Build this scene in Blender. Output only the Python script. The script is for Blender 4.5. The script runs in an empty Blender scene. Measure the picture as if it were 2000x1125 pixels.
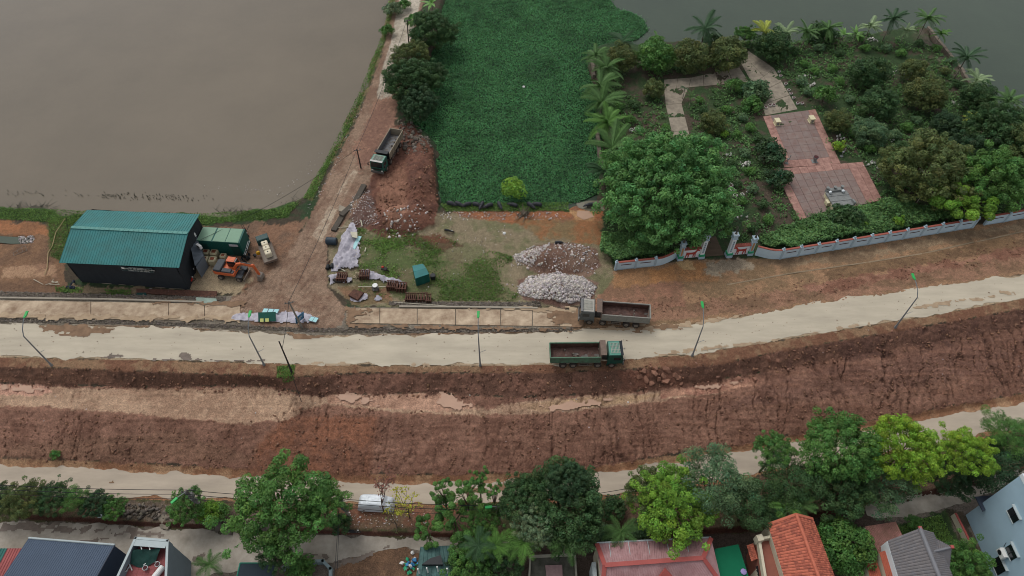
import bpy, math, random
import numpy as np
from mathutils import Vector, Matrix, Euler
random.seed(7); RNG = np.random.default_rng(11)
S = bpy.context.scene
C = S.collection

# ------------------------------------------------------------------ camera, light
F = 1333.0; TH = math.radians(50.8); CH = 80.0
CT, ST = math.cos(TH), math.sin(TH)
cam_d = bpy.data.cameras.new('camera'); cam = bpy.data.objects.new('camera', cam_d); C.objects.link(cam)
cam_d.sensor_width = 36; cam_d.lens = F/2000*36; cam_d.clip_end = 5000; cam_d.clip_start = 1
cam.location = (0, 0, CH); cam.rotation_euler = (math.pi/2-TH, 0, 0)
S.camera = cam
SUN_EL, SUN_ROT = math.radians(58), math.radians(-35)
w = bpy.data.worlds.new('World'); S.world = w; w.use_nodes = True
nt = w.node_tree; nt.nodes.clear()
sky = nt.nodes.new('ShaderNodeTexSky'); sky.sky_type = 'NISHITA'; sky.sun_disc = False
sky.sun_elevation = SUN_EL; sky.sun_rotation = SUN_ROT; sky.air_density = 1.0; sky.dust_density = 3.0
hs = nt.nodes.new('ShaderNodeHueSaturation'); hs.inputs['Saturation'].default_value = 0.22
bg = nt.nodes.new('ShaderNodeBackground'); bg.inputs[1].default_value = 0.15
wo = nt.nodes.new('ShaderNodeOutputWorld')
nt.links.new(sky.outputs[0], hs.inputs['Color']); nt.links.new(hs.outputs[0], bg.inputs[0]); nt.links.new(bg.outputs[0], wo.inputs[0])
sd = bpy.data.lights.new('sun', 'SUN'); sd.energy = 0.55; sd.angle = math.radians(25); sd.color = (1, .97, .92)
sun = bpy.data.objects.new('sun', sd); C.objects.link(sun)
_sd = Vector((math.sin(SUN_ROT)*math.cos(SUN_EL), math.cos(SUN_ROT)*math.cos(SUN_EL), math.sin(SUN_EL)))
sun.rotation_euler = _sd.to_track_quat('Z', 'Y').to_euler(); sun.location = _sd*200
S.view_settings.view_transform = 'Standard'; S.view_settings.look = 'None'
S.view_settings.gamma = 1; S.view_settings.use_curve_mapping = False
S.view_settings.exposure = 0.12
S.cycles.filter_width = 1.0
S.render.filter_size = 1.0

# ------------------------------------------------------------------ photo pixel <-> world
def P(px, py, z):
    u = px-1000.0; v = py-562.5
    dx, dy, dz = u, F*CT - v*ST, -F*ST - v*CT
    t = (z-CH)/dz
    return Vector((dx*t, dy*t, z))
def Pn(pts, z):
    pts = np.asarray(pts, float); z = np.broadcast_to(np.asarray(z, float), (len(pts),))
    u = pts[:, 0]-1000; v = pts[:, 1]-562.5
    t = (z-CH)/(-F*ST-v*CT)
    return np.stack([u*t, (F*CT-v*ST)*t, z], 1)
def proj(x, y, z):
    zc = y*CT-(z-CH)*ST; yc = -y*ST-(z-CH)*CT
    return 1000+F*x/zc, 562.5+F*yc/zc

# ------------------------------------------------------------------ noise
def _h(ix, iy, s):
    n = (ix.astype(np.int64)*374761393 + iy.astype(np.int64)*668265263 + s*1442695041) & 0xffffffff
    n = ((n ^ (n >> 13))*1274126177) & 0xffffffff
    return ((n ^ (n >> 16)) & 0xffff)/32767.5-1
def vn(x, y, s=0):
    x = np.asarray(x, float); y = np.asarray(y, float)
    x0 = np.floor(x); y0 = np.floor(y); fx = x-x0; fy = y-y0
    fx = fx*fx*(3-2*fx); fy = fy*fy*(3-2*fy)
    a = _h(x0, y0, s); b = _h(x0+1, y0, s); c = _h(x0, y0+1, s); d = _h(x0+1, y0+1, s)
    return (a*(1-fx)+b*fx)*(1-fy)+(c*(1-fx)+d*fx)*fy
def fbm(x, y, o=4, s=0):
    r = 0; a = .5; f = 1
    for i in range(o):
        r = r+a*vn(x*f+i*17.3, y*f-i*9.1, s+i); a *= .5; f *= 2.03
    return r
def sst(a, b, x):
    t = np.clip((x-a)/(b-a), 0, 1); return t*t*(3-2*t)
def inside(x, y, poly):
    r = np.zeros(x.shape, bool); n = len(poly)
    for i in range(n):
        x1, y1 = poly[i][:2]; x2, y2 = poly[(i+1) % n][:2]
        if y1 == y2: continue
        c = ((y1 > y) != (y2 > y)) & (x < (x2-x1)*(y-y1)/(y2-y1)+x1)
        r ^= c
    return r
def sdist(x, y, poly, pad):
    """signed distance (positive inside), culled to the polygon's box"""
    xs = [p[0] for p in poly]; ys = [p[1] for p in poly]
    out = np.full(x.shape, -1e3)
    m = (x > min(xs)-pad) & (x < max(xs)+pad) & (y > min(ys)-pad) & (y < max(ys)+pad)
    if not m.any(): return out
    X = x[m]; Y = y[m]; d = np.full(X.shape, 1e9)
    n = len(poly)
    for i in range(n):
        x1, y1 = poly[i][:2]; x2, y2 = poly[(i+1) % n][:2]
        ex, ey = x2-x1, y2-y1; L = ex*ex+ey*ey+1e-9
        t = np.clip(((X-x1)*ex+(Y-y1)*ey)/L, 0, 1)
        d = np.minimum(d, (X-x1-t*ex)**2+(Y-y1-t*ey)**2)
    d = np.sqrt(d); d[~inside(X, Y, poly)] *= -1
    out[m] = d
    return out

# ------------------------------------------------------------------ terrain profile: break lines across the view (photo px, height)
BL = [
 (-6.0, [(-600, 1500), (2600, 1500)]),
 (-5.5, [(-400, 1012), (0, 1012), (160, 1020), (310, 1030), (500, 1036), (700, 1046), (1000, 1052), (1200, 1052), (1450, 1040), (1600, 1010), (1750, 985), (2000, 925), (2400, 840)]),
 (-4.9, [(-400, 1004), (0, 1004), (160, 1011), (310, 1021), (500, 1028), (700, 1038), (1000, 1043), (1200, 1043), (1450, 1028), (1600, 1000), (1750, 973), (2000, 912), (2400, 828)]),
 (-4.6, [(-400, 968), (0, 968), (200, 972), (450, 978), (700, 988), (900, 990), (1200, 975), (1400, 945), (1600, 905), (1800, 880), (2000, 838), (2400, 755)]),
 (-4.5, [(-400, 900), (0, 906), (200, 914), (400, 925), (600, 934), (800, 940), (1000, 937), (1150, 925), (1300, 903), (1450, 878), (1600, 850), (1800, 813), (2000, 778), (2400, 700)]),
 (-4.1, [(-400, 888), (0, 893), (200, 901), (400, 911), (600, 922), (800, 927), (1000, 924), (1150, 912), (1300, 890), (1450, 867), (1600, 840), (1800, 803), (2000, 768), (2400, 690)]),
 (-2.0, [(-400, 792), (0, 797), (250, 810), (480, 828), (545, 824), (600, 795), (760, 808), (930, 813), (1100, 808), (1250, 797), (1400, 775), (1500, 757), (1700, 716), (2000, 662), (2400, 580)]),
 (-1.7, [(-400, 745), (0, 750), (300, 755), (520, 752), (600, 770), (700, 772), (850, 768), (1000, 776), (1100, 772), (1250, 760), (1400, 742), (1600, 706), (1800, 672), (2000, 636), (2400, 560)]),
 (-0.2, [(-400, 712), (0, 716), (200, 722), (400, 730), (500, 733), (560, 738), (700, 728), (1000, 728), (1200, 724), (1400, 712), (1500, 690), (1700, 655), (2000, 603), (2400, 525)]),
 (0.0, [(-400, 694), (0, 697), (250, 702), (500, 708), (750, 713), (1000, 713), (1200, 703), (1350, 692), (1500, 668), (1700, 635), (1850, 610), (2000, 583), (2400, 505)]),
 (0.0, [(-400, 630), (0, 632), (300, 640), (600, 655), (800, 655), (1050, 650), (1150, 642), (1300, 638), (1450, 618), (1600, 590), (1800, 562), (2000, 536), (2400, 460)]),
 (-0.3, [(-400, 622), (0, 622), (300, 628), (600, 642), (800, 640), (1050, 640), (1150, 632), (1300, 625), (1450, 606), (1600, 578), (1800, 550), (2000, 522), (2400, 446)]),
 (-0.6, [(-400, 584), (0, 585), (470, 592), (600, 600), (680, 600), (1050, 602), (1150, 600), (1300, 590), (1600, 545), (2000, 482), (2400, 410)]),
 (-1.3, [(-400, 566), (0, 568), (200, 572), (470, 578), (680, 586), (1050, 586), (1200, 570), (1450, 530), (1600, 518), (2000, 450), (2400, 380)]),
]
_BW = []
for z, pts in BL:
    q = Pn(pts, z); _BW.append((q[:, 0], q[:, 1], z))
ZL, ZW = -1.3, -2.3
SHORE = [(-900, 400), (-300, 402), (0, 406), (60, 404), (120, 412), (170, 415), (260, 416), (330, 414), (400, 417), (470, 414), (540, 408), (590, 385), (612, 360), (640, 310), (665, 270), (690, 222), (712, 175), (735, 120), (752, 60), (762, 0), (775, -80), (860, -80), (862, 0), (850, 60), (835, 110), (815, 180), (800, 232), (835, 262), (848, 300), (850, 345), (856, 398), (930, 402), (1010, 407), (1080, 405), (1120, 398), (1175, 395), (1185, 300), (1178, 220), (1160, 150), (1156, 100), (1185, 88), (1300, 82), (1420, 78), (1560, 78), (1640, 70), (1720, 60), (1800, 52), (1850, 108), (1905, 170), (1960, 225), (2100, 330), (2500, 700), (3500, 1400), (3500, 3000), (-3000, 3000), (-3000, 400)]
SHW = [tuple(v[:2]) for v in Pn(SHORE[:-5], ZL)]
SHW += [(200, 60), (200, -60), (-240, -60), (-240, SHW[0][1])]
# mounds: px centre, world radii x/y, height, power
MOUNDS = [(1090, 570, 5.6, 3.4, 1.7), (1065, 580, 3.2, 2.2, .6), (1098, 505, 6.2, 3.2, 1.4), (1040, 512, 3.2, 2.4, .8),
          (818, 345, 3.6, 8.5, 1.9), (795, 428, 6.0, 3.6, 2.0), (826, 390, 3.0, 5.0, 1.2), (700, 405, 3.0, 4.0, .8), (820, 285, 3.0, 3.0, .9), (600, 745, 4, 2, .5), (1290, 738, 4.5, 2.2, .5)]
_MW = [(P(a, b, ZL), rx, ry, h) for a, b, rx, ry, h in MOUNDS]
def gz(x, y, mounds=True):
    x = np.asarray(x, float); y = np.asarray(y, float)
    Y = [np.interp(x, a, b) for a, b, z in _BW]
    z = np.full(x.shape, -6.0)
    for i in range(len(_BW)-1):
        t = np.clip((y-Y[i])/(Y[i+1]-Y[i]+1e-6), 0, 1)
        z = np.where(y > Y[i], _BW[i][2]+(_BW[i+1][2]-_BW[i][2])*t, z)
    if mounds:
        for p, rx, ry, h in _MW:
            d = ((x-p.x)/rx)**2+((y-p.y)/ry)**2
            zz = h*np.clip(1-d, 0, 1)**1.1
            z = z+zz
    return z
def gh(x, y): return float(gz(np.array([x]), np.array([y]))[0])
def G(px, py, dz=0.0):
    z = -1.0
    for _ in range(12):
        p = P(px, py, z); z = .5*z+.5*gh(p.x, p.y)
    p = P(px, py, z); p.z = gh(p.x, p.y)+dz
    return p
def ground_at(p, dz=0): return Vector((p.x, p.y, gh(p.x, p.y)+dz))

# ------------------------------------------------------------------ materials
def lin(c):
    return tuple((v/255/12.92 if v/255 <= .04045 else ((v/255+.055)/1.055)**2.4) for v in c)
_M = {}
def mat(name, rgb, rough=.75, var=.18, scale=1.2, bump=0.0, bscale=6.0, metal=0.0, spec=.3, col2=None, stretch=None, obj_coord=True, gain=1.0):
    if name in _M: return _M[name]
    m = bpy.data.materials.new(name); m.use_nodes = True; n = m.node_tree; n.nodes.clear()
    out = n.nodes.new('ShaderNodeOutputMaterial'); b = n.nodes.new('ShaderNodeBsdfPrincipled')
    n.links.new(b.outputs[0], out.inputs[0])
    b.inputs['Roughness'].default_value = rough; b.inputs['Metallic'].default_value = metal
    b.inputs['Specular IOR Level'].default_value = spec
    c = [min(1, v*gain) for v in lin(rgb)]
    tc = n.nodes.new('ShaderNodeNewGeometry')
    src = tc.outputs['Position']
    if stretch:
        mp = n.nodes.new('ShaderNodeMapping'); mp.inputs['Scale'].default_value = stretch
        n.links.new(src, mp.inputs[0]); src = mp.outputs[0]
    no = n.nodes.new('ShaderNodeTexNoise'); no.inputs['Scale'].default_value = scale; no.inputs['Detail'].default_value = 8; no.inputs['Roughness'].default_value = .65
    n.links.new(src, no.inputs['Vector'])
    rp = n.nodes.new('ShaderNodeValToRGB')
    rp.color_ramp.elements[0].position = .3; rp.color_ramp.elements[1].position = .7
    c2 = [min(1, v*gain) for v in lin(col2)] if col2 else None
    rp.color_ramp.elements[0].color = (*[v*(1-var) for v in (c2 or c)], 1)
    rp.color_ramp.elements[1].color = (*[min(1, v*(1+var)) for v in c], 1)
    n.links.new(no.outputs['Fac'], rp.inputs[0]); n.links.new(rp.outputs[0], b.inputs['Base Color'])
    if bump:
        n2 = n.nodes.new('ShaderNodeTexNoise'); n2.inputs['Scale'].default_value = bscale; n2.inputs['Detail'].default_value = 6
        n.links.new(src, n2.inputs['Vector'])
        bp = n.nodes.new('ShaderNodeBump'); bp.inputs['Strength'].default_value = 1; bp.inputs['Distance'].default_value = bump
        n.links.new(n2.outputs['Fac'], bp.inputs['Height']); n.links.new(bp.outputs[0], b.inputs['Normal'])
    _M[name] = m; return m
def leafmat(name, rgb, gain=1.0, rough=.55):
    """base colour times the per-leaf tint stored in the mesh"""
    if name in _M: return _M[name]
    m = bpy.data.materials.new(name); m.use_nodes = True; n = m.node_tree; n.nodes.clear()
    out = n.nodes.new('ShaderNodeOutputMaterial'); b = n.nodes.new('ShaderNodeBsdfPrincipled')
    at = n.nodes.new('ShaderNodeVertexColor'); at.layer_name = 'Col'
    mx = n.nodes.new('ShaderNodeMix'); mx.data_type = 'RGBA'; mx.blend_type = 'MULTIPLY'; mx.inputs[0].default_value = 1
    n.links.new(at.outputs[0], mx.inputs[6]); mx.inputs[7].default_value = (*[v*gain for v in lin(rgb)], 1)
    n.links.new(mx.outputs[2], b.inputs['Base Color']); b.inputs['Roughness'].default_value = rough; b.inputs['Specular IOR Level'].default_value = .25
    tr = n.nodes.new('ShaderNodeBsdfTranslucent'); n.links.new(mx.outputs[2], tr.inputs[0])
    ms = n.nodes.new('ShaderNodeMixShader'); ms.inputs[0].default_value = .25
    n.links.new(b.outputs[0], ms.inputs[1]); n.links.new(tr.outputs[0], ms.inputs[2]); n.links.new(ms.outputs[0], out.inputs[0])
    _M[name] = m; return m
def groundmat():
    m = bpy.data.materials.new('ground_soil'); m.use_nodes = True; n = m.node_tree; n.nodes.clear()
    out = n.nodes.new('ShaderNodeOutputMaterial'); b = n.nodes.new('ShaderNodeBsdfPrincipled'); n.links.new(b.outputs[0], out.inputs[0])
    at = n.nodes.new('ShaderNodeVertexColor'); at.layer_name = 'Col'
    ge = n.nodes.new('ShaderNodeNewGeometry')
    def noise(sc, det=8, ro=.7):
        k = n.nodes.new('ShaderNodeTexNoise'); k.inputs['Scale'].default_value = sc; k.inputs['Detail'].default_value = det; k.inputs['Roughness'].default_value = ro
        n.links.new(ge.outputs['Position'], k.inputs['Vector']); return k
    a = noise(1.6); c = noise(7.0, 6, .75)
    r1 = n.nodes.new('ShaderNodeMapRange'); r1.inputs[1].default_value = .3; r1.inputs[2].default_value = .7; r1.inputs[3].default_value = .74; r1.inputs[4].default_value = 1.34
    n.links.new(a.outputs[0], r1.inputs[0])
    r2 = n.nodes.new('ShaderNodeMapRange'); r2.inputs[1].default_value = .3; r2.inputs[2].default_value = .7; r2.inputs[3].default_value = .48; r2.inputs[4].default_value = 1.72
    n.links.new(c.outputs[0], r2.inputs[0])
    mu = n.nodes.new('ShaderNodeMath'); mu.operation = 'MULTIPLY'; n.links.new(r1.outputs[0], mu.inputs[0]); n.links.new(r2.outputs[0], mu.inputs[1])
    vm = n.nodes.new('ShaderNodeVectorMath'); vm.operation = 'SCALE'
    n.links.new(at.outputs[0], vm.inputs[0]); n.links.new(mu.outputs[0], vm.inputs['Scale']); n.links.new(vm.outputs[0], b.inputs['Base Color'])
    b.inputs['Roughness'].default_value = .85; b.inputs['Specular IOR Level'].default_value = .2
    bp = n.nodes.new('ShaderNodeBump'); bp.inputs['Distance'].default_value = .12; bp.inputs['Strength'].default_value = 1
    n.links.new(c.outputs[0], bp.inputs['Height']); n.links.new(bp.outputs[0], b.inputs['Normal'])
    return m

# ------------------------------------------------------------------ mesh helpers
def fastmesh(name, V, Q, col=None, smooth=False):
    V = np.ascontiguousarray(V, np.float32); Q = np.ascontiguousarray(Q, np.int32)
    me = bpy.data.meshes.new(name); nq, k = Q.shape
    me.vertices.add(len(V)); me.vertices.foreach_set('co', V.ravel())
    me.loops.add(nq*k); me.loops.foreach_set('vertex_index', Q.ravel())
    me.polygons.add(nq); me.polygons.foreach_set('loop_start', np.arange(0, nq*k, k, dtype=np.int32))
    me.polygons.foreach_set('loop_total', np.full(nq, k, np.int32))
    me.update(calc_edges=True)
    if smooth: me.polygons.foreach_set('use_smooth', np.ones(nq, bool))
    if col is not None:
        ca = me.color_attributes.new('Col', 'FLOAT_COLOR', 'POINT')
        c4 = np.ones((len(V), 4), np.float32); c4[:, :3] = col
        ca.data.foreach_set('color', c4.ravel())
    return me
class MB:
    def __init__(s): s.v = []; s.f = []; s.m = []
    def add(s, vs, fs, mi=0):
        b = len(s.v); s.v += [tuple(p) for p in vs]; s.f += [tuple(b+i for i in f) for f in fs]; s.m += [mi]*len(fs); return s
    def box(s, c, d, rz=0, mi=0, rx=0, ry=0):
        R = Euler((rx, ry, rz)).to_matrix(); c = Vector(c); h = [k/2 for k in d]
        vs = [c+R @ Vector((x*h[0], y*h[1], z*h[2])) for z in (-1, 1) for x, y in ((-1, -1), (1, -1), (1, 1), (-1, 1))]
        return s.add(vs, [(3, 2, 1, 0), (4, 5, 6, 7), (0, 1, 5, 4), (1, 2, 6, 5), (2, 3, 7, 6), (3, 0, 4, 7)], mi)
    def tube(s, p0, p1, r0, r1=None, n=8, mi=0, cap=True):
        r1 = r0 if r1 is None else r1; p0 = Vector(p0); p1 = Vector(p1); d = (p1-p0)
        if d.length < 1e-6: return s
        q = d.to_track_quat('Z', 'Y').to_matrix()
        vs = [p0+q @ Vector((math.cos(2*math.pi*i/n)*r0, math.sin(2*math.pi*i/n)*r0, 0)) for i in range(n)]
        vs += [p1+q @ Vector((math.cos(2*math.pi*i/n)*r1, math.sin(2*math.pi*i/n)*r1, 0)) for i in range(n)]
        fs = [(i, (i+1) % n, n+(i+1) % n, n+i) for i in range(n)]
        if cap: fs += [tuple(range(n-1, -1, -1)), tuple(range(n, 2*n))]
        return s.add(vs, fs, mi)
    def path(s, pts, r, n=5, mi=0, r1=None):
        k = len(pts)-1; r1 = r if r1 is None else r1
        for i in range(k): s.tube(pts[i], pts[i+1], r+(r1-r)*i/k, r+(r1-r)*(i+1)/k, n, mi)
        return s
    def slab(s, quad, t, mi=0):
        """quad (any planar polygon, ccw from above) thickened downward by t"""
        q = [Vector(p) for p in quad]; nrm = (q[1]-q[0]).cross(q[2]-q[0]).normalized()
        if nrm.z < 0: q = q[::-1]; nrm = -nrm
        n = len(q); vs = q+[p-nrm*t for p in q]
        return s.add(vs, [tuple(range(n)), tuple(range(2*n-1, n-1, -1))]+[(i, n+i, n+(i+1) % n, (i+1) % n) for i in range(n)], mi)
    def prism(s, xy, z0, z1, mi=0):
        xy = [tuple(p[:2]) for p in xy]; n = len(xy)
        ar = sum(xy[i][0]*xy[(i+1) % n][1]-xy[(i+1) % n][0]*xy[i][1] for i in range(n))
        if ar < 0: xy = xy[::-1]
        vs = [(x, y, z0) for x, y in xy]+[(x, y, z1) for x, y in xy]
        return s.add(vs, [tuple(range(n-1, -1, -1)), tuple(range(n, 2*n))]+[(i, (i+1) % n, n+(i+1) % n, n+i) for i in range(n)], mi)
    def quad(s, q, mi=0): return s.add(q, [tuple(range(len(q)))], mi)
    def ball(s, c, r, sz=1.0, n=8, m=6, mi=0):
        vs = []; fs = []
        for j in range(m+1):
            a = math.pi*j/m
            for i in range(n):
                b = 2*math.pi*i/n; vs.append((c[0]+r*math.sin(a)*math.cos(b), c[1]+r*math.sin(a)*math.sin(b), c[2]+r*sz*math.cos(a)))
        for j in range(m):
            for i in range(n): fs.append((j*n+i, (j+1)*n+i, (j+1)*n+(i+1) % n, j*n+(i+1) % n))
        return s.add(vs, fs, mi)
    def stone(s, c, r, mi=0):
        R = Euler((random.random()*6, random.random()*6, random.random()*6)).to_matrix()
        sx, sy, sz = r*random.uniform(.7, 1.4), r*random.uniform(.6, 1.1), r*random.uniform(.45, .9)
        vs = [Vector(c)+R @ Vector((x*sx*random.uniform(.75, 1.2), y*sy*random.uniform(.75, 1.2), z*sz*random.uniform(.75, 1.2))) for x, y, z in _ST[0]]
        return s.add(vs, _ST[1], mi)
    def build(s, name, mats, parent=None, off=(0, 0, 0), smooth=False, bevel=0):
        if not isinstance(mats, (list, tuple)): mats = [mats]
        me = bpy.data.meshes.new(name)
        o = Vector(off); me.from_pydata([tuple(Vector(p)-o) for p in s.v], [], s.f)
        for m in mats: me.materials.append(m)
        if len(mats) > 1: me.polygons.foreach_set('material_index', s.m)
        if smooth: me.polygons.foreach_set('use_smooth', [True]*len(me.polygons))
        me.update()
        ob = bpy.data.objects.new(name, me); C.objects.link(ob)
        if parent: ob.parent = parent
        if bevel:
            b = ob.modifiers.new('b', 'BEVEL'); b.width = bevel; b.segments = 1
        return ob
_ST = ([(1, 0, .1), (-1, .1, 0), (.1, 1, 0), (0, -1, .1), (.1, 0, 1), (0, .1, -1), (.7, .7, .5), (-.7, .6, .45), (-.6, -.7, .5), (.7, -.6, .5)],
       [(0, 6, 9), (6, 4, 9), (6, 7, 4), (2, 7, 6), (7, 8, 4), (7, 1, 8), (8, 9, 4), (8, 3, 9), (3, 0, 9), (0, 2, 6), (2, 1, 7), (1, 3, 8), (0, 5, 2), (2, 5, 1), (1, 5, 3), (3, 5, 0)])
def tag(o, label=None, cat=None, group=None, kind=None):
    if label: o['label'] = label
    if cat: o['category'] = cat
    if group: o['group'] = group
    if kind: o['kind'] = kind
    return o
def T(name, label, cat, loc=(0, 0, 0), rz=0, group=None):
    o = bpy.data.objects.new(name, None); C.objects.link(o); o.location = loc; o.rotation_euler = (0, 0, rz)
    o.empty_display_size = .3
    return tag(o, label, cat, group)
def link(name, me, parent=None, mats=None, loc=None):
    o = bpy.data.objects.new(name, me); C.objects.link(o)
    if mats is not None and not me.materials:
        me.materials.append(mats)
    if parent: o.parent = parent
    if loc is not None: o.location = loc
    return o
KIDS = {}
def kids(o): return [c for c in bpy.data.objects if c.parent is o]
def copy_tree(o, loc, rz, label, scale=None, lib=None):
    tree = lib if lib is not None else [(c, kids(c)) for c in kids(o)]
    r = o.copy(); C.objects.link(r); r.location = loc; r.rotation_euler = (0, 0, rz)
    if scale: r.scale = (scale,)*3
    r['label'] = label
    for c, gs in tree:
        k = c.copy(); C.objects.link(k); k.parent = r
        for g in gs:
            q = g.copy(); C.objects.link(q); q.parent = k
    return r
def heading(a, b):
    d = Vector(b)-Vector(a); return math.atan2(d.y, d.x)

# ================================================================== TERRAIN
def terrain():
    NU = 1040
    ys = np.concatenate([np.arange(12, 25, .4), np.arange(25, 66, .135), np.arange(66, 108, .23), np.arange(108, 174, .5)]); NR = len(ys)
    us = np.linspace(-1, 1, NU)
    Yg, Ug = np.meshgrid(ys, us, indexing='ij')
    X = Ug*(42+.67*Yg)
    Y = Yg
    Z = gz(X, Y)
    # shoreline
    sh = sdist(X, Y, SHW, 8)+fbm(X*.25, Y*.25, 3, 5)*1.6
    land = sst(-2.2, .4, sh)
    Z = np.where(Y > 60, (Z)*land+(-3.6)*(1-land), Z)
    U, V = proj(X, Y, Z)
    nz = fbm(X*.35, Y*.35, 4, 1); nf = fbm(X*1.3, Y*1.3, 4, 2); nl = fbm(X*.07, Y*.07, 3, 3)
    hf = fbm(X*4.1, Y*4.1, 2, 14)
    wig = nz*8+nf*8+hf*5
    col = np.zeros(X.shape+(3,)); amp = np.full(X.shape, .05)
    def L(rgb): return np.array(lin(rgb))
    mixg = sst(-.25, .25, nz+.5*nf)
    col[:] = L((66, 58, 47))*(1-mixg[..., None])+L((44, 62, 38))*mixg[..., None]
    def lay(poly, c1, c2=None, soft=6, k=1.0, a=None, fr=None, wg=1.0, thr=0.0):
        d = sdist(U, V, poly, 30)+wig*wg
        m = sst(-soft*.35, soft*.35, d)*k
        if fr is None: fr = nz+.6*nf+.35*hf
        q = sst(-.3, .3, fr+thr)[..., None]
        cc = L(c1)*(1-q)+L(c2 or c1)*q
        col[:] = col*(1-m[..., None])+cc*m[..., None]
        if a is not None: amp[:] = amp*(1-m)+a*m
    bl = lambda i: BL[i][1]
    band = lambda a, b: [(-900, a[0][1])]+list(a)+[(2900, a[-1][1])]+[(2900, b[-1][1])]+list(b[::-1])+[(-900, b[0][1])]
    # village ground
    lay(band(bl(1), [(-400, 1500), (2400, 1500)]), (112, 102, 92), (88, 80, 72), 2, a=.02, wg=.1)
    lay([(1000, 1060), (1130, 1030), (1400, 1010), (1700, 960), (1760, 990), (1640, 1130), (1000, 1130)], (66, 56, 50), (80, 68, 60), 8)
    lay([(640, 1125), (690, 1080), (780, 1062), (830, 1090), (900, 1200), (640, 1200)], (112, 86, 66), (96, 74, 58), 4)
    lay([(1750, 1130), (1745, 1030), (1790, 1008), (1850, 995), (1870, 1050), (1950, 1200)], (48, 66, 38), (62, 82, 44), 6)
    lay([(1850, 995), (1880, 995), (1945, 1125), (1900, 1125)], (80, 70, 58), (62, 60, 46), 5)
    # verge between lower road and village road
    lay(band(bl(3), bl(1)), (96, 76, 62), (70, 70, 46), 4, a=.15)
    lay([(210, 978), (330, 985), (520, 1000), (520, 1030), (320, 1020), (220, 1010)], (120, 108, 94), (92, 80, 68), 5, a=.3)
    lay([(640, 985), (900, 990), (880, 1030), (640, 1030)], (122, 84, 66), (106, 86, 68), 5)
    # the retaining wall strip, red-brown brick earth
    lay(band(bl(2), bl(1)), (84, 54, 44), (70, 46, 38), 2, wg=.15)
    # lower road bed and shoulders
    lay(band(bl(5), bl(3)), (150, 118, 90), (128, 92, 68), 2, a=.03, wg=.5)
    # excavated slope
    lay(band(bl(7), bl(5)), (128, 95, 79), (110, 79, 65), 4, a=.24, wg=.8, thr=-.05)
    lay([(560, 810), (740, 812), (720, 930), (480, 925), (500, 870)], (128, 84, 62), (110, 76, 60), 20, k=.8)
    lay([(0, 870), (360, 840), (500, 900), (0, 900)], (118, 90, 72), (106, 80, 64), 20, k=.6)
    lay([(1500, 745), (2100, 640), (2100, 700), (1700, 770), (1400, 800)], (118, 87, 74), (104, 75, 63), 15, k=.8)
    # bench (compacted mud)
    benchtop = [(-100, 752), (0, 753), (150, 757), (300, 760), (520, 757), (590, 772), (640, 776), (700, 778), (820, 765), (860, 772), (950, 800), (1010, 786), (1100, 776), (1250, 767), (1400, 748), (1470, 742)]
    benchbot = [(1480, 750), (1400, 768), (1300, 782), (1200, 795), (1100, 806), (960, 812), (900, 812), (760, 806), (640, 790), (590, 800), (560, 822), (480, 828), (300, 812), (150, 800), (0, 792), (-100, 790)]
    lay(benchtop+benchbot, (166, 138, 114), (144, 116, 95), 4, a=.06, wg=.7)
    lay([(-100, 748), (80, 750), (100, 765), (60, 775), (0, 772), (-100, 770)], (178, 138, 118), None, 3, wg=.4)
    lay([(640, 770), (700, 768), (860, 768), (940, 798), (860, 806), (640, 788)], (172, 136, 114), (150, 116, 96), 5, wg=.4)
    lay([(1010, 792), (1110, 778), (1300, 768), (1240, 786), (1060, 805)], (166, 138, 108), (150, 122, 98), 4, wg=.3)
    lay([(1290, 762), (1400, 745), (1480, 738), (1480, 752), (1380, 770), (1290, 778)], (168, 128, 106), (140, 100, 84), 4, wg=.4)
    # cut face south of main road
    lay(band(bl(8), bl(7)), (114, 82, 68), (94, 68, 56), 3, a=.38, wg=.8)
    lay([(-100, 712), (0, 712), (520, 735), (560, 752), (500, 752), (300, 755), (0, 748), (-100, 748)], (98, 71, 56), (84, 61, 49), 4, k=.8, wg=.6)
    lay([(1500, 690), (1700, 660), (2100, 590), (2100, 640), (1800, 690), (1600, 715), (1480, 735)], (92, 66, 56), (110, 80, 66), 8, wg=.4)
    lay([(1150, 720), (1400, 715), (1420, 745), (1300, 762), (1160, 768)], (108, 74, 60), (92, 66, 54), 10)
    # shoulder south of main road
    lay(band(bl(9), bl(8)), (128, 102, 78), (110, 78, 60), 3, a=.12, wg=.5)
    # north shoulder
    lay(band(bl(10), bl(9)), (150, 132, 108), None, 1, a=.01, wg=.2)
    lay(band(bl(11), bl(10)), (116, 90, 68), (100, 88, 76), 3, a=.05, wg=.3)
    # between stone strip and yard, west
    lay([(-900, 620), (-900, 566), (480, 578), (560, 600), (700, 600), (1150, 602), (1150, 645), (600, 655), (300, 636), (-900, 628)], (118, 110, 98), (96, 88, 76), 2, a=.03, wg=.1)
    # yard and the dirt between road and wall
    lay([(1130, 560), (1200, 528), (1340, 508), (1540, 504), (2100, 405), (2600, 330), (2600, 420), (2100, 520), (1700, 580), (1450, 618), (1300, 640), (1130, 640)], (140, 110, 84), (120, 98, 74), 4, a=.10, wg=.3)
    lay([(1190, 600), (1400, 585), (1600, 560), (2100, 470), (2100, 515), (1700, 575), (1450, 612), (1260, 625)], (112, 88, 68), (134, 102, 82), 8, a=.16)
    lay([(1160, 560), (1330, 545), (1340, 600), (1160, 610)], (138, 100, 82), (120, 90, 72), 8, k=.8)
    lay([(1190, 535), (1340, 512), (1420, 510), (1400, 545), (1200, 560)], (158, 114, 76), (138, 104, 74), 6)
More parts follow.
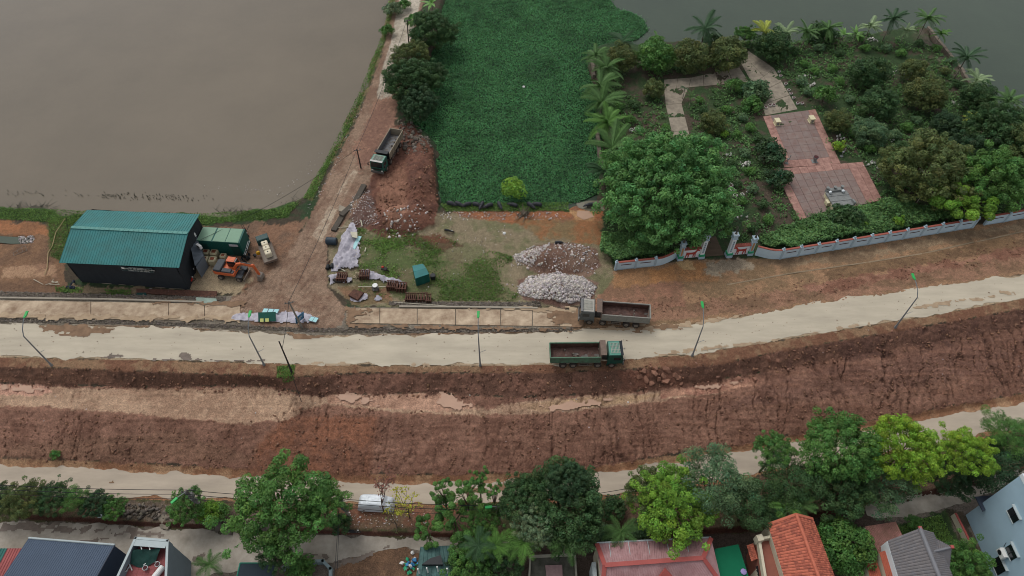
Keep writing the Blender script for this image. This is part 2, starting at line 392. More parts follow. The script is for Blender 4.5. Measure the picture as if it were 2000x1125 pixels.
    lay([(1320, 512), (1350, 509), (1358, 525), (1335, 527), (1325, 518)], (176, 146, 106), None, 2, wg=.5)
    lay([(1375, 512), (1440, 503), (1470, 520), (1440, 532), (1380, 535)], (126, 114, 98), (148, 134, 114), 4)
    lay([(1480, 516), (1700, 485), (1900, 450), (2100, 412), (2100, 432), (1900, 468), (1700, 505), (1560, 522)], (136, 116, 92), (112, 92, 72), 4)
    lay([(1600, 528), (1900, 478), (2100, 442), (2100, 470), (1800, 520), (1620, 550)], (102, 80, 60), (116, 92, 68), 5)
    lay([(1560, 560), (1800, 518), (2100, 465), (2100, 478), (1800, 535), (1580, 575)], (138, 102, 84), (116, 82, 66), 5, a=.2)
    # yard centre
    lay([(640, 430), (860, 415), (1180, 400), (1200, 540), (1150, 600), (700, 598), (640, 560)], (124, 112, 90), (104, 102, 74), 6, a=.05, wg=.6)
    lay([(700, 470), (830, 480), (1000, 560), (1010, 590), (800, 592), (700, 560)], (80, 92, 54), (100, 96, 68), 14, k=.8, wg=1.8)
    lay([(690, 440), (780, 470), (900, 500), (880, 540), (700, 540)], (78, 90, 52), (104, 96, 72), 14, k=.8, wg=1.8)
    lay([(880, 410), (1180, 400), (1180, 440), (1050, 440), (900, 425)], (124, 88, 68), (142, 92, 62), 5, wg=.5)
    lay([(1000, 425), (1180, 430), (1190, 480), (1050, 465)], (116, 98, 70), (132, 92, 62), 10)
    lay([(1110, 410), (1160, 412), (1160, 430), (1125, 430)], (160, 124, 88), None, 3, wg=.3)
    lay([(860, 396), (1120, 392), (1110, 412), (870, 412)], (70, 84, 50), (54, 76, 46), 4, wg=.5)
    lay([(655, 560), (760, 560), (770, 590), (690, 596)], (128, 98, 76), (104, 90, 66), 6)
    # red dump area
    lay([(740, 250), (800, 240), (846, 290), (856, 400), (850, 440), (760, 470), (700, 440), (700, 380), (720, 330)], (108, 74, 60), (88, 60, 50), 4, a=.42, wg=.6)
    lay([(740, 345), (790, 320), (800, 420), (760, 440), (735, 390)], (134, 98, 80), (112, 80, 64), 5, wg=1.2, a=.3)
    lay([(680, 370), (720, 360), (740, 430), (700, 450), (680, 430)], (104, 84, 76), (92, 68, 60), 5, a=.25)
    lay([(790, 460), (860, 455), (900, 480), (860, 490), (800, 480)], (98, 66, 50), (84, 70, 52), 5)
    lay([(1008, 545), (1090, 528), (1168, 552), (1160, 590), (1100, 602), (1020, 585)], (104, 78, 68), (122, 100, 88), 3, a=.12, wg=.5)
    lay([(1005, 505), (1050, 478), (1100, 470), (1165, 485), (1175, 520), (1150, 540), (1050, 535)], (104, 80, 68), (120, 98, 84), 3, a=.16, wg=.5)
    # causeway
    cw = [(775, -80), (850, -80), (828, 0), (800, 100), (775, 180), (765, 240), (735, 330), (700, 400), (665, 450), (640, 480), (640, 560), (676, 602), (668, 636), (620, 646), (500, 634), (470, 622), (440, 590), (500, 550), (575, 470), (610, 420), (640, 340), (680, 270), (715, 190), (745, 110), (765, 0)]
    lay(cw, (134, 112, 94), (116, 92, 76), 4, a=.05, wg=.5)
    lay([(786, -80), (838, -80), (822, 0), (802, 80), (778, 150), (762, 195), (735, 205), (742, 150), (764, 80), (780, 0)], (176, 166, 150), (158, 148, 132), 3, wg=.2)
    lay([(610, 460), (655, 380), (690, 330), (700, 335), (665, 400), (640, 450), (628, 475)], (166, 150, 130), (134, 112, 94), 4, wg=.5)
    lay([(735, 195), (775, 190), (772, 250), (730, 320), (700, 340), (690, 290)], (120, 90, 76), (138, 106, 88), 5)
    # shore grass
    grass = (66, 92, 40); gr2 = (52, 74, 34)
    lay([(-900, 395), (0, 402), (150, 410), (390, 414), (540, 405), (590, 385), (560, 425), (400, 440), (160, 440), (60, 430), (-900, 425)], grass, gr2, 4, wg=.7, thr=.1)
    lay([(590, 385), (640, 300), (700, 180), (750, 50), (765, -60), (778, -60), (770, 20), (750, 90), (720, 170), (690, 240), (640, 330), (610, 390)], grass, (104, 92, 66), 3, wg=.5)
    # compound
    lay([(-900, 428), (60, 432), (120, 445), (130, 560), (120, 572), (-900, 568)], (118, 90, 68), (104, 80, 62), 4, a=.10, wg=.8)
    lay([(-900, 425), (0, 428), (120, 445), (100, 462), (0, 458), (-900, 455)], (140, 96, 66), (124, 88, 62), 4)
    lay([(0, 520), (110, 515), (110, 540), (0, 545)], (152, 122, 96), (128, 98, 78), 4)
    lay([(90, 430), (160, 430), (120, 510), (100, 500)], (56, 78, 38), (86, 80, 52), 6)
    lay([(380, 445), (600, 430), (560, 500), (480, 570), (380, 575)], (124, 94, 74), (108, 86, 70), 4, a=.08)
    lay([(360, 530), (400, 515), (440, 520), (490, 545), (470, 575), (380, 575), (366, 560)], (154, 138, 112), (140, 124, 100), 3, a=.02)
    lay([(150, 560), (370, 568), (372, 575), (140, 572), (140, 555)], (146, 128, 100), (120, 104, 82), 3)
    # garden colours
    gd = [(1186, 390), (1190, 250), (1165, 130), (1160, 96), (1450, 75), (1800, 55), (1900, 165), (2000, 250), (2100, 330), (2100, 405), (1540, 480), (1340, 500), (1200, 520), (1175, 450)]
    lay(gd, (74, 64, 54), (50, 68, 40), 4, a=.12, thr=.12)
    lay([(1195, 260), (1300, 200), (1310, 290), (1240, 300)], (78, 66, 56), (58, 72, 44), 8, thr=-.1)
    lay([(1800, 52), (1905, 165), (1960, 225), (1935, 225), (1880, 170), (1780, 70)], (84, 76, 66), (58, 70, 44), 4)
    rut = np.abs(vn(X*1.6-Y*.55, (Y*.9+X*.5)*.18, 61)); cwm = sst(-2, 2, sdist(U, V, cw, 5)); kk = (sst(.16, .03, rut)*cwm*.35)[..., None]; col[:] = col*(1-kk)+L((92, 72, 60))*kk; Z -= kk[..., 0]*.12
    # tyre ruts on causeway / red soil, streaks of lighter mud on slope tops
    st = fbm(X*.25+Y*.1, Y*2.6, 3, 31)
    sl = sst(-2, 2, sdist(U, V, band(bl(7), bl(5)), 5)); 
    k = (sst(.12, .3, st)*sl*.35*sst(1100, 1500, U))[..., None]; col[:] = col*(1-k)+L((128, 92, 74))*k
    # erosion gullies run down the slope
    gx = X+fbm(X*.3, Y*.12, 3, 41)*3.0+fbm(X*1.5, Y*1.5, 3, 45)*.35
    g1 = np.abs(vn(gx*.55, Y*.05, 43)); g2 = np.abs(vn(gx*1.1+40, Y*.07, 44))
    fade = np.clip(sst(-.3, .3, nl+.6*vn(X*.15, Y*.2, 50))*.6+sst(850, 1000, U)*.6, 0, 1)
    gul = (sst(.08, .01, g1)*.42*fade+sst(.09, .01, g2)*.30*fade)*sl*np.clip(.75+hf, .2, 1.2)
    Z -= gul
    q = (np.clip(gul*1.4, 0, .55))[..., None]; col[:] = col*(1-q)+L((62, 44, 38))*q  # gully floors painted darker, standing in for shade inside the cracks
    # horizontal layers and old tooth marks across the slopes
    ly = fbm(X*.12, Y*3.4+fbm(X*.1, Y*.1, 2, 80)*3, 3, 81); fur = vn(X*2.6+Y*1.1, Y*.5, 82)
    allsl = sst(-2, 2, sdist(U, V, band(bl(8), bl(5)), 5))
    Z += (ly*.08+fur*.035)*allsl
    kk = (np.clip(hf*.9+ly*.6, -1, 1)*.30*allsl)[..., None]; col[:] = col*(1+kk)
    # roughness
    rough = fbm(X*.45, Y*.45, 3, 7)*1.0+fbm(X*1.9, Y*1.9, 3, 8)*.5+np.abs(vn(X*3.1, Y*3.1, 9))*.25
    Z += rough*amp
    # ridged clods at the foot of the cuts
    # keep roads clean: lower the ground slightly under the sheets
    for a, b in ((bl(9), bl(10)), (bl(3), bl(4))):
        d = sdist(U, V, band(b, a) if b[0][1] < a[0][1] else band(a, b), 10)
        Z -= .05*sst(-6, 4, d)
    # narrow compound pool
    d = sdist(U, V, [(-400, 458), (0, 460), (40, 461), (68, 464), (62, 474), (20, 476), (0, 474), (-400, 472)], 10)
    Z -= .5*sst(-3, 4, d)
    idx = np.arange(NR*NU).reshape(NR, NU)
    Q = np.stack([idx[:-1, :-1], idx[:-1, 1:], idx[1:, 1:], idx[1:, :-1]], -1).reshape(-1, 4)
    me = fastmesh('ground', np.stack([X, Y, Z], -1).reshape(-1, 3), Q, col.reshape(-1, 3), smooth=True)
    gm = groundmat()
    tag(link('ground', me, None, gm), kind='structure')
    global TER; TER = (X, Y, Z)
    # coarse ground and far land beyond the detailed sheet, out to the horizon
    far = MB()
    far.quad([(-3000, -3000, -8), (3000, -3000, -8), (3000, 6000, -8), (-3000, 6000, -8)])
    tag(far.build('terrain', mat('far_soil', (78, 72, 56), .95, .2, .02)), kind='structure')
terrain()

def strip(name, north, south, off, m, jag=.35, z=None, step=.4, rows=10, x0=None, x1=None, kind='structure', seed=3, thick=0):
    """a sheet laid on the ground between two lines given in photo pixels (jagged edges)"""
    def wl(l):
        q = np.array([list(G(a, b))[:2] if z is None else list(P(a, b, z))[:2] for a, b in l]); o = np.argsort(q[:, 0]); return q[o]
    n, s = wl(north), wl(south)
    X0 = max(n[0, 0], s[0, 0]) if x0 is None else x0; X1 = min(n[-1, 0], s[-1, 0]) if x1 is None else x1
    xs = np.arange(X0, X1, step)
    yn = np.interp(xs, n[:, 0], n[:, 1])+fbm(xs*.5, xs*0, 4, seed)*jag*2+np.abs(vn(xs*2.1, xs*0, seed+5))*jag*.6
    ys = np.interp(xs, s[:, 0], s[:, 1])+fbm(xs*.5, xs*0+9, 4, seed+1)*jag*2
    t = np.linspace(0, 1, rows)
    X = np.repeat(xs[:, None], rows, 1); Y = ys[:, None]*(1-t)+yn[:, None]*t
    Z = gz(X, Y)+off
    idx = np.arange(X.size).reshape(X.shape)
    Q = np.stack([idx[:-1, :-1], idx[1:, :-1], idx[1:, 1:], idx[:-1, 1:]], -1).reshape(-1, 4)
    me = fastmesh(name, np.stack([X, Y, Z], -1).reshape(-1, 3), Q, smooth=True)
    o = link(name, me, None, m); tag(o, kind=kind); return o
dust = mat('dusty_concrete', (186, 176, 156), .9, .07, .35, .01, 20, col2=(172, 162, 144), stretch=(.35, 1.6, 1))
dust2 = mat('dusty_asphalt', (180, 166, 148), .9, .08, .3, .01, 20, col2=(162, 150, 134), stretch=(.3, 1.3, 1))
vcon = mat('village_concrete', (166, 158, 146), .9, .14, .45, .01, 20, col2=(142, 133, 120))
bl = lambda i: BL[i][1]
strip('main_road', [(x, y) for x, y in bl(10)], [(x, y) for x, y in bl(9)], .0, dust, .38)
strip('lower_road', [(-400, 902), (0, 908), (200, 917), (400, 929), (600, 938), (800, 945), (1000, 940), (1150, 928), (1300, 906), (1450, 882), (1600, 856), (1800, 822), (2000, 788), (2400, 710)],
      [(-400, 966), (0, 966), (200, 969), (450, 974), (700, 982), (900, 984), (1200, 968), (1400, 938), (1600, 900), (1800, 872), (2000, 830), (2400, 750)], .0, dust2, .3, seed=21)
strip('village_road', [(-200, 1022), (0, 1024), (160, 1022), (310, 1034), (400, 1034), (500, 1044), (640, 1048), (800, 1052), (1000, 1062)],
      [(-200, 1150), (100, 1150), (300, 1150), (500, 1105), (640, 1100), (700, 1085), (800, 1070), (900, 1080), (1000, 1085)], .03, vcon, .25, seed=31)
strip('village_road', [(1690, 990), (1750, 978), (1850, 950), (2000, 918), (2300, 860)], [(1690, 1006), (1750, 1008), (1800, 1005), (1850, 995), (1900, 975), (2000, 950), (2300, 880)], .03, vcon, .3, seed=41)

def patch(name, poly, off, m, seed, step=.16, rag=.6, kind='structure'):
    w_ = [G(*c) for c in poly]; pl_ = [(v.x, v.y) for v in w_]; xs_ = [p[0] for p in pl_]; ys_ = [p[1] for p in pl_]
    X, Y_ = np.meshgrid(np.arange(min(xs_)-1, max(xs_)+1, step), np.arange(min(ys_)-1, max(ys_)+1, step), indexing='ij')
    d = sdist(X, Y_, pl_, 2)+rag*2*fbm(X*1.1, Y_*2.0, 4, seed); ok = d > 0; idx = np.arange(X.size).reshape(X.shape)
    c = ok[:-1, :-1] & ok[1:, :-1] & ok[1:, 1:] & ok[:-1, 1:]
    Q = np.stack([idx[:-1, :-1][c], idx[1:, :-1][c], idx[1:, 1:][c], idx[:-1, 1:][c]], -1)
    if not len(Q): return
    Z = gz(X, Y_)+off; o = link(name, fastmesh(name, np.stack([X, Y_, Z], -1).reshape(-1, 3), Q, smooth=True), None, m); tag(o, kind=kind); return o
mud = mat('damp_mud', (132, 106, 82), .8, .15, .9, .02, 10, col2=(110, 86, 66)); mudl = mat('light_mud', (168, 148, 122), .9, .12, .9, .01, 10, col2=(150, 128, 104)); mudg = mat('wet_dark', (120, 108, 98), .7, .15, .8, col2=(100, 88, 78))
for i, (poly, m_, rg) in enumerate([([(70, 637), (130, 634), (225, 640), (200, 652), (150, 659), (105, 652)], mud, .5), ([(198, 699), (215, 692), (240, 692), (250, 700)], mudg, .3), ([(346, 704), (350, 690), (368, 690), (376, 705)], mudg, .3),
    ([(560, 650), (640, 655), (620, 660), (575, 662)], mud, .4), ([(1150, 640), (1300, 634), (1450, 614), (1440, 622), (1300, 645), (1170, 648)], mudl, .6), ([(300, 700), (520, 704), (520, 707), (300, 704)], mudg, .25), ([(600, 708), (1000, 712), (1180, 703), (1180, 706), (1000, 716), (600, 712)], mudl, .3),
    ([(1280, 690), (1500, 664), (1700, 630), (1700, 634), (1500, 670), (1290, 697)], mudl, .4), ([(1780, 598), (1900, 580), (2000, 564), (2000, 570), (1900, 588), (1790, 606)], mudl, .5), ([(1230, 640), (1330, 632), (1330, 640), (1240, 650)], mud, .5),
    ([(200, 941), (225, 941), (225, 943), (200, 943)], mud, .2), ([(645, 950), (668, 950), (668, 956), (645, 956)], mud, .35), ([(900, 955), (1000, 945), (1010, 955), (910, 965)], mud, .5),
    ([(0, 1016), (170, 1026), (310, 1040), (310, 1050), (150, 1042), (0, 1036)], mudg, .7), ([(150, 1050), (190, 1050), (190, 1062), (155, 1062)], mudg, .4), ([(370, 1080), (400, 1080), (395, 1105), (375, 1100)], mudg, .5), ([(530, 1085), (640, 1078), (640, 1090), (540, 1095)], mudg, .5), ([(640, 1100), (700, 1085), (760, 1065), (760, 1072), (700, 1095), (650, 1112)], mudg, .4)]):
    patch('mud_patch', poly, .03+.002*i, m_, 100+i, rag=rg)
# ---------------------------------------------------------------- water
def watermat(name, rgb, rgb2, rough=.22):
    m = mat(name, rgb, rough, .05, .03, .02, 1.4, spec=.16, col2=rgb2); return m
brown_w = watermat('silty_water', (108, 98, 83), (100, 91, 77)); green_w = watermat('green_water', (66, 77, 64), (60, 71, 60))
def sheet(name, pts, z, m):
    b = MB(); b.quad([(x, y, z) for x, y in pts]); return tag(b.build(name, m), kind='structure')
pm = P(800, 200, ZW); pt = P(790, -30, ZW)
mid = [P(700, 440, ZW), P(720, 300, ZW), P(790, 60, ZW), P(830, -60, ZW)]
sheet('brown_water', [(-600, 62)]+[(p.x, p.y) for p in [mid[0]]]+[(p.x, p.y) for p in mid[1:]]+[(mid[3].x+14, 700), (-600, 700)], ZW, brown_w)
sheet('green_water', [(mid[0].x+.0, mid[0].y)]+[(600, 62), (600, 700), (mid[3].x+14.02, 700)]+[(p.x+.02, p.y) for p in mid[3:0:-1]], ZW, green_w)
# little pool west of the warehouse, muddy puddles
pool = [G(-60, 458), G(0, 460), G(42, 462), G(66, 465), G(60, 474), G(20, 475), G(0, 473), G(-60, 472)]
sheet('water_pool', [(p.x, p.y) for p in pool], ZL-.15, green_w)

# ================================================================== SCATTERED STUFF
def scatter(poly, n, z=None, zz=ZL):
    w_ = Pn(poly, zz)[:, :2]; lo = w_.min(0); hi = w_.max(0); out = []
    got = 0; pl = [tuple(p) for p in w_]
    while got < n:
        q = RNG.uniform(lo, hi, (n*2, 2)); q = q[inside(q[:, 0], q[:, 1], pl)]; out.append(q); got += len(q)
    q = np.concatenate(out)[:n]
    return q
def leafcloud(name, pts, size, m, tint=.25, up=.6, kind='stuff', parent=None, asp=.55):
    """many small leaf blades at the given points (Nx3)"""
    N = len(pts); nrm = RNG.normal(0, 1, (N, 3)); nrm[:, 2] = np.abs(nrm[:, 2])+up*2
    nrm /= np.linalg.norm(nrm, axis=1)[:, None]
    a = RNG.normal(0, 1, (N, 3)); t = np.cross(nrm, a); t /= np.linalg.norm(t, axis=1)[:, None]; b = np.cross(nrm, t)
    s = (size*RNG.uniform(.6, 1.35, N))[:, None]
    V = np.stack([pts-t*s, pts-b*s*asp+nrm*s*.12, pts+t*s, pts+b*s*asp+nrm*s*.12], 1).reshape(-1, 3)
    Q = np.arange(4*N).reshape(N, 4)
    br = RNG.uniform(1-tint, 1+tint, N)*(1+.25*fbm(pts[:, 0]*.25, pts[:, 1]*.25, 3, 77)*2)
    hue = RNG.uniform(-.12, .12, N)
    c = np.stack([br*(1+hue), br, br*(1-hue)], 1); c = np.repeat(np.clip(c, .15, 2.5), 4, 0)
    me = fastmesh(name, V, Q, c); o = link(name, me, parent, m)
    if kind: tag(o, kind=kind)
    return o
def pts3(q, dz0=0, dz1=.2, base=None):
    z = (gz(q[:, 0], q[:, 1]) if base is None else base)+RNG.uniform(dz0, dz1, len(q))
    return np.column_stack([q, z])
def stones(name, poly, n, r0, r1, m, label=None, cat=None, zz=ZL, clump=0.0, power=2.5):
    q = scatter(poly, n, zz=zz)
    if clump: 
        k = fbm(q[:, 0]*.4, q[:, 1]*.4, 3, 91) > clump-.4; q = q[k]
    z = gz(q[:, 0], q[:, 1]); base = np.array(_ST[0], float); N = len(q)
    r = r0+(r1-r0)*RNG.random(N)**power
    A = RNG.normal(0, 1, (N, 3, 3)); U_, _, V_ = np.linalg.svd(A); R = U_@V_
    sc = r[:, None]*RNG.uniform(.6, 1.3, (N, 3)); sc[:, 2] *= .7
    loc = base[None]*sc[:, None, :]*RNG.uniform(.75, 1.25, (N, len(base), 1))
    loc = np.einsum('nij,nkj->nki', R, loc)
    V = loc+np.column_stack([q, z+r*.25])[:, None, :]
    F_ = np.array(_ST[1]); Q = (F_[None]+np.arange(N)[:, None, None]*len(base)).reshape(-1, 3)
    br = RNG.uniform(.55, 1.2, N); c = np.repeat(np.stack([br, br*RNG.uniform(.93, 1.02, N), br*RNG.uniform(.88, 1.04, N)], 1), len(base), 0)
    me = fastmesh(name, V.reshape(-1, 3), Q, c); o = link(name, me, None, m); tag(o, label, cat, kind='stuff'); return o

L_weed = leafmat('hyacinth_leaf', (60, 104, 62), 1.45); L_grass = leafmat('grass_blade', (88, 116, 54), 1.25)
L_under = leafmat('undergrowth_leaf', (76, 106, 60), 1.5); L_dry = leafmat('dry_stem', (128, 112, 88), 1.0)
L_white = leafmat('pale_rubble', (206, 200, 196), 1.15, .85); L_clod = leafmat('soil_clod', (152, 116, 96), 1.0, .9); L_grey = leafmat('grey_stone', (128, 120, 110), 1.0, .85)

# floating water hyacinth between the causeway and the garden
WEED = [(862, -70), (1180, -70), (1186, -8), (1205, 18), (1236, 26), (1258, 40), (1266, 60), (1245, 78), (1215, 84), (1190, 92), (1165, 104), (1172, 180), (1185, 260), (1190, 330), (1182, 372), (1140, 392), (1060, 406), (960, 402), (862, 396), (852, 340), (848, 296), (800, 262), (790, 232), (830, 120), (850, 40)]
q = scatter(WEED, 150000, zz=ZW); q = q+RNG.normal(0, .45, q.shape)*(RNG.random(len(q)) < .25)[:, None]
p = np.column_stack([q, ZW+.12+RNG.uniform(0, .17, len(q))+.14*fbm(q[:, 0]*.8, q[:, 1]*.8, 3, 5)])
leafcloud('water_hyacinth', p, .165, L_weed, .45, .45, asp=.7)
wb = Pn(WEED, ZW); b = MB(); b.prism([(x, y) for x, y, z in wb][::-1], ZW-.1, ZW+.10)
tag(b.build('floating_weed_mat', mat('weed_mat', (34, 62, 38), .9, .3, 3, .1, 6)), kind='stuff')
# grass on shores, yard and verges
GR = [([(-100, 406), (0, 405), (150, 412), (400, 418), (545, 408), (590, 392), (560, 425), (400, 438), (160, 440), (60, 432), (-100, 422)], 9000, .16),
      ([(592, 388), (640, 305), (700, 185), (752, 55), (765, -40), (778, -40), (768, 20), (748, 90), (716, 170), (688, 240), (640, 330), (612, 392)], 5000, .2),
      ([(700, 445), (850, 460), (1000, 500), (1015, 575), (1000, 590), (820, 588), (700, 575)], 22000, .13),
      ([(690, 440), (760, 470), (860, 480), (860, 550), (700, 550)], 7000, .13),
      ([(860, 398), (1110, 396), (1110, 412), (870, 414)], 3500, .14),
      ([(95, 430), (158, 430), (120, 512), (100, 500)], 1500, .15),
      ([(1750, 1125), (1745, 1035), (1790, 1010), (1845, 1000), (1870, 1050), (1930, 1125)], 5000, .13),
      ([(545, 725), (582, 722), (578, 750), (560, 752), (545, 745)], 700, .18),
      ([(205, 566), (255, 566), (258, 578), (210, 578)], 350, .16), ([(108, 560), (165, 562), (160, 574), (110, 570)], 350, .16)]
P_ = []
for poly, n, s in GR:
    q = scatter(poly, n, zz=ZL if poly[0][1] < 700 else -4.5 if poly[0][1] > 900 else -1.2)
    if 430 < poly[0][1] < 560 and poly[0][0] > 600: q = q[fbm(q[:, 0]*.22, q[:, 1]*.3, 3, 71)+RNG.normal(0, .12, len(q)) > .02]
    P_.append(pts3(q, .02, .22))
leafcloud('grass', np.concatenate(P_), .17, L_grass, .4, .3, asp=.3)
# garden undergrowth, in clumps
GDN = [(1190, 390), (1196, 250), (1172, 130), (1168, 100), (1450, 82), (1795, 60), (1890, 165), (1990, 250), (2080, 330), (2080, 400), (1540, 478), (1480, 480), (1340, 495), (1200, 515), (1178, 450)]
PATHS = [[(1435, 100), (1480, 95), (1530, 155), (1600, 215), (1620, 290), (1690, 318), (1722, 392), (1600, 405), (1560, 432), (1510, 330), (1530, 325), (1490, 225), (1500, 180), (1455, 150), (1345, 180), (1362, 295), (1305, 290), (1288, 150), (1440, 125)],
         [(1370, 440), (1410, 440), (1430, 500), (1370, 505)]]
q = scatter(GDN, 6500, zz=ZL)
U_, V_ = proj(q[:, 0], q[:, 1], np.full(len(q), ZL))
k = ~(inside(U_, V_, PATHS[0]) | inside(U_, V_, PATHS[1])) & (fbm(q[:, 0]*.16, q[:, 1]*.16, 3, 61) > -.22)
q = q[k]
rad = RNG.uniform(.25, .8, len(q)); rep = 12
pc = np.repeat(np.column_stack([q, gz(q[:, 0], q[:, 1])]), rep, 0); rr = np.repeat(rad, rep)
off = RNG.normal(0, .5, (len(pc), 3)); off[:, 2] = np.abs(off[:, 2])*.9+.1
leafcloud('undergrowth', pc+off*rr[:, None], .2, L_under, .45, .4)
# dense creeping plants just inside the front wall
pc = []
for poly, n, h in [([(1480, 470), (1600, 425), (1730, 400), (1850, 420), (1890, 428), (1700, 460), (1545, 490), (1490, 488)], 16000, 1.7), ([(1175, 465), (1290, 455), (1315, 480), (1290, 500), (1240, 513), (1200, 518), (1170, 500)], 10000, 2.0)]:
    q = scatter(poly, n, zz=ZL); hh = h*(.45+.8*(fbm(q[:, 0]*.35, q[:, 1]*.35, 3, 63)+.45)); pc.append(np.column_stack([q, gz(q[:, 0], q[:, 1])+np.clip(hh, .1, 3)*RNG.uniform(.7, 1, len(q))]))
leafcloud('creeping_plants', np.concatenate(pc), .24, L_under, .4, .4)
# debris and stones
stones('road_crumbs', [(0, 640), (600, 660), (1100, 655), (1500, 615), (2000, 545), (2000, 580), (1500, 662), (1100, 708), (600, 708), (0, 695)], 420, .02, .10, leafmat('mud_crumb', (124, 98, 78), 1.0, .9), zz=0, power=3)
stones('verge_rubble', [(225, 985), (330, 988), (330, 1015), (235, 1010)], 260, .06, .4, L_grey, zz=-4.8)
stones('verge_rubble', [(640, 1000), (860, 1005), (860, 1030), (640, 1030)], 260, .04, .15, L_white, zz=-4.8)
stones('soil_clods', [(760, 300), (845, 290), (856, 400), (850, 440), (790, 465), (730, 440), (740, 360)], 700, .04, .3, L_clod, zz=ZL)
stones('slope_litter', [(0, 760), (2000, 640), (2000, 760), (1400, 870), (0, 890)], 70, .05, .16, L_white, zz=-2.5)
stones('water_scum', [(400, 380), (560, 390), (600, 360), (640, 300), (630, 300), (560, 370), (400, 370)], 60, .04, .14, L_white, zz=ZW)
stones('yard_pebbles', [(640, 440), (860, 415), (1180, 410), (1200, 530), (1150, 600), (700, 598)], 2600, .02, .09, leafmat('yard_pebble', (150, 136, 116), 1.0, .9), zz=ZL)
stones('garden_litter', [(1200, 200), (1480, 160), (1900, 200), (1700, 300), (1480, 460), (1400, 420), (1240, 300)], 500, .04, .14, leafmat('garden_pebble', (150, 140, 130), 1.0, .9), zz=ZL)
mstone = L_clod
stones('soil_clods', [(0, 805), (480, 832), (600, 800), (930, 815), (1250, 800), (1500, 760), (2000, 668), (2000, 765), (1600, 838), (1150, 910), (800, 925), (0, 890)], 9000, .03, .2, L_clod, zz=-3, power=4)
stones('soil_clods', [(0, 718), (500, 735), (1000, 728), (1400, 714), (2000, 606), (2000, 640), (1400, 746), (1000, 778), (600, 768), (0, 750)], 2600, .04, .26, L_clod, zz=-1, power=3.5)
stones('soil_clods', [(1140, 590), (1400, 575), (2000, 470), (2000, 510), (1500, 600), (1270, 625)], 1600, .03, .16, L_clod, zz=-.8)
stones('rubble', [(1010, 560), (1035, 540), (1090, 532), (1140, 542), (1165, 560), (1150, 590), (1110, 600), (1050, 592), (1015, 575)], 4600, .07, .30, L_white, 'white broken plaster and concrete rubble tipped in a heap beside the road', 'rubble')
stones('rubble', [(1002, 505), (1040, 482), (1090, 474), (1150, 478), (1170, 505), (1165, 535), (1100, 530), (1040, 532), (1010, 520)], 620, .05, .26, L_white, 'grey rubble mixed into the brown soil heap behind the white one', 'rubble')
stones('rubble', [(1002, 500), (1040, 482), (1075, 478), (1060, 505), (1040, 525), (1010, 520)], 700, .06, .22, L_white, 'pale rubble on the west flank of the brown soil heap', 'rubble')
stones('rubble', [(690, 385), (720, 370), (735, 410), (740, 440), (690, 440), (680, 415)], 420, .05, .18, L_white, 'white brick rubble between the causeway and the tyre marked soil', 'rubble')
stones('rubble', [(750, 425), (830, 415), (850, 440), (800, 462), (760, 465)], 150, .06, .32, L_white, 'scattered concrete lumps at the front edge of the dumped red soil', 'rubble')
stones('rubble', [(775, 235), (815, 240), (845, 285), (830, 310), (790, 300), (780, 260)], 260, .12, .45, L_grey, 'broken concrete pieces behind the truck on the causeway', 'rubble')
stones('rubble', [(860, 412), (1110, 416), (1100, 430), (860, 430)], 260, .06, .22, L_white, 'small white stones strewn along the pond bank', 'rubble')
stones('litter', [(700, 440), (1000, 440), (1020, 590), (800, 590), (700, 500)], 330, .04, .13, L_white, 'white scraps scattered over the grassy yard', 'litter')
stones('litter', [(36, 462), (68, 462), (66, 478), (40, 476)], 130, .06, .22, L_white, 'white rubbish floating at the end of the small pool', 'litter')
stones('litter', [(590, 390), (640, 330), (700, 200), (712, 200), (650, 350), (600, 420)], 90, .05, .16, L_white, 'white litter along the causeway bank', 'litter')
stones('stone_revetment', [(-60, 567), (0, 568), (200, 573), (440, 579), (440, 590), (200, 586), (0, 583), (-60, 583)], 4200, .10, .22, L_grey, zz=-.9)
stones('stone_revetment', [(760, 588), (1050, 590), (1060, 600), (760, 598)], 2200, .10, .22, L_grey, zz=-.9)
stones('stone_revetment', [(-60, 622), (0, 622), (300, 628), (600, 641), (1120, 642), (1120, 650), (800, 652), (600, 650), (300, 636), (-60, 630)], 4200, .07, .2, L_grey, zz=-.3)
stones('stone_revetment', [(395, 1018), (520, 1020), (540, 1040), (420, 1035)], 160, .3, .75, L_grey, zz=-5)
for i, (a, b_, r) in enumerate([(1258, 727, .7), (1262, 742, .55), (1280, 720, .5), (1302, 722, .6), (1272, 750, .5), (1248, 738, .45), (1296, 736, .5), (1318, 733, .65), (1325, 738, .6), (1300, 746, .55), (1310, 752, .5), (1330, 750, .45), (1278, 730, .6), (1286, 742, .5), (1500, 700, .6), (1520, 704, .6), (1441, 740, .5), (1473, 741, .5), (1226, 726, .5)]):
    m_ = MB(); g = G(a, b_); m_.stone((0, 0, r*.2), r)
    tag(m_.build('boulder', mat('red_rock', (140, 102, 84), .9, .15, 2), smooth=False), 'rough red earth boulder lying on the cut bank below the road', 'boulder', 'boulders on the cut bank').location = g
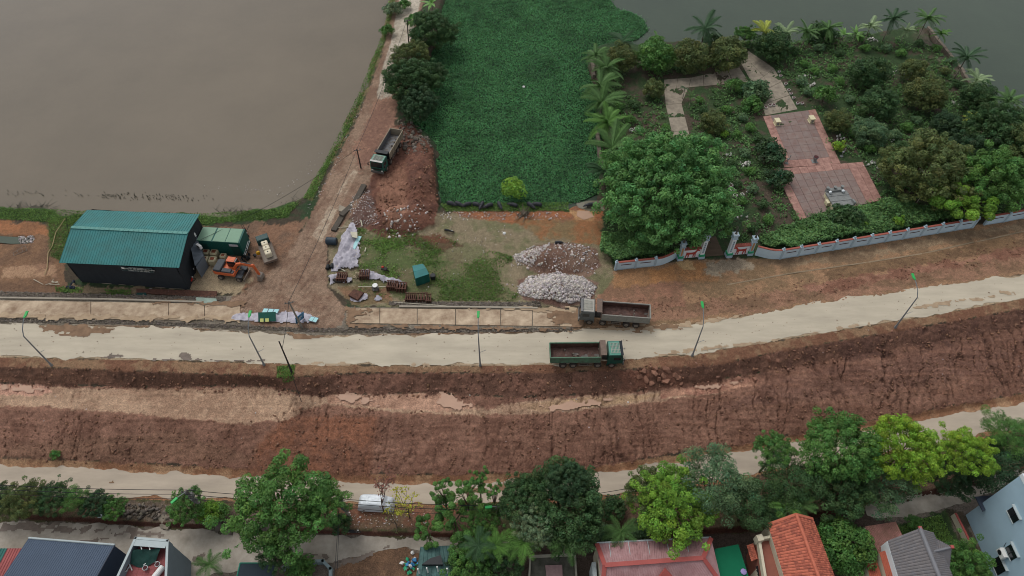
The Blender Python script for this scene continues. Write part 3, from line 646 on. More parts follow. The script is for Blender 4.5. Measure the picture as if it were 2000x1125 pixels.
# dry brush in the water by the shore
pc = []
for a, b_, w_, h_ in [(575, 400, 38, 14), (470, 414, 60, 5), (60, 404, 40, 4), (770, 15, 14, 18)]:
    for _ in range(70):
        g = P(a+random.gauss(0, w_*.5), b_+random.gauss(0, h_*.5), ZW+.1); pc.append((g, g+Vector((random.gauss(0, .9), random.gauss(0, .6), random.uniform(.1, .8)))))
m_ = MB()
for g, h_ in pc: m_.tube(g, h_, .035, .015, 3, cap=False)
tag(m_.build('drowned_brush', mat('dead_twig', (84, 84, 74), .9)), kind='stuff')
m_ = MB()
for i in range(150):
    x_ = random.choice([random.uniform(10, 420), random.uniform(200, 360)]); y_ = 372+ (x_-0)*.03+random.choice([0, 8, 4])+random.gauss(0, 1.5); g = P(x_, y_, ZW)
    m_.tube(g, g+Vector((random.gauss(0, .06), random.gauss(0, .06), random.uniform(.15, .45))), .05, .03, 4)
tag(m_.build('water_stakes', mat('dead_twig', (84, 84, 74), .9)), kind='stuff')

# ================================================================== VEGETATION
def crown_data(R, H, nl, lr, n, leaf, irr, seed, hole=0.0, low=-.45):
    r = np.random.default_rng(seed)
    # sub-lobes over an uneven ellipsoid
    i = np.arange(nl)+.5; ph = np.arccos(1-(1-low)*i/nl); th = math.pi*(1+5**.5)*i+r.uniform(0, 6)
    D = np.stack([np.cos(th)*np.sin(ph), np.sin(th)*np.sin(ph), np.cos(ph)], 1)+r.normal(0, .12, (nl, 3))
    sc = 1+irr*fbm(D[:, 0]*1.6+seed, D[:, 1]*1.6+D[:, 2], 2, seed)*1.6
    sc = sc*(1-lr*.7)
    cen = D*np.array([R, R, H])*sc[:, None]
    lob = lr*R*r.uniform(.7, 1.25, nl)
    if hole: 
        k = r.random(nl) > hole; cen = cen[k]; lob = lob[k]
    nl = len(cen)
    li = r.choice(nl, n, p=lob**2/np.sum(lob**2))
    d = r.normal(0, 1, (n, 3)); d[:, 2] += .45; d /= np.linalg.norm(d, axis=1)[:, None]
    p = cen[li]+d*(lob[li]*r.uniform(.55, 1.08, n)**.5)[:, None]*np.array([1, 1, .8])
    # inner fill
    nf = n//5; li2 = r.choice(nl, nf); p2 = cen[li2]*r.uniform(.3, .9, nf)[:, None]
    p = np.concatenate([p, p2]); d = np.concatenate([d, r.normal(0, 1, (nf, 3))])
    N = len(p); nrm = d+r.normal(0, .55, (N, 3)); nrm[:, 2] += .35; nrm /= np.linalg.norm(nrm, axis=1)[:, None]
    a = r.normal(0, 1, (N, 3)); t = np.cross(nrm, a); t /= np.linalg.norm(t, axis=1)[:, None]; b = np.cross(nrm, t)
    s = (leaf*r.uniform(.6, 1.3, N))[:, None]
    V = np.stack([p-t*s, p-b*s*.5+nrm*s*.15, p+t*s, p+b*s*.5+nrm*s*.15], 1).reshape(-1, 3)
    lt = r.uniform(.68, 1.32, nl)
    tint = np.concatenate([lt[li], lt[li2]])*r.uniform(.72, 1.28, N)
    lh = r.normal(0, .08, nl); hue = r.uniform(-.12, .12, N)+np.concatenate([lh[li], lh[li2]])
    c = np.repeat(np.stack([tint*(1+hue), tint, tint*(1-hue*.5)], 1), 4, 0)
    V[:, 2] += 0
    return V, np.arange(4*N).reshape(N, 4), c, cen
_CR = {}
def crown(key, m):
    if (key, m.name) in _CR: return _CR[(key, m.name)]
    V, Q, c, cen = crown_data(**CROWNS[key]); me = fastmesh('crown', V, Q, c); me.materials.append(m)
    _CR[(key, m.name)] = (me, cen); return me, cen
CROWNS = dict(
 longan=dict(R=3.3, H=2.5, nl=90, lr=.22, n=9000, leaf=.17, irr=.15, seed=1, low=-.55),
 longan2=dict(R=3.3, H=2.7, nl=80, lr=.24, n=9000, leaf=.17, irr=.25, seed=9, low=-.5),
 dense=dict(R=6.5, H=4.6, nl=330, lr=.11, n=24000, leaf=.21, irr=.3, seed=2, low=-.4),
 banyan=dict(R=8.6, H=5.8, nl=760, lr=.075, n=52000, leaf=.2, irr=.2, seed=3, low=-.35),
 broad=dict(R=5.6, H=3.8, nl=150, lr=.15, n=17000, leaf=.2, irr=.6, seed=4, hole=.12, low=-.25),
 airy=dict(R=5.0, H=3.0, nl=42, lr=.2, n=6500, leaf=.24, irr=.7, seed=5, hole=.3, low=-.1),
 feather=dict(R=5.0, H=3.4, nl=90, lr=.22, n=12000, leaf=.16, irr=.5, seed=6, hole=.12, low=-.2),
 shrub=dict(R=1.6, H=1.2, nl=26, lr=.34, n=1600, leaf=.17, irr=.5, seed=7, low=-.1),
 shrub2=dict(R=1.6, H=1.0, nl=18, lr=.38, n=1100, leaf=.2, irr=.6, seed=8, low=-.1),
 clump=dict(R=1.3, H=.9, nl=9, lr=.5, n=700, leaf=.18, irr=.3, seed=10, low=0),
)
LM = dict(olive=((86, 98, 56), 1.3), dark=((60, 86, 50), 1.3), mid=((76, 112, 54), 1.35), bright=((104, 140, 52), 1.25), lime=((118, 150, 50), 1.2), blue=((84, 110, 76), 1.3), grey=((102, 120, 88), 1.3), yellow=((150, 150, 50), 1.3), deep=((54, 78, 50), 1.25), banyan=((80, 120, 66), 1.4), red=((120, 80, 70), 1.1))
LMAT = {k: leafmat('leaf_'+k, *v) for k, v in LM.items()}
bark = mat('bark', (92, 80, 68), .9, .25, 3, .03, 10); barkl = mat('pale_bark', (132, 124, 110), .9, .2, 3, .02, 10)
KW = dict(shrub='shrub', shrub2='shrub', clump='shrub')
def tree(key, lf, px, py, rpx, hc, label, group=None, name=None, zs=1.0, cat=None):
    """crown centre at photo pixel (px,py), hc above the ground, crown radius rpx photo pixels"""
    g = G(px, py)
    for _ in range(4):
        p = P(px, py, g.z+hc); g = ground_at(p)
        if py < 420 : g.z = max(g.z, ZL-.3)
    zc = p.y*CT-(p.z-CH)*ST; R = rpx*zc/F*(.92 if py > 820 else .92 if px > 1200 and rpx < 60 else 1)
    spec = CROWNS[key]; s = R/spec['R']
    isS = key in KW
    name = name or ('shrub' if isS else 'leafy_tree')
    t = T(name, label, cat or ('shrub' if isS else 'tree'), (p.x, p.y, g.z), random.uniform(0, 6.28), group)
    me, cen = crown(key, LMAT[lf])
    c = link('crown', me, t); c.location = (0, 0, hc); c.scale = (s, s, s*zs)
    b = MB(); top = Vector((0, 0, hc))
    tr = .05+.035*R
    if isS:
        for k in range(3): b.tube((0, 0, -.2), (random.gauss(0, .3)*s, random.gauss(0, .3)*s, hc), .05, .02, 5)
    else:
        fork = Vector((random.gauss(0, .15), random.gauss(0, .15), hc*.45)); b.tube((0, 0, -.4), fork, tr*1.3, tr, 8)
        for k in range(0, len(cen), max(1, len(cen)//9)):
            e = Vector(cen[k])*s*.85; e.z = e.z*zs+hc; mdl = fork.lerp(e, .55)+Vector((0, 0, -.3)); b.tube(fork, mdl, tr*.6, tr*.35, 6); b.tube(mdl, e, tr*.35, tr*.12, 5)
    b.build('trunk', bark, t, smooth=True)
    return t
# ---- palms
def frond_mesh(L, nl, wid, droop, seed, m, thick=.028):
    r = random.Random(seed); b = MB(); pts = []
    for i in range(nl+1):
        t = i/nl; pts.append(Vector((L*math.sin(t*droop)/droop, 0, L*(1-math.cos(t*droop))/droop*-1)))
    for i in range(nl): b.tube(pts[i], pts[i+1], thick*(1-i/nl*.7), thick*(1-(i+1)/nl*.7), 4, cap=False)
    for i in range(1, nl+1):
        t = i/nl; l = wid*(math.sin(math.pi*min(1, t*.85+.12))**.6)*r.uniform(.85, 1.1)
        for sgn in (-1, 1):
            p0 = pts[i]; tip = p0+Vector((l*.45, sgn*l*.85, -l*.38-r.random()*.12)); w_ = .055*L/3
            b.quad([p0+Vector((-w_, 0, 0)), p0+Vector((w_, 0, 0)), tip])
            b.quad([p0+Vector((-w_, 0, .0)), tip.lerp(p0, .5)+Vector((-w_*.6, 0, .05)), tip])
    me = b.build('frond', m).data; o = [o for o in bpy.data.objects if o.data is me][0]; bpy.data.objects.remove(o); return me
def simplemat(name, rgb, g=1.3): return mat(name, rgb, .5, .25, 1.5, gain=g)
FG = {'green': simplemat('palm_green', (78, 108, 60)), 'dark': simplemat('palm_dark', (60, 86, 58)), 'yellow': simplemat('palm_yellow', (150, 158, 72)), 'pale': simplemat('palm_pale', (128, 146, 108)), 'vivid': simplemat('palm_vivid', (86, 122, 58))}
_FR = {}
def fr(kind, colr):
    k = (kind, colr)
    if k not in _FR:
        if kind == 'coco': _FR[k] = [frond_mesh(3.6, 30, .85, .9+.2*i, 5+i, FG[colr]) for i in range(2)]
        if kind == 'areca': _FR[k] = [frond_mesh(2.4, 20, .6, 1.1+.25*i, 15+i, FG[colr]) for i in range(2)]
        if kind == 'banana':
            b = MB(); n = 8
            for i in range(n):
                f = lambda t: Vector((2.6*t, 0, -.9*t*t)); w0 = .38*math.sin(math.pi*(i/n)**.7) if i else .05; w1 = .38*math.sin(math.pi*((i+1)/n)**.7) if i < n-1 else .02
                p0, p1 = f(i/n), f((i+1)/n)
                for sg in (-1, 1): b.quad([p0, p1, p1+Vector((0, sg*w1, -.08)), p0+Vector((0, sg*w0, -.08))])
            me = b.build('leaf', FG[colr]).data; o = [o for o in bpy.data.objects if o.data is me][0]; bpy.data.objects.remove(o); _FR[k] = [me]
    return _FR[k]
def palm(px, py, h, label, kind='coco', colr='green', s=1.0, n=13, group='palms in the pond garden', lean=0.0):
    """frond hub at photo pixel (px,py)"""
    g = G(px, py)
    for _ in range(4):
        p = P(px, py, g.z+h); g = ground_at(p)
        if py < 420: g.z = max(g.z, ZL-.4)
    nm = {'coco': 'coconut_palm', 'areca': 'areca_palm', 'banana': 'banana_plant'}[kind]
    t = T(nm, label, 'banana plant' if kind == 'banana' else 'palm', (p.x, p.y, g.z), random.uniform(0, 6.28), group)
    b = MB(); b.path([(lean, 0, -.3), (lean*.5, 0, h*.5), (0, 0, h)], .14*s if kind == 'coco' else .08, 7, r1=.09*s)
    b.build('trunk', barkl, t, smooth=True)
    ms = fr(kind, colr)
    for i in range(n):
        q = link('leaf' if kind == 'banana' else 'frond', ms[i % len(ms)], t); a = i*2.4+random.uniform(-.25, .25); el = random.uniform(-.15, .95) if i % 3 else random.uniform(.7, 1.2)
        q.location = (0, 0, h); q.rotation_euler = (0, -el, a); q.scale = (s*random.uniform(.85, 1.1),)*3
    return t
# ---- trees in the garden across the pond
gg = 'round fruit trees in the pond garden'
for a in [
 ('longan', 'olive', 1213, 116, 34, 3.0, 'round dark fruit tree at the west end of the pond-edge row', gg),
 ('longan2', 'mid', 1280, 110, 40, 3.2, 'round fruit tree with a small areca palm rising from its crown', gg),
 ('longan', 'olive', 1347, 112, 38, 3.2, 'olive tinged round fruit tree in the middle of the pond-edge row', gg),
 ('longan2', 'olive', 1419, 106, 40, 3.2, 'round fruit tree just left of the path end at the pond', gg),
 ('longan', 'dark', 1509, 92, 37, 3.0, 'dark round fruit tree just right of the path end at the pond', gg),
 ('longan2', 'olive', 1278, 174, 22, 2.0, 'small ball shaped tree at the corner of the concrete path', gg),
 ('longan', 'dark', 1697, 143, 39, 3.0, 'dark round fruit tree at the top of the vegetable garden', gg),
 ('longan2', 'dark', 1717, 204, 38, 3.0, 'dark round fruit tree below another one in the vegetable garden', gg),
 ('longan', 'olive', 1808, 186, 42, 3.0, 'broad olive fruit tree near the garden pond wall', gg),
 ('longan2', 'olive', 1784, 138, 27, 2.4, 'smaller spreading olive tree behind the broad one', gg),
 ('longan', 'dark', 1910, 192, 35, 3.0, 'round dark tree against the east garden wall', gg),
 ('longan2', 'deep', 1850, 244, 31, 2.4, 'low dark round tree in the east corner of the vegetable garden', gg),
 ('longan', 'olive', 1635, 238, 27, 2.0, 'small olive bush tree on the right edge of the red courtyard', gg),
 ('shrub', 'mid', 1612, 186, 22, 1.8, 'light green round bush beside the white stone row', gg),
 ('longan2', 'olive', 1393, 238, 27, 2.0, 'olive bush tree left of the red courtyard', gg),
 ('banyan', 'banyan', 1300, 368, 118, 6.2, 'huge spreading green tree over the left gate pillars', None),
 ('dense', 'olive', 1808, 336, 78, 4.2, 'large olive brown tree right of the red courtyard', None),
 ('broad', 'mid', 1938, 352, 62, 4.6, 'leafy mid green tree beside the wall opening', None),
 ('airy', 'bright', 1872, 396, 54, 4.0, 'bright yellow green tree leaning over the blue wall', None),
 ('dense', 'dark', 1955, 262, 60, 4.2, 'dark spreading tree at the right edge of the garden', None),
 ('dense', 'olive', 2010, 300, 60, 4.2, 'olive tree at the picture edge above the blue wall', None),
 ('broad', 'deep', 1900, 300, 45, 3.4, 'deep green tree between the olive tree and the edge trees', None),
 ('shrub', 'blue', 1478, 180, 27, 1.2, 'blue green papaya like bush at the head of the courtyard path', None),
 ('shrub', 'mid', 1470, 205, 20, 1.0, 'yellow green bush below the bluish one at the courtyard path', None),
 ('shrub', 'mid', 1436, 168, 16, 1.4, 'small round tree on the corner of the two concrete paths', None),
 ('broad', 'mid', 1456, 68, 20, 2.4, 'small broadleaf tree at the water where the path ends', None),
 ('shrub', 'dark', 1395, 82, 20, 2.2, 'dark bush under the tall coconut palm', None),
 ('shrub2', 'lime', 1637, 286, 13, 1.0, 'bright yellow green bush at the courtyard corner', None),
 ('longan2', 'blue', 1700, 262, 34, 1.8, 'bluish green bushy tree behind the white flowers', None),
 ('shrub2', 'deep', 1505, 300, 30, 1.2, 'dark bush overhanging the left side of the red courtyard', None),
 ('shrub2', 'deep', 1520, 350, 26, 1.2, 'dark bush left of the stone altar', None),
 ('shrub', 'dark', 1655, 431, 34, 1.0, 'dark thorny bush swallowing the front of the stone altar', None),
 ('shrub2', 'bright', 1682, 436, 12, 1.0, 'bright green sapling in the thicket behind the wall', None),
 ('shrub2', 'bright', 1755, 432, 12, 1.0, 'light green sapling right of the first one in the thicket', None),
 ('clump', 'bright', 1002, 370, 25, 1.2, 'bright green bush growing out of the floating weed', None),
]: tree(*a)
R2 = random.Random(3)
for (x_, y_, r_, k_, l_) in [(1366, 196, 10, 'clump', 'mid'), (1374, 215, 10, 'clump', 'dark'), (1420, 215, 12, 'clump', 'mid'), (1450, 230, 11, 'clump', 'blue'), (1465, 250, 12, 'clump', 'mid'), (1480, 270, 11, 'clump', 'dark'), (1440, 262, 10, 'clump', 'mid'), (1415, 262, 10, 'clump', 'bright'), (1380, 275, 12, 'clump', 'mid'), (1455, 300, 13, 'clump', 'blue'), (1430, 320, 11, 'clump', 'dark'), (1465, 335, 12, 'clump', 'mid'), (1440, 360, 10, 'clump', 'dark'), (1470, 370, 13, 'clump', 'blue'), (1490, 400, 13, 'clump', 'dark'), (1450, 395, 10, 'clump', 'mid'), (1500, 430, 13, 'clump', 'mid'), (1470, 445, 13, 'clump', 'dark'),
    (1550, 100, 12, 'clump', 'dark'), (1570, 125, 10, 'clump', 'mid'), (1600, 95, 12, 'clump', 'blue'), (1590, 140, 11, 'clump', 'mid'), (1640, 105, 11, 'clump', 'dark'), (1625, 135, 12, 'clump', 'mid'), (1565, 160, 14, 'clump', 'blue'), (1578, 180, 12, 'clump', 'blue'), (1640, 160, 11, 'clump', 'mid'), (1660, 195, 12, 'clump', 'blue'), (1690, 95, 11, 'clump', 'mid'), (1730, 95, 11, 'clump', 'blue'), (1760, 105, 12, 'clump', 'mid'), (1680, 240, 15, 'clump', 'blue'), (1720, 250, 14, 'clump', 'blue'), (1745, 265, 15, 'clump', 'blue'), (1770, 250, 14, 'clump', 'mid'), (1790, 235, 11, 'clump', 'blue'), (1760, 285, 14, 'clump', 'dark'), (1700, 290, 14, 'clump', 'mid'), (1670, 260, 13, 'clump', 'mid'), (1735, 320, 12, 'clump', 'dark'), (1820, 270, 12, 'clump', 'blue'), (1205, 210, 13, 'clump', 'mid'), (1230, 235, 12, 'clump', 'mid'), (1240, 205, 12, 'clump', 'dark'), (1300, 250, 10, 'clump', 'mid'), (1225, 280, 14, 'clump', 'mid'), (1860, 120, 10, 'clump', 'dark'), (1830, 95, 10, 'clump', 'mid'), (1845, 140, 11, 'clump', 'olive'), (1870, 165, 11, 'clump', 'dark'), (1795, 85, 10, 'clump', 'dark'), (1680, 75, 9, 'clump', 'mid'), (1600, 75, 10, 'clump', 'mid')]:
    tree(k_, l_, x_, y_, r_, .6, '%s low plant in the bed %s' % ({'mid': 'green leafy', 'dark': 'dark leafy', 'blue': 'bluish broad leaved', 'bright': 'bright yellow green', 'olive': 'olive green'}[l_], 'left of the red courtyard' if 1370 < x_ < 1510 and y_ > 290 else 'between the concrete path and the courtyard' if 1300 < x_ < 1500 else 'west of the concrete path' if x_ < 1300 else 'right of the white pots' if x_ < 1650 and y_ < 200 else 'along the east pond wall' if x_ > 1785 and y_ < 180 else 'below the two dark round trees' if y_ > 225 else 'near the top edge of the vegetable garden'), 'low plants in the garden beds', name='garden_plant', cat='plant')
# hedge on the pond wall, white flowers
tree('shrub', 'dark', 1600, 70, 30, .8, 'low green hedge between palms on the top garden edge', None)
for i, (a, b_, h, s_, c_, lb) in enumerate([
 (1377, 56, 6.0, 1.25, 'dark', 'tallest dark coconut palm standing over the pond-edge row of round trees'),
 (1215, 82, 4.5, 1.0, 'dark', 'dark palm at the water weed corner of the garden'),
 (1164, 108, 3.5, .8, 'green', 'small palm at the top left corner of the garden'),
 (1185, 132, 4.0, 1.0, 'green', 'green palm just below the small corner palm'),
 (1172, 168, 4.0, 1.1, 'green', 'palm with fronds over the weed, fourth down the west bank'),
 (1175, 200, 4.0, 1.15, 'green', 'palm with broad fronds in the middle of the west bank'),
 (1186, 240, 4.0, 1.05, 'vivid', 'yellowish green palm below the middle of the west bank'),
 (1196, 288, 4.5, 1.25, 'green', 'large palm left of the huge spreading tree'),
 (1180, 335, 3.0, .9, 'dark', 'low palm tucked under the huge spreading tree'),
 (1493, 62, 4.5, 1.0, 'yellow', 'yellowing palm at the water behind the dark round tree'),
 (1535, 64, 4.0, .85, 'pale', 'pale palm right of the yellowing one'),
 (1576, 62, 4.0, .85, 'green', 'small palm on the top edge between pale and dark palms'),
 (1618, 56, 4.0, .9, 'green', 'palm beside the banana plants on the top edge'),
 (1700, 52, 4.0, .9, 'pale', 'greyish thin palm right of the banana plants'),
 (1743, 38, 5.0, 1.0, 'dark', 'dark upright palm on the top edge of the garden'),
 (1770, 60, 3.0, .6, 'pale', 'little pale palm between two dark ones'),
 (1812, 36, 5.0, 1.0, 'green', 'palm at the top right corner of the garden'),
 (1838, 66, 3.5, .6, 'vivid', 'little bright palm outside the pond wall corner'),
 (1888, 112, 5.0, 1.1, 'dark', 'dark palm leaning over the pond beside the stone wall'),
 (1908, 155, 4.0, .9, 'pale', 'faded palm below the dark leaning one'),
 (1968, 198, 5.0, 1.0, 'green', 'palm at the right picture edge over the pond'),
 (1902, 235, 3.0, .7, 'yellow', 'small brown tipped palm inside the east garden corner'),
]): palm(a, b_, h, lb, 'coco', c_, s_*(1.15 if a < 1200 else .92), 15)
palm(1283, 72, 5.5, 'thin areca palm rising out of the second round tree', 'areca', 'vivid', .8, 8)
palm(1338, 172, 2.5, 'small areca palm on the bend of the concrete path', 'areca', 'dark', .6, 7)
palm(1350, 190, 2.5, 'young areca palm below the path bend', 'areca', 'green', .7, 7)
palm(1366, 262, 3.0, 'young areca palm in the left garden bed', 'areca', 'green', .7, 8)
palm(1812, 362, 5.0, 'areca palm with yellow fruit in front of the large olive brown tree', 'areca', 'dark', .9, 8)
palm(1893, 350, 4.0, 'areca palm between the olive brown tree and the leafy one', 'areca', 'green', .9, 8)
palm(1446, 432, 2.6, 'small areca palm behind the right gate pillar', 'areca', 'dark', .8, 8)
palm(1648, 68, 2.2, 'left banana plant in the pair on the garden edge', 'banana', 'vivid', .8, 8, 'banana plants')
palm(1672, 66, 2.2, 'right banana plant in the pair on the garden edge', 'banana', 'vivid', .8, 8, 'banana plants')
palm(843, 6, 3.0, 'banana plant at the top of the causeway', 'banana', 'vivid', 1.1, 10, 'banana plants')
# causeway trees
cg = 'trees along the causeway'
for a in [('dense', 'dark', 845, 62, 42, 3.4, 'dark bushy tree high on the causeway below the banana plant', cg),
 ('dense', 'olive', 803, 112, 33, 3.0, 'olive tinged tree in the middle of the causeway row', cg),
 ('dense', 'dark', 797, 160, 44, 3.4, 'broad dark tree at the end of the concrete part of the causeway', cg),
 ('dense', 'deep', 818, 205, 36, 2.6, 'dark low tree overhanging the weed behind the parked truck', cg),
 ('broad', 'dark', 835, 150, 34, 2.4, 'dark tree on the weed side of the causeway row', cg),
 ('shrub', 'mid', 815, 42, 18, 1.6, 'green bush beside the causeway pole', cg),
 ('shrub', 'mid', 757, 60, 12, 1.0, 'light green bush on the brown water side of the causeway', cg),
 ('shrub', 'mid', 790, 10, 12, 1.0, 'grassy bush at the top left of the causeway', cg),
 ('shrub', 'grey', 768, 20, 16, 1.0, 'greyish brush hanging into the brown water', cg)]: tree(*a)
# roadside trees at the bottom
rg = 'trees on the verge above the village road'
for a in [('broad', 'deep', -8, 978, 26, 2.6, 'dark tree cut by the left picture edge', rg),
 ('broad', 'olive', 48, 976, 38, 3.0, 'olive tree at the left end of the verge row', rg),
 ('broad', 'dark', 104, 972, 30, 3.0, 'dark green tree next to the olive one', rg),
 ('feather', 'mid', 150, 974, 24, 3.2, 'feathery lighter green tree in the verge row', rg),
 ('broad', 'deep', 184, 985, 26, 2.6, 'deep green tree right of the feathery one', rg),
 ('broad', 'mid', 222, 992, 23, 2.2, 'small green tree ending the left verge row', rg),
 ('broad', 'mid', 366, 990, 32, 3.0, 'green tree under the pole with the green lamp', rg),
 ('shrub', 'bright', 412, 1000, 24, 1.8, 'yellow green bush right of the lamp pole', rg),
 ('shrub', 'mid', 432, 1000, 18, 1.4, 'green bush beside the biggest verge tree', rg),
 ('broad', 'mid', 550, 1000, 88, 6.2, 'biggest verge tree, dense and green over both roads', rg),
 ('broad', 'mid', 628, 985, 44, 6.5, 'lighter limb of foliage right of the biggest verge tree', rg),
 ('broad', 'dark', 540, 1080, 30, 5.0, 'low hanging dark tree in front of the biggest verge tree', rg),
 ('shrub', 'dark', 668, 1022, 20, 1.2, 'dark bush below the leaning cluttered pole', rg),
 ('airy', 'mid', 865, 955, 22, 7.0, 'thin tree with one round tuft over the lower road', rg),
 ('airy', 'mid', 915, 965, 34, 7.0, 'thin tree with several loose tufts over the lower road', rg),
 ('airy', 'mid', 935, 930, 18, 8.5, 'highest small tuft tree above the lower road', rg),
 ('airy', 'mid', 962, 955, 17, 8.0, 'small tuft tree left of the dark round tree', rg),
 ('airy', 'mid', 885, 1005, 44, 4.0, 'loose bright tree left of the loudspeakers', rg),
 ('airy', 'mid', 835, 1035, 30, 3.5, 'straggly green tree beside the village road', rg),
 ('broad', 'mid', 945, 1012, 34, 4.0, 'green tree directly below the loudspeakers', rg),
 ('dense', 'dark', 1100, 985, 84, 6.0, 'big dark round tree in the middle of the lower picture', rg),
 ('dense', 'deep', 1108, 944, 42, 9.0, 'dark tree top rising behind the big round one', rg),
 ('dense', 'dark', 1020, 975, 45, 6.0, 'dark tree leaning against the loudspeaker pole', rg),
 ('dense', 'grey', 1044, 1025, 40, 7.0, 'grey green tree in front of the big dark round one', rg),
 ('shrub', 'dark', 1200, 990, 24, 1.4, 'dark low bush right of the big round tree', rg),
 ('broad', 'olive', 1272, 960, 46, 5.5, 'olive tree behind the lightest green one', rg),
 ('broad', 'bright', 1316, 992, 72, 6.0, 'light green tree standing above the red metal roof', rg),
 ('airy', 'bright', 1300, 962, 34, 7.5, 'pale green tuft tree behind the light green one', rg),
 ('feather', 'blue', 1398, 948, 68, 6.5, 'big grey green feathery tree right of the light green one', rg),
 ('feather', 'dark', 1462, 985, 52, 5.0, 'dark feathery tree above the palms by the orange roof', rg),
 ('feather', 'dark', 1540, 945, 56, 5.5, 'dense dark tree left of the tall green one', rg),
 ('broad', 'mid', 1512, 878, 34, 6.5, 'small leafy tree at the left end of the tall row', rg),
 ('dense', 'mid', 1640, 880, 72, 7.5, 'tall green tree in the right hand row', rg),
 ('dense', 'lime', 1765, 878, 66, 8.0, 'tall bright lime tree beside the lower road', rg),
 ('broad', 'dark', 1640, 958, 54, 5.0, 'dark green tree below the tall green one', rg),
 ('feather', 'blue', 1720, 950, 56, 4.4, 'grey green tree below the lime one', rg),
 ('broad', 'lime', 1885, 886, 46, 8.0, 'smaller lime tree right of the tall lime one', rg),
 ('feather', 'deep', 1945, 915, 66, 5.0, 'large dark feathery tree above the blue building', rg),
 ('feather', 'mid', 1965, 850, 44, 7.0, 'mid green feathery tree at the right picture edge', rg),
 ('broad', 'deep', 1860, 935, 40, 4.0, 'deep green tree between the lime and the dark feathery one', rg),
 ('longan', 'mid', 1642, 1066, 60, 3.6, 'round clipped tree right of the orange tiled roof', None),
 ('broad', 'mid', 1885, 1102, 45, 3.0, 'leafy tree right of the grey tiled roof', None),
 ('shrub', 'mid', 1785, 1020, 14, 1.4, 'small bush at the peak of the grey tiled roof', None),
 ('broad', 'mid', 925, 1096, 46, 3.4, 'leafy tree in the yard with the areca palms', None),
 ('broad', 'dark', 975, 1100, 40, 3.0, 'dark leafy tree between the areca palms and the walled yard', None),
 ('broad', 'deep', 893, 1104, 22, 3.0, 'dark tree over the roof with posts', None),
 ('shrub', 'blue', 1180, 1045, 24, 2.0, 'bluish bush at the corner of the red metal roof', None),
 ('shrub', 'blue', 1245, 1040, 24, 2.0, 'bluish bush right of the small palm above the red metal roof', None),
 ('shrub2', 'bright', 1045, 1092, 10, 1.0, 'bright sapling at the corner of the walled yard', None),
 ('shrub', 'mid', 590, 1112, 28, 1.2, 'trimmed bush filling the grey walled planter', None),
 ('shrub2', 'mid', 108, 888, 10, .4, 'small weed clump at the foot of the excavated slope', None)]: tree(*a)
ag = 'areca palms by the village houses'
for a, b_, h, c_, s_, lb in [(935, 1066, 6, 'dark', 1.0, 'dark areca palm left in the village pair'), (966, 1066, 6, 'vivid', 1.0, 'lighter areca palm right in the village pair'), (1023, 1062, 6.5, 'vivid', 1.15, 'areca palm left of the walled yard'), (1105, 1058, 6, 'green', 1.25, 'areca palm hanging over the walled yard'), (1212, 1040, 4.5, 'green', 1.2, 'areca palm above the red metal roof'), (410, 1102, 2.5, 'green', .9, 'low palm on the village road by the grey building'), (1495, 1000, 5, 'dark', 1.0, 'dark areca palm left of the orange roof'), (1530, 990, 5.5, 'vivid', 1.1, 'bright areca palm at the corner of the orange roof'), (1560, 985, 5.5, 'green', 1.1, 'areca palm above the orange roof ridge')]:
    palm(a, b_, h, lb, 'areca', c_, s_*.95, 12, ag)
# bare tree with reddish leaves, yellow leaved sapling
def baretree(px, py, h, label, lf, nleaf, seed, spread=2.2):
    g = G(px, py); r = random.Random(seed); t = T('bare_tree', label, 'tree', g); b = MB(); tips = []
    def grow(p, d, l, rad, k):
        e = p+d*l; b.tube(p, e, rad, rad*.65, 5, cap=False)
        if k == 0: tips.append(e); return
        for _ in range(3 if k > 2 else 2):
            nd = (d+Vector((r.gauss(0, .5), r.gauss(0, .5), r.gauss(.1, .3)))).normalized(); grow(e, nd, l*.72, rad*.6, k-1)
        tips.append(e)
    grow(Vector((0, 0, -.2)), Vector((.02, .05, 1)), h*.35, .10, 4)
    b.build('trunk', bark, t)
    pt = np.array([list(tips[r.randrange(len(tips))]+Vector((r.gauss(0, .2), r.gauss(0, .2), r.gauss(0, .2)))) for _ in range(nleaf)])
    c = leafcloud('crown', pt, .13, LMAT[lf], .3, .3, kind=None, parent=t); return t
baretree(750, 1002, 7.5, 'nearly bare tree with dark reddish leaves beside the covered car', 'red', 260, 4)
baretree(775, 1030, 4.0, 'leafless spreading shrub below the covered car', 'olive', 12, 6)
baretree(800, 1012, 5.5, 'thin sapling with yellow leaves right of the covered car', 'yellow', 420, 5)

# ================================================================== PAVED THINGS
rng = random.Random(21)
def lerp4(c, u, v): return (c[0]*(1-u)+c[1]*u)*(1-v)+(c[3]*(1-u)+c[2]*u)*v
def slab_grid(parent, corners, n, m, t, mats, z=None, gap=.03, lift=.06, name='slab', jig=.012, pick=None):
    cw = [Vector(G(*c)) if z is None else P(c[0], c[1], z) for c in corners]
    for i in range(n):
        for j in range(m):
            L1 = (cw[1]-cw[0]).length/n; L2 = (cw[3]-cw[0]).length/m; e1 = gap/L1/2; e2 = gap/L2/2
            q = [lerp4(cw, (i+a)/n+(e1 if a == 0 else -e1), (j+b)/m+(e2 if b == 0 else -e2)) for a, b in ((0, 0), (1, 0), (1, 1), (0, 1))]
            dz = lift+rng.uniform(-jig, jig)
            q = [Vector((p.x, p.y, (gh(p.x, p.y) if z is None else z)+dz+rng.uniform(-jig, jig)*.6)) for p in q]
            mm = pick(i, j) if pick else mats
            MB().slab(q, t).build(name, mm, parent)
con = mat('path_concrete', (150, 140, 124), .9, .12, .9, .01, 15, col2=(128, 118, 104))
p_ = tag(T('garden_path', None, None), kind='structure')
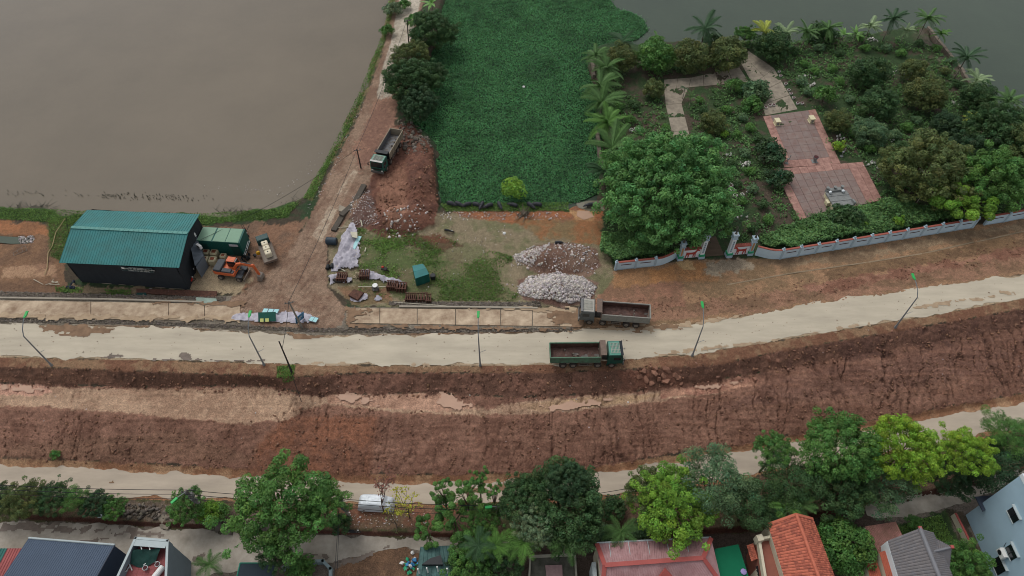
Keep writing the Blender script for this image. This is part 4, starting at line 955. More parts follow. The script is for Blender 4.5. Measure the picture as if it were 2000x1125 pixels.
slab_grid(p_, [(1495, 226), (1558, 214), (1512, 134), (1470, 165)], 2, 3, .12, con)
slab_grid(p_, [(1470, 165), (1512, 134), (1462, 100), (1444, 118)], 2, 2, .12, con)
slab_grid(p_, [(1345, 171), (1463, 160), (1444, 132), (1350, 152)], 4, 1, .12, con)
slab_grid(p_, [(1297, 176), (1345, 171), (1350, 152), (1297, 156)], 2, 1, .12, con)
slab_grid(p_, [(1300, 205), (1331, 202), (1345, 171), (1297, 176)], 1, 1, .12, con)
slab_grid(p_, [(1318, 285), (1352, 285), (1331, 202), (1300, 205)], 1, 3, .12, con)
redp = [mat('red_paver_a', (166, 130, 118), .9, .18, 1.2, .01, 12, col2=(142, 106, 96)), mat('red_paver_b', (160, 124, 113), .9, .18, 1.4, .01, 12, col2=(134, 98, 88))]
gryp = [mat('worn_paver_a', (126, 114, 108), .9, .16, .9, .01, 12, col2=(134, 108, 100)), mat('worn_paver_b', (122, 110, 105), .9, .16, 1.0, .01, 12, col2=(130, 104, 97)), mat('worn_paver_c', (128, 113, 107), .9, .16, 1.1, .01, 12, col2=(124, 106, 100))]
p_ = tag(T('courtyard', None, None), kind='structure')
slab_grid(p_, [(1532, 328), (1642, 321), (1592, 214), (1490, 228)], 7, 8, .15, None, pick=lambda i, j: (redp if i in (0, 6) or j == 0 else gryp)[rng.randrange(2)], lift=.10, gap=.005, jig=.001)
slab_grid(p_, [(1560, 431), (1722, 392), (1684, 318), (1511, 332)], 11, 7, .2, None, pick=lambda i, j: (redp if i >= 9 or j == 6 or i == 0 else gryp)[rng.randrange(2)], lift=.24, gap=.005, jig=.001)
rev = mat('revetment_concrete', (184, 166, 142), .95, .16, .55, .03, 3, col2=(142, 118, 96))
p_ = tag(T('embankment_paving', None, None), kind='structure')
xs = [-150, -10, 178, 330, 400, 470]
for a, b_ in zip(xs, xs[1:]):
    f = lambda x, n: (x, (587+x*.016) if n else (621+x*.014+max(0, x-330)*-.02))
    slab_grid(p_, [f(a, 0), f(b_, 0), f(b_, 1), f(a, 1)], 1, 1, .1, rev, gap=.1, lift=.10, jig=.004)
xs = [676, 742, 815, 890, 978, 1040, 1092, 1132]
for a, b_ in zip(xs, xs[1:]):
    f = lambda x, n: (x, (602+(x-680)*.009) if n else (632+(x-680)*.016))
    slab_grid(p_, [f(a, 0), f(b_, 0), f(b_, 1), f(a, 1)], 1, 1, .1, rev, gap=.12, lift=.10, jig=.004)
kerbm = mat('kerb_concrete', (150, 142, 128), .9, .12, 1)
for nm, l in [('kerb', [(-60, 583), (0, 583), (200, 586), (395, 591)]), ('kerb', [(780, 600), (900, 601), (1050, 603)])]:
    b = MB(); q = [G(*c, .18) for c in l]
    for a, c in zip(q, q[1:]): b.box(((a+c)/2), ((c-a).length, .28, .22), heading(a, c))
    tag(b.build(nm, kerbm), kind='structure')
l = [(1420, 556), (1560, 532), (1700, 512), (1800, 496), (1900, 474), (2020, 448)]
b = MB(); q = [G(*c, -.02) for c in l]
for a, c in zip(q, q[1:]): b.box(((a+c)/2), ((c-a).length+.05, .22, .2), heading(a, c))
tag(b.build('kerb', mat('dirty_kerb', (136, 120, 98), .9, .3, .6)), kind='structure')
# mud washed over the revetment slabs
for i, (poly, rg) in enumerate([([(0, 612), (200, 616), (470, 618), (470, 630), (0, 624)], .5), ([(250, 588), (480, 590), (480, 600), (300, 594)], .6), ([(676, 600), (740, 602), (700, 622), (672, 640)], .7), ([(900, 600), (1140, 602), (1140, 616), (1000, 608)], .6), ([(1060, 612), (1140, 604), (1140, 642), (1090, 634)], .7), ([(680, 634), (900, 638), (1130, 642), (1130, 648), (680, 640)], .5)]):
    patch('mud_patch', poly, .20+.003*i, mudl if i in (0, 3) else mud, 200+i, rag=rg)
# puddles
pud = mat('muddy_puddle', (168, 134, 108), .18, .05, .5, spec=.5)
for i, (poly, rg) in enumerate([([(0, 755), (60, 752), (90, 760), (60, 770), (0, 768)], .5), ([(650, 772), (700, 770), (740, 790), (680, 788)], .6), ([(860, 768), (930, 790), (900, 800), (850, 790)], .6), ([(1060, 795), (1110, 786), (1190, 782), (1150, 796), (1080, 802)], .6), ([(1350, 758), (1400, 750), (1450, 746), (1400, 762)], .5)]):
    patch('mud_patch', poly, .16, mat('pink_mud', (178, 144, 122), .6, .08, .8), 300+i, rag=rg)
for poly, z in [([(1128, 412), (1150, 412), (1160, 424), (1140, 430), (1126, 422)], None)]:
    q = [G(*c) for c in poly]; zz = sum(v.z for v in q)/len(q)+.06; b = MB(); b.quad([(v.x, v.y, zz) for v in q][::-1]); tag(b.build('puddle', pud), kind='structure')
q = [P(x, y, ZL) for x, y in [(1125, 398), (1150, 392), (1175, 392), (1180, 412), (1150, 412), (1130, 406)]]
b = MB(); b.quad([(v.x, v.y, ZL+.04) for v in q][::-1]); tag(b.build('puddle', mat('grey_puddle', (112, 108, 92), .2, .05, .5, spec=.5)), kind='structure')

# ================================================================== VEHICLES
rub = mat('tyre_rubber', (62, 56, 52), .9, .2, 4, gain=.9); rimm = mat('dusty_rim', (122, 112, 102), .7, .15, 6); glass = mat('dark_glass', (24, 30, 34), .12, .05, 1, spec=.6)
steel = mat('worn_steel', (96, 92, 88), .6, .2, 4, metal=.3); chass = mat('chassis_dark', (52, 48, 46), .8, .2, 5); white = mat('white_paint', (214, 214, 210), .5, .05, 3)
rust = mat('rusty_iron', (92, 62, 50), .85, .3, 3, col2=(70, 48, 40)); black = mat('black_plastic', (30, 33, 36), .5, .1, 3); orange = mat('orange_paint', (206, 102, 58), .45, .1, 3, col2=(176, 86, 50))
def wheel(parent, x, y, r, w_, name='wheel'):
    b = MB(); b.tube((x, y-w_/2, r), (x, y+w_/2, r), r, n=16); o = b.build(name, rub, parent, bevel=.04)
    b = MB(); sg = 1 if y > 0 else -1; yy = y+sg*(w_/2+.005); b.tube((x, yy-sg*.03, r), (x, yy+sg*.02, r), r*.56, n=12); b.tube((x, yy, r), (x, yy+sg*.07, r), r*.2, n=8)
    b.build('rim', rimm, o); return o
def dump_truck(label, loc, rz, cabc, bedc, roofc, load):
    t = T('dump_truck', label, 'truck', loc, rz, 'eight wheeled dump trucks')
    b = MB(); b.box((0, 0, .95), (9.4, .9, .3)); b.box((-.2, .8, .75), (1.2, .5, .5)); b.box((-.2, -.8, .75), (1.2, .5, .5))
    for x in (3.5, 1.6, -1.8, -3.2): b.box((x, 0, .52), (.22, 2.0, .22))
    b.build('chassis', chass, t)
    for x in (3.5, 1.6, -1.8, -3.2):
        for s_ in (1, -1): wheel(t, x, s_*1.06, .52, .36)
    c = MB(); W = 1.22   # cab body with raked windscreen
    prof = [(2.85, .95), (4.95, .95), (5.0, 1.75), (4.78, 2.75), (4.6, 2.95), (2.95, 2.95), (2.85, 2.85)]
    n = len(prof); vs = [(x, -W, z) for x, z in prof]+[(x, W, z) for x, z in prof]
    c.add(vs, [tuple(range(n)), tuple(range(2*n-1, n-1, -1))]+[(i, n+i, n+(i+1) % n, (i+1) % n) for i in range(n)])
    cab = c.build('cab', cabc, t, bevel=.05)
    MB().quad([(5.01, -1.08, 1.78), (5.01, 1.08, 1.78), (4.82, 1.0, 2.68), (4.82, -1.0, 2.68)]).build('windscreen', glass, cab)
    for s_ in (1, -1):
        MB().box((4.1, s_*1.225, 2.15), (.95, .03, .6)).build('side_window', glass, cab)
        d_ = MB().box((4.05, s_*1.228, 1.5), (1.15, .03, .6)).build('door', cabc, cab)
        MB().tube((4.75, s_*1.25, 2.5), (4.95, s_*1.55, 2.5), .03).box((4.98, s_*1.55, 2.25), (.1, .18, .45)).build('mirror', black, cab)
        MB().box((5.02, s_*.9, 1.15), (.06, .32, .2)).build('headlight', white, cab)
        m_ = MB()
        for k in range(6): a0, a1 = math.pi*k/6, math.pi*(k+1)/6; m_.box((3.5+.66*math.cos((a0+a1)/2), s_*1.15, .55+.66*math.sin((a0+a1)/2)), (.38, .3, .06), 0, 0, 0, -((a0+a1)/2-math.pi/2))
        m_.build('fender', cabc, t)
    MB().box((5.06, 0, .75), (.2, 2.4, .45)).build('bumper', steel, t, bevel=.04)
    MB().box((5.03, 0, 1.4), (.06, 1.7, .25)).build('grille', black, cab)
    r = MB()
    for k in range(7): r.box((3.3+k*.19, 0, 3.04), (.06, 1.5, .05))
    for y in (-.8, -.3, .3, .8): r.box((3.87, y, 3.0), (1.3, .06, .06))
    r.build('roof_rack', mat('rack_grey', (156, 156, 146), .7, .15, 4), cab)
    MB().box((3.75, 0, 2.962), (1.5, 2.2, .03)).build('roof_panel', roofc, cab)
    MB().box((4.72, 0, 2.97), (.35, 2.3, .08), 0, 0, 0, .25).build('sun_visor', glass, cab)
    # bed
    bed = MB(); bed.box((-1.55, 0, 1.3), (6.7, 2.45, .14)); bed.build('bed_floor', steel, t)
    x0, x1 = -4.95, 1.85
    for s_ in (1, -1):
        w_ = MB(); w_.box((-1.55, s_*1.2, 1.95), (6.8, .07, 1.25)); w_.box((-1.55, s_*1.22, 2.58), (6.85, .14, .1)); w_.box((-1.55, s_*1.24, 1.42), (6.8, .08, .12))
        sd_ = w_.build('side_board', bedc, t)
        MB().box((-1.55, s_*1.155, 1.9), (6.6, .02, 1.05)).build('liner', load[1], sd_)
        for k in range(7): MB().box((x0+.25+k*1.05, s_*1.265, 1.98), (.1, .08, 1.15)).build('rib', bedc, sd_)
    MB().box((x0-.02, 0, 1.95), (.08, 2.4, 1.2)).box((x0-.05, 0, 2.56), (.14, 2.5, .1)).build('tailgate', bedc, t)
    MB().box((x1+.05, 0, 2.2), (.08, 2.4, 1.75)).box((x1+.4, 0, 3.1), (.75, 2.45, .06)).box((x1+.05, -1.15, 2.2), (.16, .12, 1.8)).box((x1+.05, 1.15, 2.2), (.16, .12, 1.8)).build('cab_guard', load[2], t)
    # residue of soil in the bed
    g = []; nx, ny = 40, 16
    X, Yy = np.meshgrid(np.linspace(-4.88, 1.8, nx), np.linspace(-1.14, 1.14, ny), indexing='ij')
    h = load[0]*(.55+.9*fbm(X*.6+load[3], Yy*.9, 3, load[3]))+.14*fbm(X*2.5, Yy*2.5, 2, 3)+load[0]*.5*np.abs(Yy+load[4]*.3)**2
    h = np.maximum(h, -.02)
    idx = np.arange(X.size).reshape(X.shape); Q = np.stack([idx[:-1, :-1], idx[1:, :-1], idx[1:, 1:], idx[:-1, 1:]], -1).reshape(-1, 4)
    link('soil_load', fastmesh('soil_load', np.stack([X, Yy, 1.35+h], -1).reshape(-1, 3), Q, smooth=True), t, load[1])
    for k in range(4):
        a = random.Random(k+load[3]); MB().stone((a.uniform(-4, 1), a.uniform(-.8, .8), 1.5+load[0]*.5), a.uniform(.12, .3)).build('rubble_lump', rimm, t)
    for s_ in (1, -1):
        gq = MB(); gq.box((-.1, s_*1.18, .95), (1.9, .04, .08)); gq.box((-.1, s_*1.18, .55), (1.9, .04, .08)); gq.box((-1.0, s_*1.18, .75), (.08, .04, .45)); gq.box((.8, s_*1.18, .75), (.08, .04, .45)); gq.box((.2, s_*1.18, .75), (.06, .04, .45))
        gq.build('side_guard', rimm, t)
    return t
def place(front_px, rear_px, zg, ax_f, ax_r, side):
    """near side wheel contacts in the photo -> origin and heading"""
    f = P(*front_px, zg); r = P(*rear_px, zg); d = (f-r).normalized(); perp = Vector((-d.y, d.x, 0))*side
    mid = (f+r)/2-d*(ax_f+ax_r)/2+perp*1.2
    return (mid.x, mid.y, zg), math.atan2(d.y, d.x)
soilm = mat('wet_soil_load', (88, 62, 54), .6, .25, 2, .05, 8, col2=(70, 50, 44)); bedgrey = mat('bed_grey', (132, 130, 122), .7, .15, 3); bedgreen = mat('bed_green', (72, 112, 88), .7, .3, 2.5, col2=(98, 104, 90))
cabgrey = mat('cab_grey', (92, 94, 92), .6, .15, 3); cabgreen = mat('cab_green', (28, 72, 62), .4, .2, 3); bedcream = mat('bed_dusty_cream', (136, 126, 108), .8, .15, 3)
rustg = mat('guard_brown', (110, 94, 84), .8, .2, 3)
l_, r_ = place((1150.6, 633.7), (1240.5, 640.4), 0.0, 3.5, -3.2, -1)
dump_truck('grey dump truck with brown soil in its bed, nose to the left', l_, r_, cabgrey, bedgrey, mat('roof_cream', (160, 156, 146), .6, .1, 3), (.34, soilm, rustg, 3, 1))
l_, r_ = place((1192.4, 717.6), (1100, 718.5), 0.0, 3.5, -3.2, 1)
dump_truck('green dump truck with a turquoise cab roof, nose to the right', l_, r_, cabgreen, bedgreen, mat('roof_turquoise', (84, 138, 122), .6, .1, 3), (.10, soilm, rustg, 8, 1))
g = G(757, 334); l_, r_ = place((757, 334), (783, 288), g.z, 3.5, -3.2, -1)
dump_truck('green cabbed dump truck with a wet grey bed on the causeway', l_, r_, mat('cab_teal', (36, 84, 74), .4, .2, 3), bedcream, mat('roof_mint', (108, 142, 126), .6, .1, 3), (.03, mat('wet_bed', (98, 98, 100), .4, .3, 3), black, 12, 1))

# wheeled excavator
def excavator(loc, rz):
    t = T('wheeled_excavator', 'orange wheeled excavator with its bucket resting on the ground', 'excavator', loc, rz)
    dk = mat('machine_grey', (62, 66, 70), .6, .15, 3)
    for x in (1.55, -1.45):
        for y in (1.05, -1.05): wheel(t, x, y, .5, .42)
    MB().box((0, 0, .75), (3.6, 1.0, .4)).box((1.55, 0, .55), (.3, 1.9, .25)).box((-1.45, 0, .55), (.3, 1.9, .25)).box((1.6, -.85, 1.05), (1.1, .7, .12)).box((1.6, .85, 1.05), (1.1, .7, .12)).build('undercarriage', dk, t, bevel=.03)
    MB().box((2.35, 0, .45), (.1, 2.4, .6), 0, 0, 0, .2).build('dozer_blade', rimm, t)
    MB().tube((0, 0, .9), (0, 0, 1.15), .65, n=16).build('turntable', dk, t)
    b = MB(); b.prism([(-2.3, -1.0), (-2.1, -1.2), (1.1, -1.2), (1.1, 1.2), (-2.1, 1.2), (-2.3, 1.0)], 1.15, 1.75); b.build('house', orange, t, bevel=.06)
    MB().box((-1.65, 0, 2.0), (1.2, 2.3, .5)).build('engine_hood', dk, t, bevel=.08)
    MB().box((-2.1, 0, 1.6), (.5, 2.38, .8)).build('counterweight', orange, t, bevel=.12)
    MB().box((-.2, -.75, 1.9), (1.5, .75, .3)).box((.7, -.8, 1.82), (.5, .6, .12)).build('tank_cover', dk, t, bevel=.04)
    cb = MB().box((.35, .7, 2.3), (1.5, .95, 1.3)).build('cab', glass, t, bevel=.06)
    MB().box((.2, .7, 2.98), (1.3, 1.0, .08)).build('cab_roof', orange, cb, bevel=.03)
    for x in (-.38, 1.08):
        for y in (.24, 1.16): MB().box((x, y, 2.3), (.09, .07, 1.3)).build('cab_post', orange, cb)
    MB().box((.35, 1.19, 1.95), (1.5, .04, .55)).build('door', orange, cb)
    bm = MB(); pts = [(.6, -.05, 1.7), (1.5, -.05, 2.9), (2.5, -.05, 3.3), (4.3, -.05, 3.0)]
    for a, c in zip(pts, pts[1:]):
        a = Vector(a); c = Vector(c); d = c-a; bm.box((a+c)/2, (d.length+.15, .34, .42), 0, 0, 0, -math.atan2(d.z, d.x))
    bm.build('boom', orange, t, bevel=.04)
    MB().tube((.9, -.35, 1.5), (2.2, -.35, 3.0), .08).tube((.9, .25, 1.5), (2.2, .25, 3.0), .08).tube((2.3, -.05, 3.55), (3.9, -.05, 3.45), .08).build('hydraulic_ram', steel, t)
    s_ = MB(); a = Vector((4.15, -.05, 3.2)); c = Vector((4.55, -.05, 1.2)); d = c-a; s_.box((a+c)/2, (d.length+.3, .3, .34), 0, 0, 0, -math.atan2(d.z, d.x)); s_.build('stick', orange, t, bevel=.03)
    k = MB()
    pr = [(4.4, 1.25), (4.95, 1.1), (5.1, .6), (4.9, .1), (4.3, .05), (4.25, .12), (4.75, .25), (4.88, .6), (4.6, .9)]
    n = len(pr); k.add([(x, -.55, z) for x, z in pr]+[(x, .45, z) for x, z in pr], [(i, n+i, n+(i+1) % n, (i+1) % n) for i in range(n)])
    for y in (-.56, .46): k.quad([(4.4, y, 1.25), (4.95, y, 1.1), (5.1, y, .6), (4.9, y, .1), (4.3, y, .05)])
    for i in range(4): k.box((4.15, -.42+i*.25, .1), (.25, .08, .06))
    k.build('bucket', rimm, t)
    return t
f = G(470.5, 551); r = G(430.5, 545.5); d = (f-r).normalized(); pp = Vector((-d.y, d.x, 0)); m_ = (f+r)/2+pp*1.15
excavator((m_.x, m_.y, gh(m_.x, m_.y)), math.atan2(d.y, d.x))

# small flatbed truck with three water tanks
def cube_tank(label, loc, rz, dirty, parent=None, s=1.0):
    cm = mat('tank_cream', (208, 198, 172), .6, .08, 3) if not dirty else mat('tank_dirty_cream', (164, 156, 128), .7, .2, 2)
    t = T('water_tank', label, 'tank', loc, rz, 'cube shaped water tanks')
    MB().box((0, 0, .55*s), (1.0*s, 1.0*s, 1.0*s)).build('body', cm, t, bevel=.12)
    if dirty:
        MB().box((0, 0, 1.056*s), (.55*s, .5*s, .02)).build('cut_opening', mat('rust_stain', (110, 62, 44), .9, .4, 5), t)
        b = MB()
        for y in (-.3, .3): b.box((0, y*s, 1.07*s), (.9*s, .08, .04))
    else:
        MB().tube((0, 0, 1.05*s), (0, 0, 1.12*s), .09, n=8).build('cap', black, t); b = MB()
        for y in (-.3, .3): b.box((0, y*s, 1.055*s), (.95*s, .04, .03))
    b.build('rib', cm, t)
fr_ = G(516, 474); rr_ = G(533, 519); d = (fr_-rr_).normalized(); rz = math.atan2(d.y, d.x); cen = (fr_+rr_)/2; zz = gh(cen.x, cen.y)
t = T('flatbed_truck', 'small dark green flatbed truck carrying three cream water tanks', 'truck', (cen.x, cen.y, zz), rz)
for x in (1.6, -1.5):
    for y in (.85, -.85): wheel(t, x, y, .38, .25)
MB().box((0, 0, .6), (5.2, .7, .2)).build('chassis', chass, t)
dg = mat('truck_dark_green', (44, 72, 70), .5, .15, 3)
cb = MB().box((2.2, 0, 1.25), (1.2, 1.9, 1.3)).build('cab', dg, t, bevel=.08); MB().box((2.82, 0, 1.5), (.04, 1.6, .5)).build('windscreen', glass, cb)
b = MB()
for i in range(7): b.box((2.2, -.8+i*.27, 1.92), (1.1, .05, .04))
b.build('roof_rib', dg, cb)
MB().box((-.6, 0, .8), (4.2, 2.1, .12)).build('bed', rimm, t)
MB().box((-.6, 1.06, 1.0), (4.2, .06, .3)).box((-.6, -1.06, 1.0), (4.2, .06, .3)).box((-2.7, 0, 1.0), (.06, 2.1, .3)).build('side_rail', rustg, t)
R3 = Matrix.Rotation(rz, 3, 'Z')
for i, nm_ in enumerate(['front', 'middle', 'rear']):
    p = cen+R3 @ Vector((.85-i*1.08, -.05, 0)); cube_tank('clean cream water tank, %s one on the flatbed truck' % nm_, (p.x, p.y, zz+.82), rz, False)
mm = MB().tube((0, -.15, .35), (0, .15, .35), .33, n=14).tube((0, -.2, .35), (0, .2, .35), .12, n=8).build('cable_reel', mat('yellow_paint', (196, 148, 30), .5, .1, 3)); p = cen+R3 @ Vector((.1, 1.35, 0)); mm.location = (p.x, p.y, zz+.5); mm.rotation_euler = (0, 0, rz+1.57); tag(mm, 'yellow reel beside the tanks of the flatbed truck', 'reel')
rzw = heading(G(400, 500), G(470, 504))
for x, y, lb in [(406, 500, 'dirty tank with rusty opening, rear left of the group by the container'), (422, 501, 'dirty tank with rusty opening, rear middle of the group by the container'), (439, 506, 'smaller dirty tank with rusty opening, right end of the group by the container'), (403, 514, 'dirty tank with rusty opening, front left of the group by the container'), (419, 515, 'dirty tank with rusty opening, front right beside the excavator hood')]:
    g = G(x, y); cube_tank(lb, g, rzw, True, s=1.15 if 'small' not in lb else .95)
# blue barrel
g = G(483, 472); t = T('barrel', 'bright blue plastic barrel behind the green container', 'barrel', g)
b = MB(); bl_ = mat('blue_plastic', (44, 104, 190), .4, .08, 3); b.tube((0, 0, 0), (0, 0, .9), .42, .42, 14); b.tube((0, 0, .3), (0, 0, .36), .45, n=14); b.tube((0, 0, .6), (0, 0, .66), .45, n=14); b.build('drum', bl_, t); MB().tube((0, 0, .9), (0, 0, .94), .36, n=14).tube((.15, 0, .94), (.15, 0, .98), .05, n=6).build('lid', bl_, t)

# covered car
def car_cover():
    a = P(699, 992, -4.6); c = P(771, 992, -4.6); zc = (a+c)/2; L = (c-a).length; t = T('covered_car', 'car under a silver cover parked on the verge of the lower road', 'car', (zc.x, zc.y+.4, gh(zc.x, zc.y)-.0), heading(G(699, 990), G(771, 993)))
    nx, ny = 56, 30; X, Y_ = np.meshgrid(np.linspace(-1, 1, nx), np.linspace(-1, 1, ny), indexing='ij')
    r = np.maximum(np.abs(X)**5, np.abs(Y_)**5)
    prof = np.interp(X, [-1, -.93, -.8, -.45, .45, .62, .9, 1], [.7, 1.15, 1.5, 1.68, 1.62, 1.15, .95, .6])
    side = (1-np.abs(Y_)**7)**.5
    Z = np.maximum(0.05, prof*np.minimum(1, side)*(1-np.abs(X)**16))
    Z += .05*fbm(X*5, Y_*4, 3, 5)+.03*np.abs(vn(X*14, Y_*3, 8))
    W = .95; XX = X*L/2*(1-.03*np.abs(Y_)**4); YY = Y_*W*(1-.12*np.abs(X)**6)
    idx = np.arange(X.size).reshape(X.shape); Q = np.stack([idx[:-1, :-1], idx[1:, :-1], idx[1:, 1:], idx[:-1, 1:]], -1).reshape(-1, 4)
    link('cover', fastmesh('cover', np.stack([XX, YY, Z], -1).reshape(-1, 3), Q, smooth=True), t, mat('silver_cover', (204, 210, 214), .45, .08, 2, .02, 4, metal=.15))
    for x in (-L*.3, L*.3):
        for y in (.8, -.8): wheel(t, x, y, .33, .2)
car_cover()

def motorbike(px, py, ang, label, bodyc, fallen=False):
    g = G(px, py); t = T('motorbike', label, 'motorbike', g, ang)
    if fallen: t.rotation_euler = (.5, 0, ang)
    for x in (.62, -.62):
        b = MB(); n = 14
        for i in range(n):
            a0, a1 = 2*math.pi*i/n, 2*math.pi*(i+1)/n; b.tube((x+.26*math.cos(a0), 0, .3+.26*math.sin(a0)), (x+.26*math.cos(a1), 0, .3+.26*math.sin(a1)), .055, n=5)
        w_ = b.build('wheel', rub, t); MB().tube((x, -.06, .3), (x, .06, .3), .1, n=8).build('hub', rimm, w_)
    MB().box((0, 0, .45), (.75, .26, .3)).box((.45, 0, .65), (.2, .3, .45), 0, 0, 0, .3).box((-.45, 0, .68), (.5, .24, .18)).build('body', bodyc, t, bevel=.05)
    MB().box((-.25, 0, .82), (.75, .26, .1)).build('seat', black, t, bevel=.04)
    MB().tube((.5, -.34, 1.0), (.5, .34, 1.0), .025).tube((.6, 0, .4), (.48, 0, 1.0), .04).build('handlebar', steel, t)
    MB().ball((.62, 0, .92), .1).build('headlight', white, t)
blk = mat('bike_black', (34, 32, 32), .4, .1, 3)
motorbike(692, 1041, 0.0, 'black motorbike standing against the brown bank of the village road', blk)
motorbike(878, 452, -.25, 'black motorbike with a dark cover left in the grassy yard', blk, True)
motorbike(373, 553, .9, 'motorbike with a red panel at the corner of the warehouse', mat('bike_red', (170, 50, 36), .4, .1, 3))
motorbike(379, 528, -.9, 'dark motorbike with a yellow strip beside the air conditioned annex', mat('bike_maroon', (74, 40, 38), .4, .2, 3))

# ================================================================== WORK COMPOUND
teal = mat('teal_sheet', (48, 116, 116), .6, .13, .5, col2=(58, 112, 108)); teal2 = mat('green_sheet', (24, 84, 76), .55, .08, .8); net = mat('black_shade_net', (40, 44, 48), .9, .12, 1.5, .02, 3)
greyc = mat('grey_sheet', (98, 106, 114), .6, .1, 1)
def corr(q, nrib, amp, name, m, parent, off, th=.06):
    """ribbed metal sheet over quad q = (eave a, eave b, ridge b, ridge a)"""
    b = MB(); q = [Vector(p) for p in q]; nrm = (q[1]-q[0]).cross(q[3]-q[0]).normalized()
    if nrm.z < 0: nrm = -nrm
    b.slab(q, th)
    for i in range(nrib+1):
        u = i/nrib; a = q[0].lerp(q[1], u); c = q[3].lerp(q[2], u); e = (q[1]-q[0]).normalized()*.05
        a = a+nrm*.002; c = c+nrm*.002
        b.add([a-e, a+e, c+e, c-e, a+nrm*amp, c+nrm*amp], [(0, 4, 5, 3), (4, 1, 2, 5), (0, 1, 4), (3, 5, 2)])
    return b.build(name, m, parent, off)
ZY = ZL
def warehouse():
    ze, zr = 3.9, 5.65
    fl, frr = P(115.8, 513.1, ze), P(349.3, 523, ze); rl, rr = P(139.4, 444, zr), P(366.9, 455.4, zr); bl2, br = P(170.6, 409.9, ze), P(389.6, 418.4, ze)
    base = (fl+br)/2; base.z = ZY
    t = T('warehouse', 'large shed with a teal ribbed roof and walls of black netting', 'shed', base)
    corr([fl, frr, rr, rl], 46, .05, 'front_roof_slope', teal, t, base); corr([bl2, br, rr, rl], 46, .05, 'rear_roof_slope', teal, t, base)
    b = MB()
    n = (rr-rl)
    for i in range(24):
        a = rl+n*(i/24); c = rl+n*((i+1)/24-.002); b.box((a+c)/2+Vector((0, 0, .05)), ((c-a).length, .5, .06), heading(rl, rr))
    b.build('ridge_cap', mat('ridge_worn', (84, 138, 130), .6, .2, 3), t, base)
    a = P(159, 550.6, ZY); c = P(369.7, 566.3, ZY); ax = (frr-fl).normalized(); dp = (bl2-fl); dp.z = 0
    d2 = c+dp*.97; d3 = a+dp*.97
    # rippled net walls
    def wall(p, q, zt0, zt1, nm):
        nx, nz = 60, 14; V = []; L = (q-p).length
        nr = Vector((-(q-p).y, (q-p).x, 0)).normalized()
        for i in range(nx+1):
            u = i/nx; pt = p.lerp(q, u); top = zt0+(zt1-zt0)*u
            for j in range(nz+1):
                v = j/nz; o = .16*math.sin(v*3.1)*(vn(np.array([u*9.]), np.array([v*2.]), 5)[0])+.05*vn(np.array([u*30.]), np.array([v*3.]), 6)[0]
                V.append(pt+nr*o+Vector((0, 0, ZY-p.z+(top-ZY)*v)))
        idx = np.arange(len(V)).reshape(nx+1, nz+1); Q = np.stack([idx[:-1, :-1], idx[1:, :-1], idx[1:, 1:], idx[:-1, 1:]], -1).reshape(-1, 4)
        return link(nm, fastmesh(nm, np.array([list(v-base) for v in V]), Q, smooth=True), t, net)
    front = wall(a, c, ze-.08, ze-.08, 'front_wall'); wall(c, d2, ze-.08, ze-.08, 'side_wall'); wall(d2, d3, ze-.1, ze-.1, 'rear_wall'); wall(d3, a, ze-.1, ze-.1, 'side_wall')
    g_ = MB()
    for p, q, r in ((c, d2, rr), (d3, a, rl)):
        mid = (p+q)/2; g_.quad([(p.x, p.y, ze-.1), (q.x, q.y, ze-.1), (mid.x, mid.y, zr-.1)])
    g_.build('gable', net, t, base)
    MB().prism([(v.x, v.y) for v in (a, c, d2, d3)], ZY-.3, ZY+.1).build('floor_slab', con, t, base)
    # banner
    w_ = (c-a); rz = math.atan2(w_.y, w_.x); nrm = Vector((math.sin(rz), -math.cos(rz), 0))
    def onwall(px, py):
        o = Vector((0, 0, CH)); d = P(px, py, 0)-o; k = (a+nrm*.25-o).dot(nrm)/d.dot(nrm); return o+d*k
    c1 = onwall(236, 523); c2 = onwall(298, 527.5); c3 = onwall(300, 533); L = (c2-c1).length
    ctr = (c1+c2)/2+Vector((0, 0, -.15))
    bn = MB().box(ctr, (L, .05, .95), rz).build('banner', mat('banner_green', (26, 46, 44), .7, .1, 2), t, base)
    fr2 = MB(); hx = Vector((math.cos(rz), math.sin(rz), 0))
    for sgn in (-1, 1): fr2.box(ctr+nrm*.03+Vector((0, 0, .46*sgn)), (L, .02, .03), rz); fr2.box(ctr+nrm*.03+hx*(L/2*sgn), (.03, .02, .95), rz)
    fr2.build('banner_edge', greyc, bn, base)
    def text(s, pos, size, nm='lettering'):
        cu = bpy.data.curves.new(nm, 'FONT'); cu.body = s; cu.size = size; cu.align_x = 'CENTER'; cu.align_y = 'CENTER'; cu.extrude = .005
        o = bpy.data.objects.new(nm, cu); C.objects.link(o); bpy.context.view_layer.update()
        me = bpy.data.meshes.new_from_object(o.evaluated_get(bpy.context.evaluated_depsgraph_get())); bpy.data.objects.remove(o)
        me.materials.append(white); k = link(nm, me, bn); k.location = Vector(pos)-base; k.rotation_euler = (math.pi/2, 0, rz)
    text('NHÀ THẦU THI CÔNG', ctr+nrm*.045+Vector((0, 0, .33)), .22); text('CÔNG TY CỔ PHẦN XÂY DỰNG', ctr+nrm*.045+Vector((0, 0, .08))+hx*.3, .34)
    text('CÔNG TY CP XÂY DỰNG', ctr+nrm*.045+Vector((0, 0, -.28))+hx*.2, .28)
    MB().box(ctr+nrm*.04-hx*(L/2-.35)+Vector((0, 0, .15)), (.45, .02, .35), rz, 0, 0, .2).build('emblem', white, bn, base)
    # annex of grey ribbed sheet with two air conditioners
    q = [P(352, 523, 3.2), P(372, 523, 1.0), P(388, 470, 1.0), P(372, 452, 3.2)]
    A0, A1, A2, A3 = P(366, 455, 2.6), P(381, 452, 1.9), P(397, 500, 1.2), P(381, 519, 1.6)
